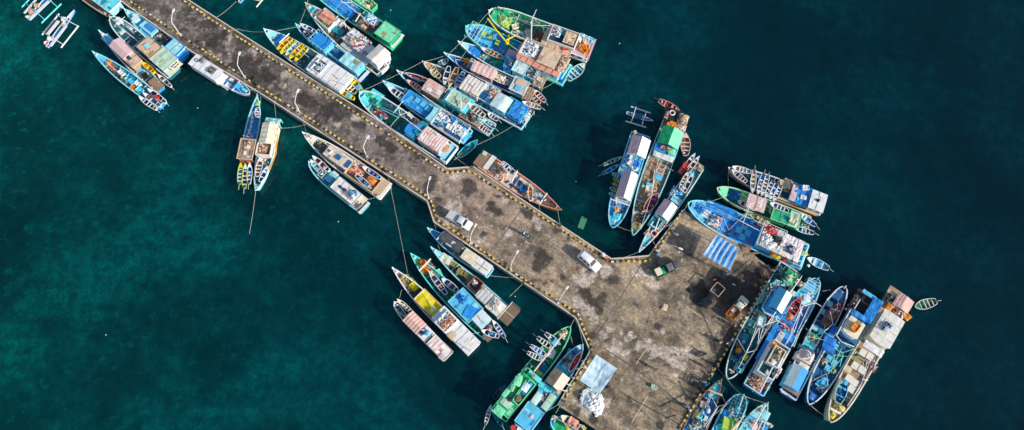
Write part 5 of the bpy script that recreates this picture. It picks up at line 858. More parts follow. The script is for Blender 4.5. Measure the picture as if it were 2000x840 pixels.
b.it('tub', 222, 187, 'brown', 1.6, size=1.2); b.it('drum', 205, 243, 'orange', 1.6, size=1.4); b.it('drum', 262, 150, 'sky', 1.6); b.can(292, 285, 222, 458, 80, 2.3, 'teal', 'dteal', 'teal dinghy on the foredeck', rim='turq', seat='sky'); b.it('crate', 285, 305, 'yellow', 2.4, size=1.0); b.heap(205, 410, 80, 50, 1.7, "pale blue net", ['pale', 'lblue', 'turq', 'white'], 60, .7, kind='net', noun='net'); b.pole((125, 425, 3.6), (178, 460, 3.6), m='tan', r=.16, name='crossbeam'); b.hat(290, 95, 60, 60, 'teal', .3); b.hat(350, 60, 50, 60, 'dgreen', .3)
b.heap(165, 320, 60, 60, 1.7, "teal gear", ['teal', 'turq', 'dteal', 'pale'], 30, .4); b.it('crate', 228, 275, 'dblue', 1.7, size=1.4)

b = Boat('J1', (1185, 205), ('J2', 380, 640), 282, "the bright blue trawler", "bright blue round-bowed trawler with a white-rimmed deckhouse and heap of brown nets astern", q=.48, sf=.95, hull='blue', rim='lblue', deck='blue', inner='rblue', foremat='sky', zb=4.2, zm=2.4, zs=2.4, dz=1.6, fore=.2)
b.grid(1120, 290, 130, 150, 3.7, 4, 1, 'pale', 'lblue', r=.06); b.pole((1010, 300, 3.7), (1140, 360, 3.7), m='lblue', r=.13, name='crossbeam'); b.can(978, 425, 830, 690, 108, 3.0, 'red', 'maroon', 'red dinghy on the left of the foredeck', rim='salmon', seat='red'); b.heap(855, 655, 70, 60, 3.2, "orange net in the red dinghy", ['orange', 'salmon', 'rust'], 40, .4, kind='net', noun='net'); b.heap(940, 560, 180, 26, 2.2, "tan gear beside the red dinghy", G_TAN+['turq'], 60, .5)
b.it('cover', 1020, 460, 'lblue', 2.0, size=1.5); b.it('cover', 1060, 425, 'pale', 2.2, size=1.2); b.mast(1000, 535, 8.5, r=.14, cross=1.6); b.rig(((1150, 490, 3), (1000, 530, 6)), ((1130, 360, 4), (1040, 425, 3.8)), ((1000, 530, 7.0), (870, 835, 5)), ((1005, 535, 7), (905, 835, 5)), ((1085, 520, 5), (940, 840, 4.5)), ((975, 520, 6), (1000, 640, 2.5)), ((950, 690, 4.5), (850, 700, 3)), ((990, 560, 6), (930, 700, 4)), r=.075)
b.rig(((870, 0, 5), (790, 200, 3.2)), ((800, 20, 5), (720, 160, 4)), ((790, 10, 5), (700, 180, 4)), ((820, 60, 4), (780, 190, 3)), K='J2', r=.07); b.panel(600, 200, 420, 250, 2.0, 'blue', K='J2', name='main_deck'); b.heap(660, 40, 200, 140, 1.9, "red, navy and pale gear", ['red', 'navy', 'pale', 'maroon', 'turq', 'dgrey'], 150, .9, K='J2'); b.hat(650, 95, 110, 60, 'lgrey', .8, z=1.7, K='J2', name='winch_bed')
b.well(588, 330, 370, 195, 4.6, 'white', 'dteal', h=1.0, K='J2', name='deckhouse', base=2.0, t=.13); b.well(615, 295, 200, 130, 5.0, 'offw', 'brown', h=.5, K='J2', base=3.6, name='upper_well'); b.heap(620, 280, 150, 90, 4.55, "brown bamboo and green rope", ['tan', 'brown', 'dgreen', 'wood'], 90, .6, K='J2', noun='bamboo'); b.it('cover', 612, 345, 'white', 4.6, K='J2', size=1.5); b.it('crate', 580, 185, 'orange', 4.0, K='J2', size=1.4); b.heap(615, 460, 120, 60, 4.0, "grey and pink gear", ['grey', 'lgrey', 'pink', 'navy', 'white'], 80, .7, K='J2'); b.it('sack', 512, 462, 'white', 3.8, K='J2')
for x, y in ((497, 220), (480, 245), (462, 285), (450, 310)): b.it('tyre', x, y, 'tan', 2.1, K='J2', size=1.2)
b.heap(385, 560, 170, 200, 2.0, "brown and pink nets", ['brown', 'pink', 'beige', 'tan', 'rust', 'plum'], 220, 1.0, K='J2', kind='net', noun='nets'); b.it('tub', 490, 530, 'cream', 2.6, K='J2', size=1.0); b.heap(510, 610, 60, 60, 2.0, "rust-red net", ['rust', 'brown'], 40, .6, K='J2', kind='net', noun='net'); b.pole((575, 400, 5.0), (440, 665, 4.0), r=.11, K='J2')

b = Boat('J1', (1505, 302), ('J2', 735, 700), 238, "the dark blue boat", "dark blue round-bowed boat with maroon dinghy on deck and blue gabled roof aft", q=.45, sf=.85, hull='dblue', rim='white', deck='dblue', inner='dblue', foremat='dblue', zb=3.8, zm=1.9, zs=2.0, dz=1.3, fore=.12)
for x, y in ((1325, 505), (1240, 590), (1156, 780), (1225, 822)): b.hat(x, y, 56, 58, 'lblue', .4)
b.can(1440, 500, 1258, 745, 110, 2.4, 'maroon', 'brown', 'maroon dinghy on the right of the foredeck', rim='rust', seat='maroon'); b.pole((1340, 555, 3.2), (1445, 590, 3.2), r=.06); b.mast(1330, 590, 5.0, r=.1, cross=0); b.rig(((1328, 592, 4), (1362, 735, 3)), ((1365, 735, 3.4), (1250, 832, 3.4)), r=.09); b.pole((1400, 350, 3.6), (1290, 450, 2.6), r=.09, name='bow_rail'); b.mast(150, 600, 8.0, m='turq', r=.12, K='K1', cross=1.8)
b.rig(((75, 510, 3), (190, 590, 4)), ((100, 600, 4), (280, 640, 3)), ((120, 560, 4), (230, 620, 4)), ((130, 540, 4), (110, 620, 3.5)), ((200, 580, 4), (160, 640, 3)), m='lgreen', K='K1', r=.07); b.heap(150, 620, 110, 180, 1.5, "brown and green gear", G_TAN+['dgreen', 'teal', 'dgrey'], 130, .8, K='K1')
for x, y in ((925, 150), (978, 186)): b.hat(x, y, 58, 52, 'turq', .4, K='J2')
b.roof(915, 290, 120, 165, 3.6, 'pink', 'flat', wall='offw', K='J2', front=.45, wav=.04); b.heap(945, 300, 90, 95, 3.7, "white sacks", ['white', 'offw', 'white', 'pink'], 50, .6, K='J2', kind='sack', noun='sacks'); b.panel(893, 398, 60, 110, 3.5, 'cream', K='J2', name='bench', wav=.06); b.roof(815, 510, 240, 170, 3.8, 'pale', 'gable', .5, m2='blue', wall='sky', K='J2', wav=.02); b.panel(775, 640, 60, 165, 2.6, 'brown', K='J2', name='aft_roof'); b.pole((648, 628, 2.6), (800, 735, 2.6), r=.12, K='J2', name='stern_rail'); b.heap(725, 420, 150, 30, 1.5, "dark gear on the left side", G_DARK, 40, .4, K='J2'); b.panel(880, 215, 60, 110, 3.2, 'dteal', K='J2', name='awning', wav=.05)  # gabled roof: pale paint for the sunlit slope, blue for the shaded

b = Boat('K2', (104, 574), ('K1', 790, 168), 246, "the boat with a blue tarpaulin stern", "navy boat with turquoise hatches, cream roof with an orange box and blue tarpaulin astern", q=.64, sf=1.0, hull='dblue', rim='pale', deck='dblue', inner='navy', foremat='dblue', zb=3.8, zm=2.1, zs=2.2, dz=1.5, fore=.1)
b.panel(700, 235, 230, 250, 2.4, 'black', K='K1', name='stern_deck'); b.heap(590, 235, 230, 60, 2.5, "black shellfish net", ['black', 'dgrey', 'tan', 'dgrey'], 160, .5, K='K1', kind='net', noun='net'); b.roof(805, 320, 290, 110, 3.8, 'blue', 'lean', .25, wall='rblue', K='K1', wav=.12, open=True); b.panel(660, 375, 60, 180, 4.1, 'blue', K='K1', name='blue_tarpaulin', wav=.18); b.panel(790, 155, 40, 210, 3.6, 'sky', K='K1', name='blue_tarpaulin', wav=.12); b.panel(640, 245, 120, 14, 3.2, 'lgrey', K='K1', name='side_board')
b.panel(590, 490, 300, 250, 3.4, 'dblue', K='K1', name='upper_deck'); b.roof(602, 506, 200, 190, 4.7, 'cream', 'flat', wall='white', K='K1', front=.18, base=3.3, wav=.03); b.it('crate', 605, 503, 'orange', 4.8, K='K1', size=1.6); b.pole((410, 590, 4.6), (565, 310, 4.6), m='white', K='K1', r=.1, name='side_rail'); b.pole((410, 590, 4.6), (470, 660, 4.6), (605, 712, 4.6), m='white', K='K1', r=.1, name='front_rail'); b.panel(350, 590, 230, 70, 2.2, 'rblue', K='K1', name='side_tarpaulin', wav=.16); b.it('cover', 330, 690, 'rblue', 2.2, K='K1', size=2.0)
for x, y in ((310, 105), (365, 150), (296, 206), (250, 340), (205, 360)): b.hat(x, y, 56, 56, 'sky' if x < 400 else 'turq', .4)
b.hat(400, 712, 60, 54, 'turq', .4, K='K1'); b.mast(430, 52, 8.0, m='lgreen', r=.14, cross=2.0); b.rig(((440, 0, 6), (330, 235, 3)), ((455, 60, 5), (420, 190, 3)), ((350, 70, 4), (500, 86, 4)), ((375, 60, 4), (330, 190, 3.4)), ((390, 20, 5), (460, 50, 5)), ((455, 90, 4.5), (300, 260, 3)), m='lgreen', r=.075); b.rig(((115, 345, 2.8), (285, 260, 3.2)), ((285, 260, 4), (300, 390, 2.5)), m='pale', r=.05); b.heap(350, 235, 60, 60, 1.7, "tan and green net", ['tan', 'olive', 'lgreen', 'brown'], 60, .7, kind='net', noun='net'); b.heap(240, 400, 110, 90, 1.8, "white and blue sacks", ['white', 'pale', 'sky', 'navy', 'white'], 70, .7, kind='sack', noun='sacks'); b.it('crate', 255, 345, 'sky', 2.2, size=1.3); b.heap(260, 140, 60, 60, 1.7, "brown gear", G_TAN+['navy'], 40, .5); b.hat(140, 500, 60, 50, 'rblue', .2, z=2.9)

b = Boat('K2', (326, 758), ('K1', 1110, 175), 262, "the cream trawler", "large cream trawler with white hatches, round-fronted cabin and pink stern roof, outermost on the right", q=.6, sf=1.0, hull='cream', rim='cream', deck='wood', inner='tan', foremat='olive', zb=4.2, zm=2.3, zs=2.5, dz=1.6, fore=.14)
b.panel(1060, 190, 190, 250, 2.4, 'wood', K='K1', name='stern_deck'); b.roof(1145, 235, 150, 195, 4.0, 'pink/salmon:y0.5', 'gable', .3, wall='tan', K='K1', wav=.05, rib='y0.5', base=2.6); b.heap(1000, 180, 120, 90, 2.9, "black and cream shellfish net", ['black', 'dgrey', 'cream', 'brown'], 140, .6, K='K1', kind='net', noun='net'); b.panel(1022, 125, 40, 110, 3.4, 'tan', K='K1', name='side_board'); b.panel(1085, 325, 60, 275, 3.7, 'tan', K='K1', name='aft_ledge')
b.it('cover', 990, 280, 'orange', 3.9, K='K1', size=.9); b.it('cover', 1188, 390, 'orange', 3.9, K='K1', size=.9); b.heap(1085, 340, 60, 170, 3.8, "white sacks and brown rags", ['white', 'brown', 'dgrey', 'orange'], 70, .4, K='K1', kind='sack', noun='sacks'); b.roof(965, 525, 370, 262, 4.3, 'offw', 'flat', wall='cream', K='K1', front=.16, wav=.05, frame=None); b.heap(965, 500, 110, 90, 4.4, "blue-grey and white cloth", ['dblue', 'pale', 'white', 'grey', 'navy'], 40, .6, K='K1', noun='cloth'); b.pole((950, 540, 4.4), (950, 470, 7.5), m='dgrey', r=.12, K='K1', name='roof_post'); b.panel(965, 530, 60, 60, 6.6, 'lgrey', K='K1', name='radar_platform')
b.panel(820, 735, 80, 240, 3.6, 'white', K='K1', name='awning', wav=.16)
for x, y in ((660, 45), (730, 86), (578, 180), (648, 222), (516, 308), (572, 354), (538, 420)): b.hat(x, y, 66, 66, 'offw', .5, z=1.7)
b.can(482, 325, 396, 562, 110, 2.6, 'sky', 'dblue', 'blue dinghy on the left of the foredeck', rim='lblue', seat='sky'); b.mast(690, 150, 5.5, m='white', r=.12, cross=.9); b.rig(((640, 372, 4), (740, 100, 6)), ((655, 250, 4), (660, 140, 5)), ((640, 372, 4), (570, 405, 3.5)), ((640, 372, 4), (520, 560, 3.0)), ((700, 130, 6), (660, 320, 3)), ((650, 320, 3.4), (710, 330, 3)), ((630, 395, 3.5), (500, 590, 3.4)), r=.085); b.heap(735, 195, 60, 110, 1.9, "red and grey gear", ['red', 'grey', 'white', 'dgrey', 'brown'], 90, .9); b.pole((740, 130, 3.6), (775, 160, 3.8), (770, 210, 3.8), (745, 225, 3.6), m='dgrey', r=.07, name='hoop'); b.it('tyre', 455, 570, 'dgrey', 1.8, size=1.2)
b.heap(410, 610, 80, 130, 2.0, "yellow-tan bamboo", ['tan', 'yellow', 'cream', 'olive'], 80, .6, noun='bamboo'); b.pole((325, 618, 4.0), (428, 672, 3.8), m='white', r=.18, name='crossbeam'); b.heap(345, 685, 80, 60, 3.4, "yellow rope", ['yellow', 'tan', 'olive'], 40, .4, kind='net', noun='rope'); b.heap(580, 50, 50, 60, 1.8, "grey gear", G_DARK+['white'], 35, .5)
b.panel(500, 210, 60, 90, 1.75, 'tan', name='deck_board'); b.panel(590, 120, 40, 120, 1.75, 'olive', name='deck_board')
canoe('K1', 1268, 279, 1508, 213, 100, 'dgreen', 'dgreen', "dark green dinghy with a pale rim afloat at the far right", 1, rim='offw', seat='lgrey')

# ---- bottom, left of the quay --------------------------------------------------
b = Boat('L0', (740, 70), ('L', 262, 672), 152, "the long green boat", "long green boat with a green-roofed cabin and canoes across its left rail, near the bottom", q=.62, sf=.95, hull='teal', rim='lgreen', deck='dgreen', inner='green', foremat='green', zb=3.2, zm=1.8, zs=1.9, dz=1.2, fore=.12)
b.heap(688, 120, 60, 60, 2.7, "tan bamboo", ['tan', 'brown', 'cream'], 60, .5, noun='bamboo'); b.pole((692, 118, 4.2), (470, 402, 4.6), m='pink', r=.12)
for x0, y0, x1, y1, c, n_, w_ in ((668, 205, 552, 118, 'lblue', 'teal', 'light blue'), (612, 238, 494, 150, 'white', 'black', 'white'), (578, 296, 442, 210, 'sky', 'blue', 'sky blue'), (545, 325, 420, 262, 'white', 'dteal', 'white')): b.can(x0, y0, x1, y1, 40, 2.5, c, n_, w_+' canoe lying across the left rail', 1)
b.it('cover', 600, 270, 'white', 1.5, size=1.2); b.it('cover', 628, 185, 'sky', 2.6, size=.9); b.hat(540, 380, 60, 50, 'dblue', .3); b.hat(515, 405, 50, 50, 'lime', .25); b.it('crate', 590, 335, 'dgreen', 1.3)
b.roof(470, 410, 560, 205, 3.4, 'green', 'flat', wall='green', K='L', frame='lgreen', wav=.04); b.well(565, 400, 330, 100, 3.9, 'lgreen', 'dgreen', h=.25, K='L', base=3.4, name='roof_well'); b.panel(420, 320, 330, 60, 3.55, 'lgreen', K='L', name='roof_panel', wav=.1); b.panel(270, 620, 110, 130, 3.6, 'lgreen', K='L', name='roof_panel', wav=.1); b.panel(350, 520, 90, 130, 3.58, 'pgreen', K='L', name='roof_panel', wav=.08); b.well(595, 150, 90, 60, 4.0, 'lgreen', 'dgreen', h=.3, K='L', base=3.4, name='roof_box'); b.panel(690, 215, 60, 170, 3.7, 'turq', K='L', name='front_ledge')
b.panel(600, 355, 170, 46, 3.85, 'blue', K='L', name='blue_tarpaulin', wav=.2); b.it('cover', 580, 340, 'pale', 3.9, K='L', size=1.1); b.it('basket', 490, 470, 'brown', 3.7, K='L', size=.9); b.heap(395, 485, 36, 30, 3.6, "black rags", ['black', 'dgrey'], 12, .3, K='L'); b.it('drum', 665, 210, 'wood', 3.9, K='L'); b.pole((430, 480, 3.9), (590, 250, 3.9), m='lgreen', K='L', r=.06); b.pole((640, 110, 4.2), (655, 90, 4.6), K='L', r=.06); b.it('cover', 490, 270, 'lgreen', 3.9, K='L', size=1.2); b.heap(420, 345, 60, 50, 3.7, "light green net", ['lgreen', 'pgreen', 'green'], 30, .3, K='L', kind='net', noun='net')
b.can(352, 302, 205, 470, 56, 1.7, 'navy', 'black', 'navy canoe hung along the left side of the cabin', 0, K='L', rim='dblue', seat='dblue'); canoe('L', 175, 540, 108, 775, 52, 'teal', 'dteal', "teal canoe with white stern afloat behind the long green boat, left of two", 1); canoe('L', 192, 618, 305, 790, 56, 'dteal', 'dteal', "dark teal canoe afloat behind the long green boat, right of two", 1, rim='teal', seat='teal')

b = Boat('L0', (832, 205), ('L', 535, 830), 140, "the blue boat beside the quay", "blue boat with brown gabled roof, sun slope painted beige, bright blue stern, beside the quay", q=.62, sf=.95, hull='sky', rim='lblue', deck='sky', inner='sky', foremat='blue', zb=3.0, zm=1.7, zs=1.8, dz=1.1, fore=.1)
b.can(824, 255, 735, 402, 44, 2.3, 'white', 'red', 'white dinghy with red inside by the right rail', seat='red'); b.can(680, 310, 765, 375, 40, 1.6, 'maroon', 'navy', 'maroon canoe across the deck', rim='maroon', seat='white'); b.it('cover', 742, 275, 'sky', 1.2, size=1.3); b.it('crate', 710, 360, 'lblue', 1.2, size=1.4); b.heap(740, 290, 60, 60, 1.2, "blue gear", G_BLUE, 35, .4); b.it('cover', 810, 225, 'pale', 2.5, size=.7)
b.roof(955, 252, 200, 222, 3.4, 'wood', 'gable', .55, m2='beige', wall='turq', K='L', wav=.05); b.panel(830, 440, 250, 235, 2.3, 'teal', K='L', name='mid_deck'); b.roof(712, 470, 150, 85, 2.9, 'pale', 'flat', wall='turq', K='L', wav=.03); b.roof(850, 510, 210, 85, 2.9, 'pgreen', 'flat', wall='turq', K='L', wav=.03); b.panel(810, 340, 70, 170, 2.7, 'turq', K='L', name='deck_box'); b.it('cover', 775, 380, 'sky', 2.4, K='L', size=1.4); b.heap(785, 470, 130, 46, 2.4, "grey and violet gear", ['grey', 'lilac', 'navy', 'white', 'dgrey'], 50, .5, K='L'); b.panel(670, 545, 60, 120, 2.5, 'dteal', K='L', name='deck_box'); b.pole((950, 400, 3.0), (880, 350, 3.0), m='turq', K='L', r=.12)  # gabled roof: sunlit slope painted beige, shaded slope brown
b.roof(622, 685, 270, 220, 3.3, 'sky', 'flat', wall='blue', K='L', wav=.05, frame='lblue'); b.panel(650, 680, 50, 40, 3.43, 'pink', K='L', name='patch', th=.02); b.it('drum', 432, 818, 'red', 1.9, K='L', size=1.5); b.it('drum', 500, 835, 'white', 1.9, K='L', size=1.2); b.heap(955, 385, 50, 60, 3.3, "salmon rags", ['salmon', 'pink', 'tan'], 20, .3, K='L')

b = Boat('L', (882, 712), (1640, 1230), 235, "the boat at the bottom edge", "blue round-bowed boat carrying a cream dinghy, cut off by the bottom edge below the quay", q=.5, sf=.9, hull='sky', rim='turq', deck='dblue', inner='teal', foremat='dblue', zb=2.8, zm=1.5, fore=.06)
b.can(992, 670, 1240, 862, 120, 2.2, 'cream', 'grey', 'cream dinghy loaded with gear', rim='cream', seat='tan'); b.it('cover', 1135, 745, 'salmon', 2.3, size=1.2); b.heap(1120, 790, 110, 60, 2.1, "grey gear in the dinghy", ['grey', 'dgrey', 'tan', 'lgrey'], 60, .4); b.it('cover', 985, 805, 'green', 1.3, size=2.2); b.heap(1240, 815, 90, 60, 1.2, "yellow and white gear", ['yellow', 'white', 'tan', 'olive'], 50, .5); b.it('sack', 1068, 832, 'yellow', 1.3); b.pole((920, 690, 2.9), (1200, 850, 2.6), m='tan', r=.06); b.heap(915, 690, 40, 40, 2.6, "cream rope", ['cream', 'tan'], 20, .3, kind='net', noun='rope')

# ---- bottom, right of the quay --------------------------------------------------
b = Boat('M', (692, 150), (165, 1160), 300, "the brown-railed boat", "blue boat with a brown-railed turquoise bow, left of three bows at the bottom edge", q=.85, sf=.9, hull='teal', rim='brown', deck='blue', inner='brown', foremat='turq', zb=3.8, zm=2.0, zs=2.0, dz=1.4, fore=.23)
b.grid(640, 290, 150, 150, 3.7, 3, 3, 'dteal', 'dteal', r=.05); b.pole((520, 290, 3.8), (705, 365, 3.8), m='tan', r=.15, name='crossbeam'); b.heap(545, 310, 60, 50, 3.3, "rust and white rope", ['rust', 'white', 'brown', 'pink'], 40, .4, kind='net', noun='rope'); b.it('crate', 425, 490, 'tan', 1.7, size=1.1); b.heap(350, 625, 90, 80, 1.6, "yellow net", ['yellow', 'lime', 'cream'], 90, .7, kind='net', noun='net'); b.hat(415, 655, 70, 80, 'turq', .4); b.hat(468, 672, 60, 60, 'pale', .4); b.it('sack', 510, 570, 'white', 1.7, size=1.2); b.it('sack', 425, 590, 'pale', 1.7)
b.mast(640, 520, 8.0, m='tan', r=.14, cross=0); b.rig(((650, 520, 4), (450, 800, 5)), ((645, 530, 4), (480, 810, 5)), ((560, 350, 4), (500, 520, 3)), ((540, 350, 4), (470, 540, 3)), ((560, 390, 4), (630, 520, 4)), m='pale', r=.08); b.heap(330, 770, 190, 160, 1.6, "green, red and white gear", ['dgreen', 'red', 'white', 'teal', 'brown', 'turq'], 150, .8); b.pers(345, 745, 1.6, 'white'); b.pers(430, 745, 1.6, 'pale'); b.heap(480, 450, 90, 60, 1.6, "navy gear", ['navy', 'dblue', 'maroon', 'pale'], 50, .5); b.pole((270, 830, 3.5), (420, 790, 3.5), m='pale', r=.07)
b.mast(330, 880, 10.5, m='tan', r=.16, cross=1.8)
b = Boat('M', (992, 362), (560, 1190), 300, "the round-bowed boat", "round-bowed blue boat with dark grid floor, middle of three at the bottom edge", q=.45, sf=.9, hull='sky', rim='lblue', deck='blue', inner='blue', foremat='navy', zb=3.8, zm=2.0, zs=2.0, dz=1.4, fore=.3)
b.grid(930, 500, 230, 200, 3.1, 5, 5, 'teal', 'teal', r=.05); b.pole((990, 380, 4.0), (930, 555, 3.4), r=.07); b.heap(820, 565, 80, 70, 2.5, "pink sacks", ['pink', 'beige', 'brown'], 40, .5, kind='sack', noun='sacks'); b.hat(908, 560, 70, 70, 'sky', .4, z=2.6); b.panel(775, 640, 130, 130, 1.7, 'blue', name='deck_tarpaulin', wav=.12); b.it('crate', 755, 755, 'lime', 1.6, size=2.2); b.heap(900, 680, 80, 110, 1.6, "grey and brown gear", G_DARK+['tan', 'turq'], 70, .6); b.pole((940, 720, 4.0), (820, 850, 4.4), m='tan', r=.2); b.pole((930, 740, 3.8), (850, 850, 4.0), m='tan', r=.12); b.rig(((1015, 640, 3), (930, 740, 4)), ((830, 610, 3), (930, 740, 4)), ((820, 620, 3), (870, 640, 3)), m='pale', r=.08); b.it('cover', 850, 760, 'green', 1.6, size=1.4); b.it('tub', 655, 810, 'turq', 1.6, size=1.2); b.mast(900, 745, 8.5, m='pale', r=.14)
b = Boat('M', (1322, 472), (925, 1190), 290, "the pale-bowed boat", "light blue bowed boat with long white pole, right of three at the bottom edge", q=.75, sf=.9, hull='lblue', rim='pgreen', deck='sky', inner='turq', foremat='lblue', zb=3.6, zm=1.9, zs=2.0, dz=1.4, fore=.3)
b.pole((1300, 490, 4.0), (1110, 830, 3.6), r=.11); b.pole((1260, 700, 2.6), (1190, 850, 2.4), r=.09); b.panel(1300, 640, 120, 100, 3.1, 'lblue', name='hatch_cover'); b.heap(1215, 560, 60, 90, 2.9, "brown and green rope", ['brown', 'dgreen', 'tan', 'pale'], 60, .4, kind='net', noun='rope'); b.it('cover', 1178, 775, 'pink', 1.7, size=1.6); b.heap(1120, 760, 80, 60, 1.6, "tan and white gear", G_TAN+['white'], 50, .5); b.pole((1245, 715, 2.8), (1330, 745, 2.8), r=.09, name='crossbeam'); b.hat(1290, 790, 110, 90, 'blue', .3); b.rig(((1230, 800, 2.4), (1340, 900, 2.4)), r=.05); b.heap(1340, 760, 24, 130, 1.6, "cream gear along the rail", ['cream', 'white', 'tan'], 30, .3)
# =================================================================== PIER
DZ = 1.6
def nodes(name):
    m = bpy.data.materials.new(name); m.use_nodes = True; return m, m.node_tree.nodes, m.node_tree.links
OUT = [(230, -2), (372, 100), (517, 188), (597, 240), (690, 300), (834, 393), (847, 434), (1050, 571), (1124, 621), (1152, 685), (1089, 790), (1096, 796), (1163, 838), (1250, 895),
       (1290, 905), (1329, 839), (1399, 723), (1446, 646), (1509, 534), (1505, 524), (1454, 483), (1334, 409), (1267, 499), (1194, 505), (1040, 403), (925, 325), (874, 329), (750, 242), (605, 151), (462, 60), (366, -2)]
# the pier runs on to the shore beyond the picture's top left corner
e1, e2 = Vector((230, -2)), Vector((366, -2)); dirp = Vector((-140, -92))
OUT = OUT+[tuple(e2+dirp*1.6), tuple(e1+dirp*1.6)]
OW = [P(x, y, DZ) for x, y in OUT]
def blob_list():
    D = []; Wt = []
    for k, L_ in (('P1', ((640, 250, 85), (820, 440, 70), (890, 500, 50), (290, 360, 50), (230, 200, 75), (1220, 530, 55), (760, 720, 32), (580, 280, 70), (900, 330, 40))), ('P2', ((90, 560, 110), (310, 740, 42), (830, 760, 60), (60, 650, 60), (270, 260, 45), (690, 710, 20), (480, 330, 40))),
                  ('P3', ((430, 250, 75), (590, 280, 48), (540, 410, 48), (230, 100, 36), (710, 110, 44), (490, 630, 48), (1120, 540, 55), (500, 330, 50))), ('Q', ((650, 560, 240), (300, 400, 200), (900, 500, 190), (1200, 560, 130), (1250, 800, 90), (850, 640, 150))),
                  ('A2', ((250, 250, 120), (330, 330, 130), (500, 520, 110), (600, 600, 100), (60, 60, 70), (130, 160, 60), (700, 620, 90))), ('F2', ((760, 170, 70), (850, 220, 60), (560, 20, 60))), ('O', ((40, 80, 22), (100, 250, 40), (350, 240, 40))), ('P4', ((10, 250, 30), (420, 470, 170), (530, 430, 130), (540, 570, 150), (380, 590, 120), (110, 540, 110), (440, 370, 90), (330, 500, 120), (600, 500, 110))), ('J2', ((60, 260, 130), (20, 200, 100), (130, 60, 120), (90, 160, 90))), ('P5', ((1250, 420, 80), (1220, 520, 60), (1440, 150, 70), (900, 780, 40), (160, 330, 60), (130, 480, 60), (60, 520, 50))), ('L', ((1180, 400, 60), (1380, 700, 60), (1180, 620, 50)))):  # stains and wet concrete; on the right quay also painted-in boat shadow
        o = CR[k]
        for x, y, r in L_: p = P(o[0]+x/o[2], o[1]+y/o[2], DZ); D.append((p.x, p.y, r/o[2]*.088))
    for k, L_ in (('P1', ((1000, 390, 42), (480, 130, 60), (720, 735, 14), (470, 460, 90), (400, 600, 60), (1000, 720, 50), (730, 770, 60))), ('P3', ((380, 330, 75), (460, 400, 70), (710, 720, 55), (690, 690, 45), (600, 640, 45), (600, 560, 24), (650, 570, 24), (700, 590, 24), (760, 620, 30), (800, 650, 26), (825, 700, 22), (840, 750, 22), (820, 790, 22), (770, 800, 20), (860, 650, 40), (940, 700, 45), (1010, 720, 60), (1070, 760, 60), (420, 130, 80), (620, 60, 50), (890, 40, 60), (520, 470, 60), (1050, 150, 70), (560, 690, 30), (640, 740, 20), (990, 70, 50), (1140, 560, 40))),
                  ('P5', ((420, 20, 60), (500, 60, 30), (850, 60, 60), (980, 110, 60), (1080, 150, 70), (1150, 60, 70), (1010, 30, 60), (1130, 200, 40), (900, 20, 60), (90, 640, 55), (160, 670, 40), (330, 560, 50))), ('Q', ((200, 490, 50), (450, 560, 90), (560, 690, 90), (1130, 700, 110), (820, 780, 70), (450, 210, 60))), ('P2', ((330, 240, 60), (60, 180, 60), (560, 700, 90), (750, 680, 80))), ('J2', ((0, 20, 30),)), ('A2', ((420, 290, 50), (130, 150, 40), (320, 430, 50), (620, 430, 40), (880, 610, 40)))):
        o = CR[k]
        for x, y, r in L_: p = P(o[0]+x/o[2], o[1]+y/o[2], DZ); Wt.append((p.x, p.y, r/o[2]*.088))
    return D, Wt
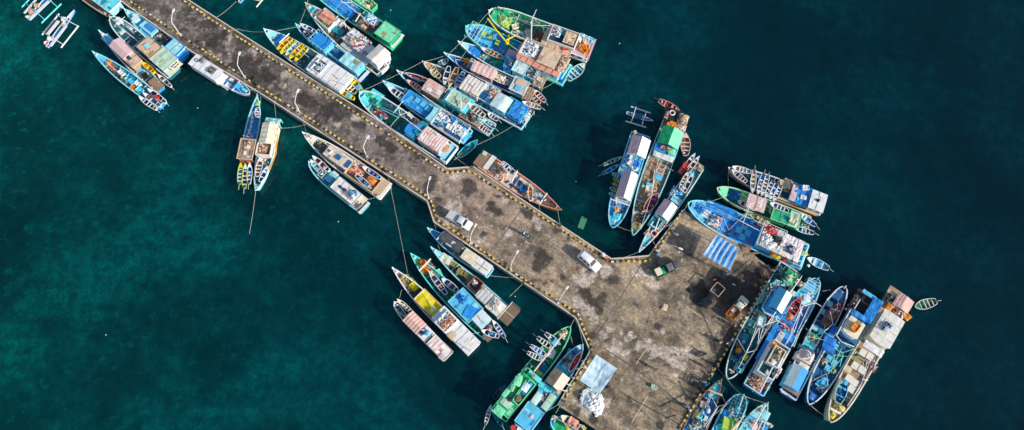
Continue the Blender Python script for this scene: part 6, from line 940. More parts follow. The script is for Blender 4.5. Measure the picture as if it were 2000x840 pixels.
def pier():
    bm = bmesh.new(); vs = [bm.verts.new(p) for p in OW]; f = bm.faces.new(vs); bmesh.ops.triangulate(bm, faces=[f]); st = .7
    xs = [p.x for p in OW]; ys = [p.y for p in OW]
    for ax, lo, hi in ((0, max(min(xs), -95), max(xs)), (1, min(ys), min(max(ys), 75))):
        k = lo
        while k < hi:
            co = Vector((k, 0, 0)) if ax == 0 else Vector((0, k, 0)); no = Vector((1, 0, 0)) if ax == 0 else Vector((0, 1, 0))
            bmesh.ops.bisect_plane(bm, geom=bm.verts[:]+bm.edges[:]+bm.faces[:], plane_co=co, plane_no=no, dist=1e-5); k += st
    for fc in bm.faces:
        if fc.normal.z < 0: fc.normal_flip()
    me = bpy.data.meshes.new('pier_deck'); bm.to_mesh(me); bm.free()
    D, Wt = blob_list(); ca = me.color_attributes.new('wear_shade', 'FLOAT_COLOR', 'POINT')
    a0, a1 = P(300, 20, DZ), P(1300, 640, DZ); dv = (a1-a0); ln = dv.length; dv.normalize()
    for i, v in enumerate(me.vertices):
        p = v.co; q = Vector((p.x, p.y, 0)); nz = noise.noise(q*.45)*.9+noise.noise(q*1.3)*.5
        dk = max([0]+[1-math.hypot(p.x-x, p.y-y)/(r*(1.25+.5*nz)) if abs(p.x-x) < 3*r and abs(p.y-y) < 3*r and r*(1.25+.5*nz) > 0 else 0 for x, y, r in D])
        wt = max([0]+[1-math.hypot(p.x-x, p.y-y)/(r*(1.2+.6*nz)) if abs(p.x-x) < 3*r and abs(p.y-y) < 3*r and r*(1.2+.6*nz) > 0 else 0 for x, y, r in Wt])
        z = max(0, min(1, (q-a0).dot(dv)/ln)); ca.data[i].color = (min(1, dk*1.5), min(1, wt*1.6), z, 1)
    m, N, L = nodes('weathered_concrete'); bs = N['Principled BSDF']; bs.inputs['Roughness'].default_value = .9
    at_ = N.new('ShaderNodeVertexColor'); at_.layer_name = 'wear_shade'; sp = N.new('ShaderNodeSeparateColor'); L.new(at_.outputs['Color'], sp.inputs[0])
    tc = N.new('ShaderNodeTexCoord')
    def nz(s, d=6, r=.6):
        n = N.new('ShaderNodeTexNoise'); n.inputs['Scale'].default_value = s; n.inputs['Detail'].default_value = d; n.inputs['Roughness'].default_value = r; L.new(tc.outputs['Object'], n.inputs['Vector']); return n.outputs['Fac']
    def ramp(src, pts):
        r = N.new('ShaderNodeValToRGB'); e = r.color_ramp.elements
        while len(e) < len(pts): e.new(.5)
        for i, (p, c) in enumerate(pts): e[i].position = p; e[i].color = (*c, 1)
        L.new(src, r.inputs['Fac']); return r.outputs[0]
    def mix(f, a, b, mode='MIX', fac=None):
        x = N.new('ShaderNodeMix'); x.data_type = 'RGBA'; x.blend_type = mode
        if f is not None: L.new(f, x.inputs[0])
        else: x.inputs[0].default_value = fac
        for s_, i in ((a, 6), (b, 7)):
            if isinstance(s_, tuple): x.inputs[i].default_value = (*s_, 1)
            else: L.new(s_, x.inputs[i])
        return x.outputs[2]
    def mth(op, a, b):
        x = N.new('ShaderNodeMath'); x.operation = op; x.use_clamp = True
        for s_, i in ((a, 0), (b, 1)):
            if isinstance(s_, (int, float)): x.inputs[i].default_value = s_
            else: L.new(s_, x.inputs[i])
        return x.outputs[0]
    base = ramp(sp.outputs[2], [(0, (.1, .085, .074)), (.34, (.108, .09, .078)), (.5, (.175, .13, .108)), (.62, (.29, .215, .164)), (.85, (.335, .255, .17)), (1, (.33, .254, .168))])
    big = ramp(nz(.13, 7, .62), [(.36, (.42, .39, .37)), (.5, (1, 1, 1)), (.62, (1.6, 1.53, 1.45))])
    mid = ramp(nz(1.1, 10, .82), [(.36, (.5, .48, .46)), (.5, (.97, .97, .97)), (.64, (1.65, 1.6, 1.52))])
    fine = ramp(nz(4.0, 6, .75), [(.34, (.45, .43, .41)), (.52, (1, 1, 1)), (.68, (1.9, 1.88, 1.85))])
    c = mix(None, base, big, 'MULTIPLY', .8); 
    zl = ramp(sp.outputs[2], [(.42, (1, 1, 1)), (.62, (.25, .25, .25))])
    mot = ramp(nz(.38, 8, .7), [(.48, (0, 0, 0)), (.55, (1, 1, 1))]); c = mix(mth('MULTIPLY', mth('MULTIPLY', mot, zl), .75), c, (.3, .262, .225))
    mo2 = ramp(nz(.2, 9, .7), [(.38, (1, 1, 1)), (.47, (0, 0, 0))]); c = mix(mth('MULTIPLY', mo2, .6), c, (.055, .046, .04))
    # grey sandy patches
    pf = ramp(mth('ADD', mth('MULTIPLY', sp.outputs[1], .5), mth('MULTIPLY', mth('SUBTRACT', nz(.7, 9, .74), .335), 2.2)), [(.5, (0, 0, 0)), (.66, (1, 1, 1))])
    c = mix(mth('MULTIPLY', pf, .8), c, (.6, .5, .42))
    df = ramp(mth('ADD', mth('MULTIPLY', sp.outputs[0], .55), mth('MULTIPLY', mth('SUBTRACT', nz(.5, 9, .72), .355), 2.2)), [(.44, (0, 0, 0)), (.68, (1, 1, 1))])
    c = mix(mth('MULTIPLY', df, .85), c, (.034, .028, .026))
    c = mix(None, c, mid, 'MULTIPLY', .85); c = mix(None, c, fine, 'MULTIPLY', .85)
    # lengthwise tyre wear
    mp = N.new('ShaderNodeMapping'); mp.vector_type = 'TEXTURE'; mp.inputs['Rotation'].default_value = (0, 0, math.atan2(dv.y, dv.x)); mp.inputs['Scale'].default_value = (22, .6, 1); L.new(tc.outputs['Object'], mp.inputs[0])
    ns = N.new('ShaderNodeTexNoise'); ns.inputs['Scale'].default_value = 1.0; ns.inputs['Detail'].default_value = 5; L.new(mp.outputs[0], ns.inputs['Vector'])
    c = mix(None, c, ramp(ns.outputs['Fac'], [(.38, (.72, .71, .7)), (.52, (1, 1, 1)), (.66, (1.2, 1.2, 1.2))]), 'MULTIPLY', .5)
    L.new(c, bs.inputs['Base Color']); bp = N.new('ShaderNodeBump'); bp.inputs['Strength'].default_value = .5; bp.inputs['Distance'].default_value = .04; L.new(nz(4, 8, .7), bp.inputs['Height']); L.new(bp.outputs[0], bs.inputs['Normal'])
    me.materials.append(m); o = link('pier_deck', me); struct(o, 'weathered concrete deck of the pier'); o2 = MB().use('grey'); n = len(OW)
    for i in range(n):
        a, b = OW[i], OW[(i+1) % n]; o2.add([(a.x, a.y, DZ-.005), (b.x, b.y, DZ-.005), (b.x, b.y, -4), (a.x, a.y, -4)], [(0, 1, 2, 3)])
    struct(o2.build('pier_wall'), 'concrete side of the pier')
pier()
def run_pts(pts, z): return [P(x, y, z) for x, y in pts]
def bar(mb, a, b, w, h, z):
    d = b-a; mb.box(((a.x+b.x)/2, (a.y+b.y)/2, z+h/2), (d.length, w, h), math.atan2(d.y, d.x))
KER = [[(359, 2), (469, 75), (587, 151), (634, 180), (679, 210), (733, 245), (848, 321), (871, 337), (914, 333), (926, 339), (996, 384), (1050, 418), (1097, 449), (1147, 482), (1181, 503), (1193, 511), (1269, 509), (1282, 491), (1305, 456), (1327, 420)],
       [(1503, 541), (1484, 573), (1459, 619), (1438, 650), (1426, 672), (1404, 709), (1387, 738), (1356, 791), (1325, 839)],
       [(255, 3), (278, 18), (320, 47), (351, 69), (393, 95), (477, 151), (570, 210), (620, 241), (692, 291), (733, 319), (780, 347), (829, 380), (842, 391), (850, 417), (855, 431), (903, 461), (979, 516), (1044, 559), (1076, 578), (1128, 612), (1144, 650), (1157, 680), (1150, 704), (1129, 736), (1103, 778)]]
rk = random.Random(5)
for kk, pts in enumerate(KER):
    W = run_pts(pts, DZ+.2); mb = MB(); pos = 0.0
    for i in range(len(W)-1):
        a, b = W[i], W[i+1]; L_ = (b-a).length; d = (b-a)/L_; s_ = 0.0; n = max(1, round(L_/.98)); st = L_/n
        for k in range(n):
            p = a+d*(st*k+rk.uniform(-.05, .05)); q = p+d*(st*rk.uniform(.36, .5)); r_ = a+d*(st*(k+1)-.08); u = rk.random()
            mb.use('kerby' if u > .34 else ('cream' if u > .2 else ('olive' if u > .1 else 'wood'))); j = rk.uniform(-.06, .06); nn = Vector((-d.y, d.x, 0))*j
            if u > .05: bar(mb, p+nn, q+nn, .3+rk.uniform(-.06, .06), .28+rk.uniform(-.05, .03), DZ)
            mb.use('kerbd' if rk.random() < .7 else 'brown'); bar(mb, q+d*.004, r_, .26+rk.uniform(-.05, .05), .18+rk.uniform(-.05, .03), DZ)
    struct(mb.build('kerb'), 'yellow and black painted kerb along the pier edge')
# outer edge beam (pale concrete lip)
mb = MB().use('beige')
def lip(i0, i1, w=.2, h=.1):
    for i in range(i0, i1):
        a, b = OW[i], OW[i+1]; d = (b-a).normalized(); nn = Vector((-d.y, d.x, 0)); bar(mb, a+nn*(w/2-.04), b+nn*(w/2-.04), w, h+.004*(i % 2), DZ)
lip(0, 10); lip(21, 30); struct(mb.build('edge_beam'), 'pale concrete beam along the pier edge')
# expansion joints, ribs and painted lines: thin sheets
def line(pts, w, m, z=.004, name='pier_joint', k='0'):
    mb = MB().use(m); W = [at(k, x, y, DZ) for x, y in pts]
    for a, b in zip(W, W[1:]):
        d = (b-a).normalized(); nn = Vector((-d.y, d.x, 0))*w/2; mb.add([v+Vector((0, 0, z)) for v in (a-nn, b-nn, b+nn, a+nn)], [(0, 1, 2, 3)])
    struct(mb.build(name))
line([(1175, 430), (890, 830)], .13, 'dgrey', k='P1'); line([(968, 290), (862, 418)], .13, 'dgrey', k='F2'); line([(930, 10), (500, 690)], .14, 'dgrey', k='P3'); line([(310, 0), (620, 200), (830, 360), (1190, 640)], .16, 'dgrey', k='P5'); line([(1140, 600), (1430, 830)], .14, 'dgrey', k='P2', z=.005)
line([(0, 560), (460, 820)], .12, 'dgrey', k='P4', z=.006); line([(740, 20), (640, 165)], .15, 'tan', k='P5', z=.008); line([(765, 490), (600, 760)], .15, 'tan', k='P5', z=.008); line([(0, 665), (180, 785)], .15, 'tan', k='P4', z=.008); line([(760, 0), (1140, 220)], .07, 'olive', k='P5', z=.007); line([(320, 600), (600, 770)], .06, 'dgrey', k='P5', z=.007); line([(1545, 610), (1100, 280)][::-1], .01, 'dgrey', k='P5', z=.007)
line([(0, 10), (240, 110)], .1, 'dgrey', k='P4', z=.005); line([(870, 770), (1060, 745)], .06, 'dgrey', k='P2', z=.007)

# ------------------------------------------------------------------ street lamps
LAMPS = [((352, 68), (338, 21), 'the shoreward end of the pier'), ((477, 150), (467, 105), "the white-roofed boat's bow"), ((586, 221), (581, 178), 'the cross-pier blue boat'), ((716, 306), (718, 268), 'the grey-white boat'), ((837, 387), (839, 349), 'the kink of the kerb'), ((919, 475), (928, 441), 'the white pickup truck'),
         ((997, 527), (1010, 493), "the black-tarpaulined boat's stern"), ((1090, 591), (1107, 563), 'the lower end of the left kerb'), ((1286, 489), (1328, 485), 'the green pickup truck')]
for (bx, by), (hx, hy), w in LAMPS:
    a = P(bx, by, DZ); hgt = 5.0; t = thing('street_lamp', 'white curved street lamp on the kerb by '+w, 'street lamp', a, 0, None)
    h = P(hx, hy, DZ+hgt+.35)-a; hh = Vector((h.x, h.y, 0)); pts = [Vector((0, 0, 0)), Vector((0, 0, hgt*.55)), Vector((0, 0, hgt*.86))]
    for k in (.15, .4, .7, 1.0): pts.append(Vector((hh.x*k, hh.y*k, hgt*.86+(.35+hgt*.14)*math.sin(k*PI/2))))
    MB().use('white').tube(pts, .07, 8, .05).build('pole', t, smooth=60)
    MB().use('white').box((hh.x*1.06, hh.y*1.06, hgt+.33), (.75, .34, .14), math.atan2(hh.y, hh.x), taper=.85).build('lamp_head', t)
    MB().use('lgrey').box((0, 0, .06), (.5, .5, .12)).build('base_plate', t)

# ------------------------------------------------------------------ vehicles
def body_loft(mb, secs):
    """secs: (x, half width low, z low, half width belt, z belt, half width top, z top)"""
    rr = []
    for x, wl, zl, wb, zb, wt, zt in secs:
        half = [(wl*.9, zl), (wl, zl+.18), (wb, zb), (wt, zt-.05), (wt*.86, zt), (0, zt+.015)]; rr.append([Vector((x, y, z)) for y, z in half]+[Vector((x, -y, z)) for y, z in reversed(half[:-1])])
    mb.loft(rr)
def wheels(t, xs, y, r=.31):
    for x in xs:
        for sg in (1, -1):
            w = link('wheel', None, t, (x, sg*y, r)); R = Matrix.Rotation(PI/2, 4, 'X'); mb = MB().use('black'); mb.ring((0, 0, 0), r*.74, r*.26, 16, 6, R); mb.build('tyre', w, smooth=60); mb = MB().use('lgrey'); mb.add([R @ Vector((r*.62*math.cos(2*PI*i/12), r*.62*math.sin(2*PI*i/12), z)) for z in (-.07, .07) for i in range(12)], [tuple(range(12)), tuple(range(12, 24))]+[(i, (i+1) % 12, 12+(i+1) % 12, 12+i) for i in range(12)]); mb.build('rim', w)
def quad(t, name, ps, m='glass'): MB().use(m).add(ps, [(0, 1, 2, 3)]) or None
def win(t, name, ps, m='glass', out=(0, 0, 0)):
    mb = MB().use(m); o = Vector(out); a = [Vector(p)+o for p in ps]; mb.add(a+[p-o*1.6 for p in a], [(0, 1, 2, 3), (7, 6, 5, 4)]+[(i, (i+1) % 4, 4+(i+1) % 4, 4+i) for i in range(4)]); mb.build(name, t)
def place(t, k, front, rear, z=DZ+1.2):
    a, b = at(k, *front, z), at(k, *rear, z); p = (a+b)/2; d = a-b; t.location = (p.x, p.y, DZ+.004); t.rotation_euler = (0, 0, math.atan2(d.y, d.x))
def mpv():
    t = thing('parked_car', 'white people carrier parked beside the kerb at the middle of the pier', 'car'); c = gm('white')
    b = MB().use(mat('white', .12, .3, .5)); body_loft(b, [(2.18, .72, .3, .74, .62, .66, .78), (2.05, .82, .25, .84, .7, .74, .88), (1.3, .86, .22, .86, .88, .76, 1.02), (1.05, .86, .22, .86, .92, .78, 1.08), (.35, .86, .22, .87, .95, .66, 1.66), (-.6, .86, .22, .87, .96, .66, 1.74), (-1.75, .86, .22, .87, .96, .64, 1.68), (-2.08, .84, .3, .85, .95, .66, 1.3), (-2.2, .8, .35, .8, .9, .74, .98)])
    b.build('body', t, smooth=35); win(t, 'windscreen', [(1.0, .68, 1.12), (1.0, -.68, 1.12), (.42, -.58, 1.62), (.42, .58, 1.62)], out=(.012, 0, .012)); win(t, 'rear_window', [(-1.82, .56, 1.6), (-1.82, -.56, 1.6), (-2.06, -.6, 1.26), (-2.06, .6, 1.26)], out=(-.012, 0, .01))
    for sg in (1, -1):
        for x0, x1 in ((.62, .0), (-.1, -.85), (-.95, -1.7)): win(t, 'side_window', [(x0, sg*.84, 1.05), (x1, sg*.84, 1.05), (x1, sg*.7, 1.56), (x0-.18, sg*.7, 1.54)], out=(0, sg*.012, .004))
        MB().use('pale').box((2.12, sg*.58, .68), (.12, .3, .14)).build('headlight', t); MB().use('red').box((-2.17, sg*.68, .95), (.08, .14, .3)).build('tail_light', t); MB().use('white').box((.85, sg*.98, 1.05), (.14, .2, .14)).build('wing_mirror', t); MB().use('lgrey').tube([(.2, sg*.56, 1.74), (-1.6, sg*.55, 1.75)], .025, 5).build('roof_rail', t)
    MB().use('dgrey').box((2.2, 0, .42), (.06, 1.3, .16)).build('bumper_grille', t); wheels(t, (1.35, -1.35), .78); return t
place(mpv(), 'P2', (668, 640), (508, 502))
def pickup(label, c, bed, cargo, k, front, rear, flat=False, cab_m=None, scale=1.0):
    t = thing('pickup_truck', label, 'truck'); cm = mat(cab_m or c, .2, .35, .5)
    b = MB().use(cm); body_loft(b, [(2.3, .72, .35, .74, .7, .68, .85), (2.15, .82, .3, .84, .8, .76, .95), (1.35, .84, .28, .84, .95, .78, 1.05), (.85, .84, .28, .85, 1.0, .64, 1.62), (-.1, .84, .28, .85, 1.0, .64, 1.66), (-.3, .84, .3, .84, 1.0, .66, 1.55)]); b.build('cab', t, smooth=35)
    win(t, 'windscreen', [(1.32, .7, 1.1), (1.32, -.7, 1.1), (.9, -.58, 1.58), (.9, .58, 1.58)], out=(.012, 0, .012)); win(t, 'rear_window', [(-.3, .5, 1.48), (-.3, -.5, 1.48), (-.31, -.55, 1.12), (-.31, .55, 1.12)], out=(-.02, 0, .0))
    for sg in (1, -1): win(t, 'side_window', [(.95, sg*.83, 1.08), (-.15, sg*.83, 1.08), (-.1, sg*.69, 1.54), (.72, sg*.69, 1.52)], out=(0, sg*.012, .004)); MB().use('pale').box((2.24, sg*.6, .75), (.12, .26, .14)).build('headlight', t); MB().use('white' if c == 'white' else 'black').box((1.05, sg*.98, 1.12), (.12, .2, .16)).build('wing_mirror', t); MB().use('red').box((-2.4, sg*.76, .8), (.06, .1, .24)).build('tail_light', t)
    bd = MB().use(bed); bd.box((-1.38, 0, .62), (2.05, 1.66, .12))
    for sg in (1, -1): bd.box((-1.38, sg*.83, .88), (2.05, .06, .42))
    bd.box((-2.39, 0, .88), (.06, 1.6, .42)); bd.box((-.37, 0, .92), (.06, 1.6, .5)); bd.build('cargo_bed', t)
    if cargo: MB().use(cargo).box((-1.38, 0, 1.0), (1.9, 1.52, .5)).build('bed_cover', t)
    wheels(t, (1.45, -1.55), .76, .34); place(t, k, front, rear); return t
t = pickup('white pickup truck with a grey covered bed parked by the left kerb', 'white', 'lgrey', 'lgrey', 'P1', (612, 630), (412, 515))
t = pickup('small green pickup truck with a cream-covered bed, facing right on the pier head', 'dgrey', 'dgreen', None, 'P2', (1478, 612), (1298, 690), cab_m='dgrey')
MB().use('cream').box((-1.75, .12, 1.0), (1.1, 1.3, .4)).build('bed_cover', t); MB().use('green').box((-.8, -.1, .9), (.6, 1.2, .3)).build('bed_load', t)
for k in range(4): MB().use('lgrey').box((.75-.28*k, 0, 1.69), (.06, 1.2, .04)).build('roof_bar', t)
t = pickup('black pickup truck with an open rail-framed bed on the quay', 'black', 'dgrey', None, 'P4', (160, 640), (262, 520), cab_m='black')
mb = MB().use('tan')
for sg in (1, -1): mb.tube([(-.45, sg*.86, 1.05), (-.45, sg*.86, 1.75), (-2.3, sg*.86, 1.75), (-2.42, sg*.7, 1.75)], .05, 6)
mb.tube([(-2.42, -.7, 1.75), (-2.42, .7, 1.75)], .05, 6); mb.tube([(-.45, -.86, 1.75), (-.45, .86, 1.75)], .05, 6); mb.build('bed_frame', t)
t = pickup('orange pickup truck with a pale yellow cab top and loaded bed, near the quay edge', 'cream', 'orange', None, 'P4', (478, 615), (378, 730), cab_m='cream')
for nm, x, y, c, l in (('crate', -.85, .25, 'pink', "pink crate in the orange pickup truck's bed"), ('sack', -1.1, -.35, 'maroon', "maroon sack in the orange pickup truck's bed"), ('crate', -1.8, 0, 'brown', "brown crate at the tail of the orange pickup truck's bed")):
    n_, ct, me = item_mesh(nm, c, .9); p = t.matrix_basis @ Vector((x, y, .69)); tag(link(n_, me, None, p, t.rotation_euler.z), l, ct)
def bike_parts(c):
    t = link('motorbike', None, None); wheels2 = []
    for x in (.62, -.62):
        w = link('wheel', None, t, (x, 0, .28)); R = Matrix.Rotation(PI/2, 4, 'X'); MB().use('black').ring((0, 0, 0), .23, .055, 16, 6, R).build('tyre', w, smooth=60); MB().use('lgrey').tube([(0, -.05, 0), (0, .05, 0)], .17, 10).build('rim', w)
    b = MB().use(c); b.loft([[Vector((x, y, z)) for y, z in ((w, zl), (w, zh), (-w, zh), (-w, zl))] for x, w, zl, zh in ((.58, .06, .55, .95), (.42, .17, .3, .98), (.3, .17, .25, .6), (-.1, .14, .25, .5), (-.3, .15, .4, .68), (-.75, .1, .55, .72))]); b.build('body', t, smooth=40)
    MB().use('black').box((-.32, 0, .76), (.72, .26, .1), taper=.85).build('saddle', t); MB().use('dgrey').tube([(.45, -.36, 1.02), (.5, 0, 1.0), (.45, .36, 1.02)], .025, 6).build('handlebar', t); MB().use('steel').tube([(.62, 0, .28), (.45, 0, .98)], .04, 6).build('fork', t); MB().use('white').box((.58, 0, .88), (.08, .16, .14)).build('headlight', t); MB().use('red').box((-.78, 0, .68), (.06, .14, .08)).build('tail_light', t)
    for sg in (1, -1): MB().use('black').tube([(.46, sg*.28, 1.02), (.42, sg*.36, 1.2)], .02, 5).build('mirror', t)
    return t
def bike(k, x, y, ang, c, label):
    t = bike_parts(c); p = at(k, x, y, DZ+.5); t.location = (p.x, p.y, DZ+.004); t.rotation_euler = (0, 0, math.radians(ang)); tag(t, label, 'motorbike'); return t
t = bike('P1', 1190, 728, -32, 'turq', "turquoise scooter ridden along the middle of the pier")
person(t.matrix_basis @ Vector((-.36, 0, .02)), math.radians(-32), 'pale', "person in pale shirt riding the turquoise scooter mid-pier", seated=True)
bike('H2', 785, 620, -50, 'white', "white scooter parked in the shadow at the pier head's corner"); bike('P2', 1290, 528, 100, 'blue', "blue scooter parked beside the green pickup truck"); bike('P4', 330, 412, 40, 'white', "white scooter right of the striped canopy's lower corner"); bike('P4', 298, 436, 60, 'dblue', "dark blue scooter right of the striped canopy's lower corner")
bike('P5', 1325, 335, -35, 'white', "white scooter parked near the quay, above the brown-railed boat"); bike('P5', 1150, 588, -35, 'white', "white scooter by the brown-railed boat's left side, low on the quay"); bike('P5', 1360, 385, 40, 'blue', "blue scooter at the kerb beside the brown-railed boat's bow")
bike('P5', 1330, 68, 20, 'dgreen', "dark green scooter at the end of a long thin shadow on the quay"); bike('J1', 640, 95, -50, 'white', "white scooter on the quay's top right corner"); bike('P4', 690, 355, -50, 'pink', "pinkish scooter at the quay's top right corner"); bike('F2', 632, 280, -40, 'lgrey', "grey scooter parked on the kerb beside the grey-white boat")
for k, x, y, c, tr, l in (('P4', 228, 448, 'red', 'navy', "person in red shirt standing below the striped canopy"), ('J2', 42, 148, 'salmon', 'white', "person in salmon shirt at the quay kerb, left of two"), ('J2', 104, 162, 'white', 'navy', "person in white shirt at the quay kerb, right of two"), ('J1', 213, 755, 'white', 'dgrey', "person in white shirt alone on the dark quay near the orange truck"), ('P5', 1418, 215, 'beige', 'dgrey', "person in beige shirt by the quay kerb, end of a thick dark shadow"),
                          ('P5', 1186, 622, 'white', 'dblue', "person in white shirt beside the lowest white scooter"), ('P5', 1335, 430, 'plum', 'navy', "person in plum shirt by the kerb above the brown-railed boat"), ('P4', 570, 495, 'orange', 'brown', "person in orange shirt in the quay's shadow"), ('P4', 612, 512, 'tan', 'dgrey', "person in tan shirt near the quay kerb in shadow"), ('P4', 462, 458, 'white', 'grey', "person in white shirt in the big shadow right of the striped canopy"),
                          ('P4', 385, 488, 'pale', 'navy', "person in pale shirt in the middle of the big quay shadow"), ('P2', 1255, 460, 'orange', 'navy', "person in orange shirt at the curved lamp's kerb"), ('J1', 300, 235, 'offw', 'grey', "person in off-white shirt in the quay's dark area"), ('L', 1530, 348, 'black', 'dgrey', "person in black shirt at the pale tarpaulin's right corner"), ('P5', 860, 215, 'pink', 'grey', "person in pink shirt alone in the open centre of the quay")):
    person(at(k, x, y, DZ+.9)-Vector((0, 0, .9)), rk.uniform(0, 6.28), c, l, tr)

# ------------------------------------------------------------------ canopies on the quay
def canopy(k, cs, z, m, label, wav=.08, rib=0.0, posts='lgrey'):
    c = [at(k, x, y, z) for x, y in cs]; p0 = sum(c, Vector())/4; d = c[1]-c[0]; rz = math.atan2(d.y, d.x); t = thing('canopy', label, 'canopy', (p0.x, p0.y, DZ), rz)
    R = Matrix.Rotation(-rz, 4, 'Z'); q = [R @ (v-p0) for v in c]; mb = MB().use(m); n = 34; vs = []; fs = []
    for i in range(n+1):
        for j in range(17):
            u, v = i/n, j/16; e = q[0].lerp(q[1], u).lerp(q[3].lerp(q[2], u), v); s_ = math.sin(PI*u)*math.sin(PI*v)
            zz = z-DZ-.25*s_+wav*s_**.3*(noise.noise(Vector((e.x*.8, e.y*.5, z)))+.5*noise.noise(Vector((e.x*2.2, e.y*1.1, 3))))+rib*math.sin(e.x*2*PI/.95)*(.4+.6*s_); vs.append((e.x, e.y, zz))
    o = len(vs); vs += [(x, y, w-.03) for x, y, w in vs]
    for i in range(n):
        for j in range(16): a = i*17+j; fs += [(a, a+17, a+18, a+1), (o+a+1, o+a+18, o+a+17, o+a)]
    mb.add(vs, fs); mb.build('tarpaulin', t)
    for v in q+[q[0].lerp(q[1], .5), q[2].lerp(q[3], .5)]: MB().use(posts).tube([(v.x*.97, v.y*.97, 0), (v.x*.97, v.y*.97, z-DZ-.02)], .05, 6).build('post', t)
    fr = MB().use(posts)
    for i in range(4): a, b = q[i], q[(i+1) % 4]; fr.tube([(a.x, a.y, z-DZ-.06), (b.x, b.y, z-DZ-.06)], .045, 5)
    fr.build('frame', t); return t
canopy('P4', [(250, 75), (430, 190), (358, 365), (140, 240)], 4.6, 'blue/white:x0.95', "blue and white striped canopy at the top of the pier head", .1, .1)
canopy('P5', [(235, 65), (450, 210), (270, 470), (65, 330)], 4.2, 'tarp/white:y1.3', "large pale blue tarpaulin canopy beside a heap of white sacks", .14, .0, 'dgrey')
rope(('P4', 430, 190, 4.0), ('P4', 365, 375, 1.7), "guy rope at the right of the striped canopy", .1)
rs = random.Random(3); MATS[('snow', .38, .65)] = mat('snow', .06, .8); _, ct, sm = item_mesh('sack', 'snow', .74); cen = at('P5', 205, 560, DZ)
hull_px = [(100, 440), (150, 415), (215, 410), (290, 500), (305, 600), (300, 650), (235, 690), (190, 640), (95, 570), (75, 540)]
def inside(x, y, pl):
    r = False
    for i in range(len(pl)):
        (x0, y0), (x1, y1) = pl[i], pl[i-1]
        if (y0 > y) != (y1 > y) and x < (x1-x0)*(y-y0)/(y1-y0)+x0: r = not r
    return r
cnt = 0
while cnt < 280:
    x, y = rs.uniform(70, 310), rs.uniform(405, 695)
    if not inside(x, y, hull_px): continue
    dist = math.hypot((x-215)/110, (y-570)/130); z = DZ+max(0, 1-dist)*.75*rs.uniform(.1, 1); p = at('P5', x, y, z+.2)
    o = link('sack', sm, None, (p.x, p.y, z), rs.uniform(0, 6.28)); o.rotation_euler = (rs.uniform(-.3, .3), rs.uniform(-.3, .3), rs.uniform(0, 6.28)); tag(o, "plump white sack in the heap spilling from under the pale blue tarpaulin", 'sack', 'white sacks heaped beside the pale blue tarpaulin'); cnt += 1
# loose things on the quay
for k, x, y, n_, c, s_, l in (('P4', 640, 400, 'basket', 'brown', 1.3, "brown net basket at the quay's top edge"), ('P2', 762, 570, 'drum', 'red', .8, "red drum standing at the kerb corner beside the people carrier"), ('P2', 725, 522, 'drum', 'white', 1.0, "white drum on the kerb above the people carrier"), ('P3', 1158, 375, 'cover', 'tan', .9, "crumpled tan cover on the open quay"), ('P4', 490, 185, 'cover', 'brown', 1.2, "brown cover on the quay by the big blue trawler"),
                              ('P4', 540, 235, 'board', 'brown', 1.4, "brown plank at the quay's top edge"), ('P5', 820, 395, 'crate', 'pgreen', .9, "pale green crate on the open quay amid thin shadows"), ('P5', 120, 185, 'board', 'offw', 1.0, "pale plank across the kerb by the pale tarpaulin"), ('P5', 340, 405, 'drum', 'black', 1.0, "black drum at the pale tarpaulin's right edge")):
    nm, ct, me = item_mesh(n_, c, s_); tag(link(nm, me, None, at(k, x, y, DZ), rk.uniform(0, 3)), l, ct)
for i, (k, x, y, w) in enumerate((('P4', 480, 178, "by the big blue trawler"), ('H2', 850, 430, "at the pier head's upper corner"), ('P3', 352, 452, "above the long green boat's bow"), ('A2', 650, 705, "by the white-roofed boat's bow"), ('L', 1030, 505, "at the quay corner above the bottom boat"), ('P2', 285, 215, "above the sunken wreck"), ('F2', 825, 425, "beside the grey-white boat's stern"), ('A2', 135, 365, "at the stern of the top left blue boat"), ('G1', 1575, 690, "on the left kerb below the black-tarpaulined boat"), ('P1', 640, 40, "where the pier widens"), ('J2', 5, 395, "on the quay's right edge"))):
    p = at(k, x, y, DZ); b_ = MB().use('dgrey'); b_.cyl((0, 0, 0), .2, .45, 10, .15); b_.cyl((0, 0, .45), .27, .1, 10, .24); o = b_.build('mooring_bollard', None, p); tag(o, "dark iron mooring bollard "+w, 'bollard')

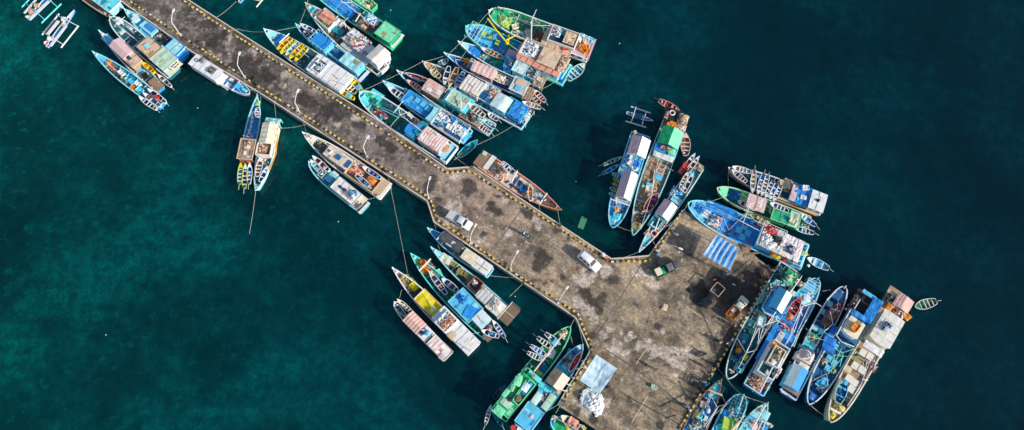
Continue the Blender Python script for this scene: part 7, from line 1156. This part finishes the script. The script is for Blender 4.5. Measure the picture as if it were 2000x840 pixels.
# ------------------------------------------------------------------ ropes
for a, b_, l, sg in ((('F1', 238, 768, 2.2), ('0', 487, 457, 0), "anchor rope running down from the cream-roofed boat's bow", .2), (('F1', 380, 70, 1.6), ('F1', 396, 215, 1.8), "rope from the pier down to the cream-roofed boat's stern", .3), (('F1', 420, 280, 1.7), ('0', 597, 243, 1.6), "long rope from the cream-roofed boat across to the pier", .5), (('0', 757, 338, 1.7), ('0', 796, 533, 2.0), "long rope from the pier to the white-bowed boat", .5),
    (('F2', 100, 0, 1.7), ('F2', 122, 72, 2.8), "short rope from the grey-white boat's bow to the pier", .1), (('F2', 630, 665, 1.6), ('F2', 740, 635, 1.8), "rope between the teal boat and the grey-white boat", .3), (('A2', 300, 146, 1.7), ('A2', 468, 10, .6), "rope from the pier to the outrigger canoe above it", .3), (('A2', 465, 235, 1.7), ('A2', 695, 260, 2.5), "rope from the pier to the boat with yellow canoes", .5), (('A2', 800, 250, 2.6), ('A2', 1010, 205, 2.4), "rope joining the bows of two boats by the upper pier", .2), (('A2', 65, 415, 1.6), ('A2', 130, 368, 1.9), "rope from the top left blue boat's stern to the pier", .2),
    (('A2', 580, 740, 1.7), ('A2', 650, 715, 1.9), "rope from the white-roofed boat's bow to the pier", .1), (('A2', 658, 715, 1.9), ('A2', 668, 820, .4), "rope hanging from the pier beside the white-roofed boat's bow", .3), (('C', 75, 315, 2.5), ('C', 505, 108, 2.2), "long rope across the bows of the upper raft", .3), (('C', 880, 675, .6), ('C', 1135, 540, 1.6), "rope from the dark teal canoe to the ribbed-roof boat", .5), (('C', 716, 745, 1.6), ('C', 845, 838, 1.8), "rope from the turquoise boat's stern to the pier", .3), (('C', 650, 70, 1.5), ('C', 505, 108, 2.2), "rope trailing from the dark blue bow to the tan canoes", .2),
    (('D', 398, 92, 3.2), ('D', 112, 392, 2.3), "long rope along the bows of the outer raft", .3), (('D', 905, 600, 1.7), ('D', 782, 668, 1.4), "rope hanging between two sterns of the outer raft", .4), (('D', 232, 380, 2.2), ('D', 180, 450, 2.2), "short rope between two pale bows", .1), (('B', 430, -10, 2), ('B', 360, 190, 2.2), "rope from the red-bowed boat to the blue-roofed boat", .3), (('G1', 1212, 606, 1.4), ('G1', 1480, 630, 1.7), "rope from the black-tarpaulined boat's stern to the pier", .3), (('G1', 1430, 835, 1.9), ('G1', 1578, 690, 1.9), "rope from the bamboo stern to the pier", .2), (('G1', 250, 760, 1.8), ('G1', 225, 850, 1.7), "short rope from the white-bowed boat to the pink-roofed barge", .1), (('G2', 960, 480, 2.0), ('G2', 1035, 465, 1.7), "short rope from the white roof to the neighbouring cabin", .1), (('G1', 610, 50, 1.7), ('G1', 625, 95, 2), "short rope from the pier to the black-tarpaulined boat's bow", .1), (('G1', 645, 270, 1.5), ('G1', 672, 335, 1.6), "short rope between the two light blue bows", .1),
    (('O', 868, 392, 2.3), ('O', 882, 472, 1.8), "rope from the red boat's bow to the pier", .2), (('O', 758, 355, 1.8), ('O', 765, 398, 1.7), "short rope from the red boat's side to the pier", .1), (('P2', 860, 215, 2.8), ('P2', 1018, 272, 3.0), "rope between the bows of the two-gabled and green-tented boats", .2), (('P2', 1085, 485, 2.6), ('P2', 850, 570, 1.7), "rope from the slim boat's bow to the pier's kerb", .3), (('P2', 1230, 362, 1.8), ('P2', 1282, 450, 1.7), "short rope from the slim boat's side to the quay", .1), (('H2', 610, 620, 1.7), ('H2', 850, 440, 2.0), "rope along the slim boat's side to the quay corner", .2), (('H2', 720, 560, 1.7), ('H2', 848, 432, 2.0), "second rope from the slim boat to the quay corner", .15),
    (('H2', 870, 405, 2.0), ('H2', 905, 335, 3.4), "short rope from the quay corner to the big blue trawler's bow", .1), (('I', 215, 335, 2.6), ('I', 360, 282, 2.2), "rope from the big blue trawler to the green boat", .2), (('I', 358, 130, 1.6), ('I', 360, 222, .2), "rope dropping from the bow of the canoe-laden boat", .1), (('J1', 640, 120, 1.7), ('J1', 760, 5, 2.3), "rope from the quay's corner to the big blue trawler's stern", .2), (('J1', 1240, 352, 3), ('J1', 1330, 335, 3), "rope between the two round bows", .1), (('M', 650, 0, 1.9), ('M', 790, 165, 1.6), "first length of rope from the quay toward the bottom bows", .3), (('M', 790, 165, 1.6), ('M', 985, 355, 3.6), "rope from the quay to the round-bowed boat", .7), (('M', 1000, 370, 3.6), ('M', 1305, 472, 3.4), "rope between the round-bowed and pale-bowed boats", .5),
    (('K2', 110, 575, 3.2), ('K2', 262, 695, 2.0), "rope from the navy boat's bow to the cream trawler's anchor", .2), (('P3', 302, 545, 2.9), ('P3', 345, 468, 1.8), "short rope from the long green boat's bow to the pier", .1), (('P3', 368, 470, 1.8), ('P3', 412, 702, 2.6), "rope from the pier to the bow of the boat beside the quay", .3), (('P3', 302, 640, 2.6), ('P3', 325, 720, 1.6), "slack rope beside the long green boat's bow", .2), (('L', 1020, 500, 1.9), ('L', 930, 645, 2.4), "rope from the quay corner to the bottom edge boat", .15), (('L', 1010, 510, 1.9), ('L', 830, 620, 1.7), "rope from the quay corner to the boat beside the quay", .2)):
    rope(a, b_, l, sg)
for k, pts in (('L', ((1295, 10), (1215, 165), (1150, 280), (1095, 395), (960, 540))),):
    for i in range(4): pass
mb = MB().use('offw'); A_ = [at('L', x, y, DZ+.1) for x, y in ((1270, 95), (1155, 130), (1175, 230), (1110, 220), (1130, 320), (1060, 300), (1085, 385), (1010, 375))]
for i in range(0, 8, 2): mb.box(((A_[i]+A_[i+1])/2), ((A_[i]-A_[i+1]).length, .16, .2), math.atan2((A_[i]-A_[i+1]).y, (A_[i]-A_[i+1]).x))
struct(mb.build('edge_beam'), 'pale cross beams at the quay edge')

# ------------------------------------------------------------------ sunken wreck, floats
w = thing('sunken_wreck', "sunken greenish wreck under the water between the red boat and the pier head", 'wreck', at('P2', 520, 200, -.3))
def wl(x, y, z): return at('P2', x, y, z)-w.location
def wq(name, a, b, wd, h, z, m): A_, B_ = wl(*a, z), wl(*b, z); d = B_-A_; MB().use(m).box((A_+B_)/2, (d.length, wd, h), math.atan2(d.y, d.x)).build(name, w)
wq('hatch_cover', (535, 130), (490, 245), 1.1, .3, -.12, 'seaweed'); wq('beam', (480, 70), (705, 180), .22, .22, -.3, 'seaweed'); rw = random.Random(8)
for x, y, l, wd, a in ((380, 120, 4.5, .8, -.5), (330, 200, 3.5, 1.2, -.6), (460, 270, 5, 1.6, -.5), (600, 220, 4, .7, -.5), (640, 300, 6, 1.5, -.45), (780, 340, 5, 1.7, -.35), (560, 330, 4, 1.1, -.5), (820, 290, 3, .8, -.4)):
    MB().use('weed2').blob(wl(x, y, -.5), (l, wd, .5), a, rw.randint(0, 99), .45, 20, 8).build('planking', w, smooth=70)
    for k in range(3): MB().use('seaweed').blob(wl(x+rw.uniform(-60, 60), y+rw.uniform(-25, 25), -.3), (rw.uniform(.3, 1.1), rw.uniform(.2, .5), .2), a, rw.randint(0, 99), .4, 9, 5).build('lump', w)
MB().use('seaweed').blob(wl(660, 300, -.4), (.7, .6, .4), 0, 4).build('lump', w); MB().use('weed2').blob(wl(700, 340, -.5), (4.5, 1.6, .6), -.5, 5, .3, 12, 6).build('hull', w); MB().use('weed2').blob(wl(330, 60, -.4), (3.5, 1.4, .6), -.5, 6, .3, 12, 6).build('lump', w)
for x, y in ((386, 211), (90, 2), (207, 654), (661, 433), (1045, 490), (1210, 85), (787, 490), (1006, 579), (890, 95), (763, 20), (1125, 355)):
    o = MB().use('white').blob((0, 0, .03), (.22, .2, .14), 0, 2, .12, 8, 5).build('drifting_float', None, P(x, y, 0)); tag(o, "small white float drifting on open water", 'float', 'small white floats drifting on the water')
# ------------------------------------------------------------------ seabed and water
def plane(name, z, m, s=1500): me = MB(); me.mats = [m]; me.add([(-s, -s, z), (s, -s, z), (s, s, z), (-s, s, z)], [(0, 1, 2, 3)]); return struct(me.build(name))
m, N, L = nodes('seabed'); bs = N['Principled BSDF']; bs.inputs['Roughness'].default_value = .95; tc = N.new('ShaderNodeTexCoord')
def nz_(s, d=8, r=.65):
    n = N.new('ShaderNodeTexNoise'); n.inputs['Scale'].default_value = s; n.inputs['Detail'].default_value = d; n.inputs['Roughness'].default_value = r; L.new(tc.outputs['Object'], n.inputs['Vector']); return n.outputs['Fac']
def rmp(src, pts):
    r = N.new('ShaderNodeValToRGB'); e = r.color_ramp.elements
    while len(e) < len(pts): e.new(.5)
    for i, (p, c) in enumerate(pts): e[i].position = p; e[i].color = (*c, 1)
    L.new(src, r.inputs['Fac']); return r.outputs[0]
def mx_(a, b, mode, f):
    x = N.new('ShaderNodeMix'); x.data_type = 'RGBA'; x.blend_type = mode
    if isinstance(f, float): x.inputs[0].default_value = f
    else: L.new(f, x.inputs[0])
    for s_, i in ((a, 6), (b, 7)):
        if isinstance(s_, tuple): x.inputs[i].default_value = (*s_, 1)
        else: L.new(s_, x.inputs[i])
    return x.outputs[2]
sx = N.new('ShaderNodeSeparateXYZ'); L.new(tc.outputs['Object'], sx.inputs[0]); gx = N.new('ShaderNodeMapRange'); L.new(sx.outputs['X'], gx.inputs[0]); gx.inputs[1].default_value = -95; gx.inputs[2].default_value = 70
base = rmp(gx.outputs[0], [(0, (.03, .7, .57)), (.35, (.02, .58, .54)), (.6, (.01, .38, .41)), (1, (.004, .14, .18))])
c = mx_(base, rmp(nz_(.045, 6, .6), [(.4, (.12, .18, .22)), (.5, (.6, .64, .66)), (.6, (1.5, 1.5, 1.35))]), 'MULTIPLY', .95); c = mx_(c, rmp(nz_(.4, 9, .75), [(.36, (.2, .26, .3)), (.5, (.9, .9, .9)), (.64, (2.2, 2.1, 1.8))]), 'MULTIPLY', .9); c = mx_(c, rmp(nz_(2.2, 5, .7), [(.35, (.6, .6, .6)), (.6, (1.1, 1.1, 1.1)), (.74, (2.2, 2.1, 1.9))]), 'MULTIPLY', .4)
sp_ = N.new('ShaderNodeMix'); sp_.data_type = 'FLOAT'; L.new(gx.outputs[0], sp_.inputs[0]); sp_.inputs[2].default_value = 1; sp_.inputs[3].default_value = -.25; ml = N.new('ShaderNodeMath'); ml.operation = 'MULTIPLY'; ml.use_clamp = True; L.new(sp_.outputs[0], ml.inputs[0]); L.new(rmp(nz_(.62, 5, .65), [(.58, (0, 0, 0)), (.74, (1, 1, 1))]), ml.inputs[1]); c = mx_(c, (.45, 1.5, 1.15), 'MIX', ml.outputs[0]); c = mx_(c, (.01, .1, .12), 'MIX', rmp(nz_(.2, 6, .7), [(.6, (0, 0, 0)), (.72, (.7, .7, .7))]))
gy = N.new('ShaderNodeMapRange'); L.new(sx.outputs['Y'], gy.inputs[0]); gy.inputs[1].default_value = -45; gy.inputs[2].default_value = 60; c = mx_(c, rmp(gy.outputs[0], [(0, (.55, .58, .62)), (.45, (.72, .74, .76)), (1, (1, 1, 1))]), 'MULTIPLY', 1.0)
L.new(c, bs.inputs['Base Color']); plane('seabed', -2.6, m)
m, N, L = nodes('sea_water'); N.remove(N['Principled BSDF']); out = N['Material Output']; tc = N.new('ShaderNodeTexCoord')
sx = N.new('ShaderNodeSeparateXYZ'); L.new(tc.outputs['Object'], sx.inputs[0]); gx = N.new('ShaderNodeMapRange'); L.new(sx.outputs['X'], gx.inputs[0]); gx.inputs[1].default_value = -95; gx.inputs[2].default_value = 95
base = rmp(gx.outputs[0], [(0, (.0003, .078, .073)), (.45, (.0003, .062, .074)), (.75, (.0004, .05, .068)), (1, (.0004, .036, .05))])
c = mx_(base, rmp(nz_(.03, 5, .55), [(.3, (.7, .7, .72)), (.5, (1, 1, 1)), (.7, (1.3, 1.3, 1.25))]), 'MULTIPLY', .9); c = mx_(c, rmp(nz_(.35, 8, .7), [(.3, (.8, .8, .8)), (.5, (1, 1, 1)), (.7, (1.22, 1.22, 1.2))]), 'MULTIPLY', .8)
df = N.new('ShaderNodeBsdfDiffuse'); L.new(c, df.inputs[0]); tr = N.new('ShaderNodeBsdfTransparent'); tr.inputs[0].default_value = (.16, .92, .84, 1); ms = N.new('ShaderNodeMixShader'); ms.inputs[0].default_value = .3; L.new(tr.outputs[0], ms.inputs[1]); L.new(df.outputs[0], ms.inputs[2])
bp = N.new('ShaderNodeBump'); bp.inputs['Strength'].default_value = .25; bp.inputs['Distance'].default_value = .12; L.new(nz_(.9, 6, .6), bp.inputs['Height']); gl = N.new('ShaderNodeBsdfGlossy'); gl.inputs['Roughness'].default_value = .12; gl.inputs['Color'].default_value = (.55, .85, 1, 1); L.new(bp.outputs[0], gl.inputs['Normal']); fr = N.new('ShaderNodeFresnel'); fr.inputs[0].default_value = 1.33; L.new(bp.outputs[0], fr.inputs['Normal'])
m2 = N.new('ShaderNodeMixShader'); L.new(fr.outputs[0], m2.inputs[0]); L.new(ms.outputs[0], m2.inputs[1]); L.new(gl.outputs[0], m2.inputs[2]); L.new(m2.outputs[0], out.inputs['Surface']); plane('water', 0, m)

# ------------------------------------------------------------------ light
SUN_EL = math.radians(25.0); a, b_ = P(*pxy('P1', 1190, 728), DZ), P(*pxy('P1', 985, 622), DZ); dv = a-b_; az = math.atan2(dv.y, dv.x)   # towards the sun
sd = Vector((math.cos(az)*math.cos(SUN_EL), math.sin(az)*math.cos(SUN_EL), math.sin(SUN_EL)))
sl = bpy.data.lights.new('sun', 'SUN'); sl.energy = 5.0; sl.angle = math.radians(.5); sl.color = (1, .95, .87); so = link('sun', sl); so.rotation_euler = sd.to_track_quat('Z', 'Y').to_euler(); so.location = (0, 0, 60)
wd = bpy.data.worlds.new('World'); scene.world = wd; wd.use_nodes = True; N = wd.node_tree.nodes; L = wd.node_tree.links; sk = N.new('ShaderNodeTexSky'); sk.sky_type = 'NISHITA'; sk.sun_disc = False; sk.sun_elevation = SUN_EL; sk.sun_rotation = PI/2-az
bg = N['Background']; L.new(sk.outputs[0], bg.inputs[0]); bg.inputs[1].default_value = .15
scene.view_settings.view_transform = 'Standard'; scene.view_settings.look = 'None'; scene.view_settings.exposure = 0; scene.view_settings.gamma = 1
scene.cycles.use_denoising = True; scene.cycles.max_bounces = 6; scene.cycles.transparent_max_bounces = 8

for b in BOATS: b.deck_tackle(26 if b.desc in ('the long green boat', 'the blue boat beside the quay', 'the cream trawler') else None)
# ------------------------------------------------------------------ labels: one thing, one label
ORD = ['first', 'second', 'third', 'fourth', 'fifth', 'sixth', 'seventh', 'eighth', 'ninth', 'tenth', 'eleventh', 'twelfth']
groups = {}
for r in REG:
    if r[2] is not None: groups.setdefault((r[1], r[2].desc), []).append(r)
for (base, desc), rs_ in groups.items():
    rs_.sort(key=lambda r: r[3])
    for i, r in enumerate(rs_):
        if len(rs_) == 1: r[0]['label'] = '%s on %s' % (base, desc)
        elif len(rs_) == 2: r[0]['label'] = '%s on %s, nearer its %s' % (base, desc, 'bow' if i == 0 else 'stern')
        else: r[0]['label'] = '%s on %s, %s from its bow' % (base, desc, ORD[min(i, 11)])
        if len(rs_) > 1: r[0]['group'] = base+'s on '+desc
seen = {}
for o in scene.objects:
    if o.get('label') and o.parent is None: seen.setdefault(o['label'], []).append(o)
for l, os_ in seen.items():
    if len(l.split()) > 16 or len(l.split()) < 4: print('LABEL LENGTH', len(l.split()), l)
    if len(os_) > 1 and not os_[0].get('group') and os_[0].get('kind') != 'structure': print('DUP', len(os_), l)
print('OBJECTS', len(scene.objects), 'top', sum(o.parent is None for o in scene.objects))
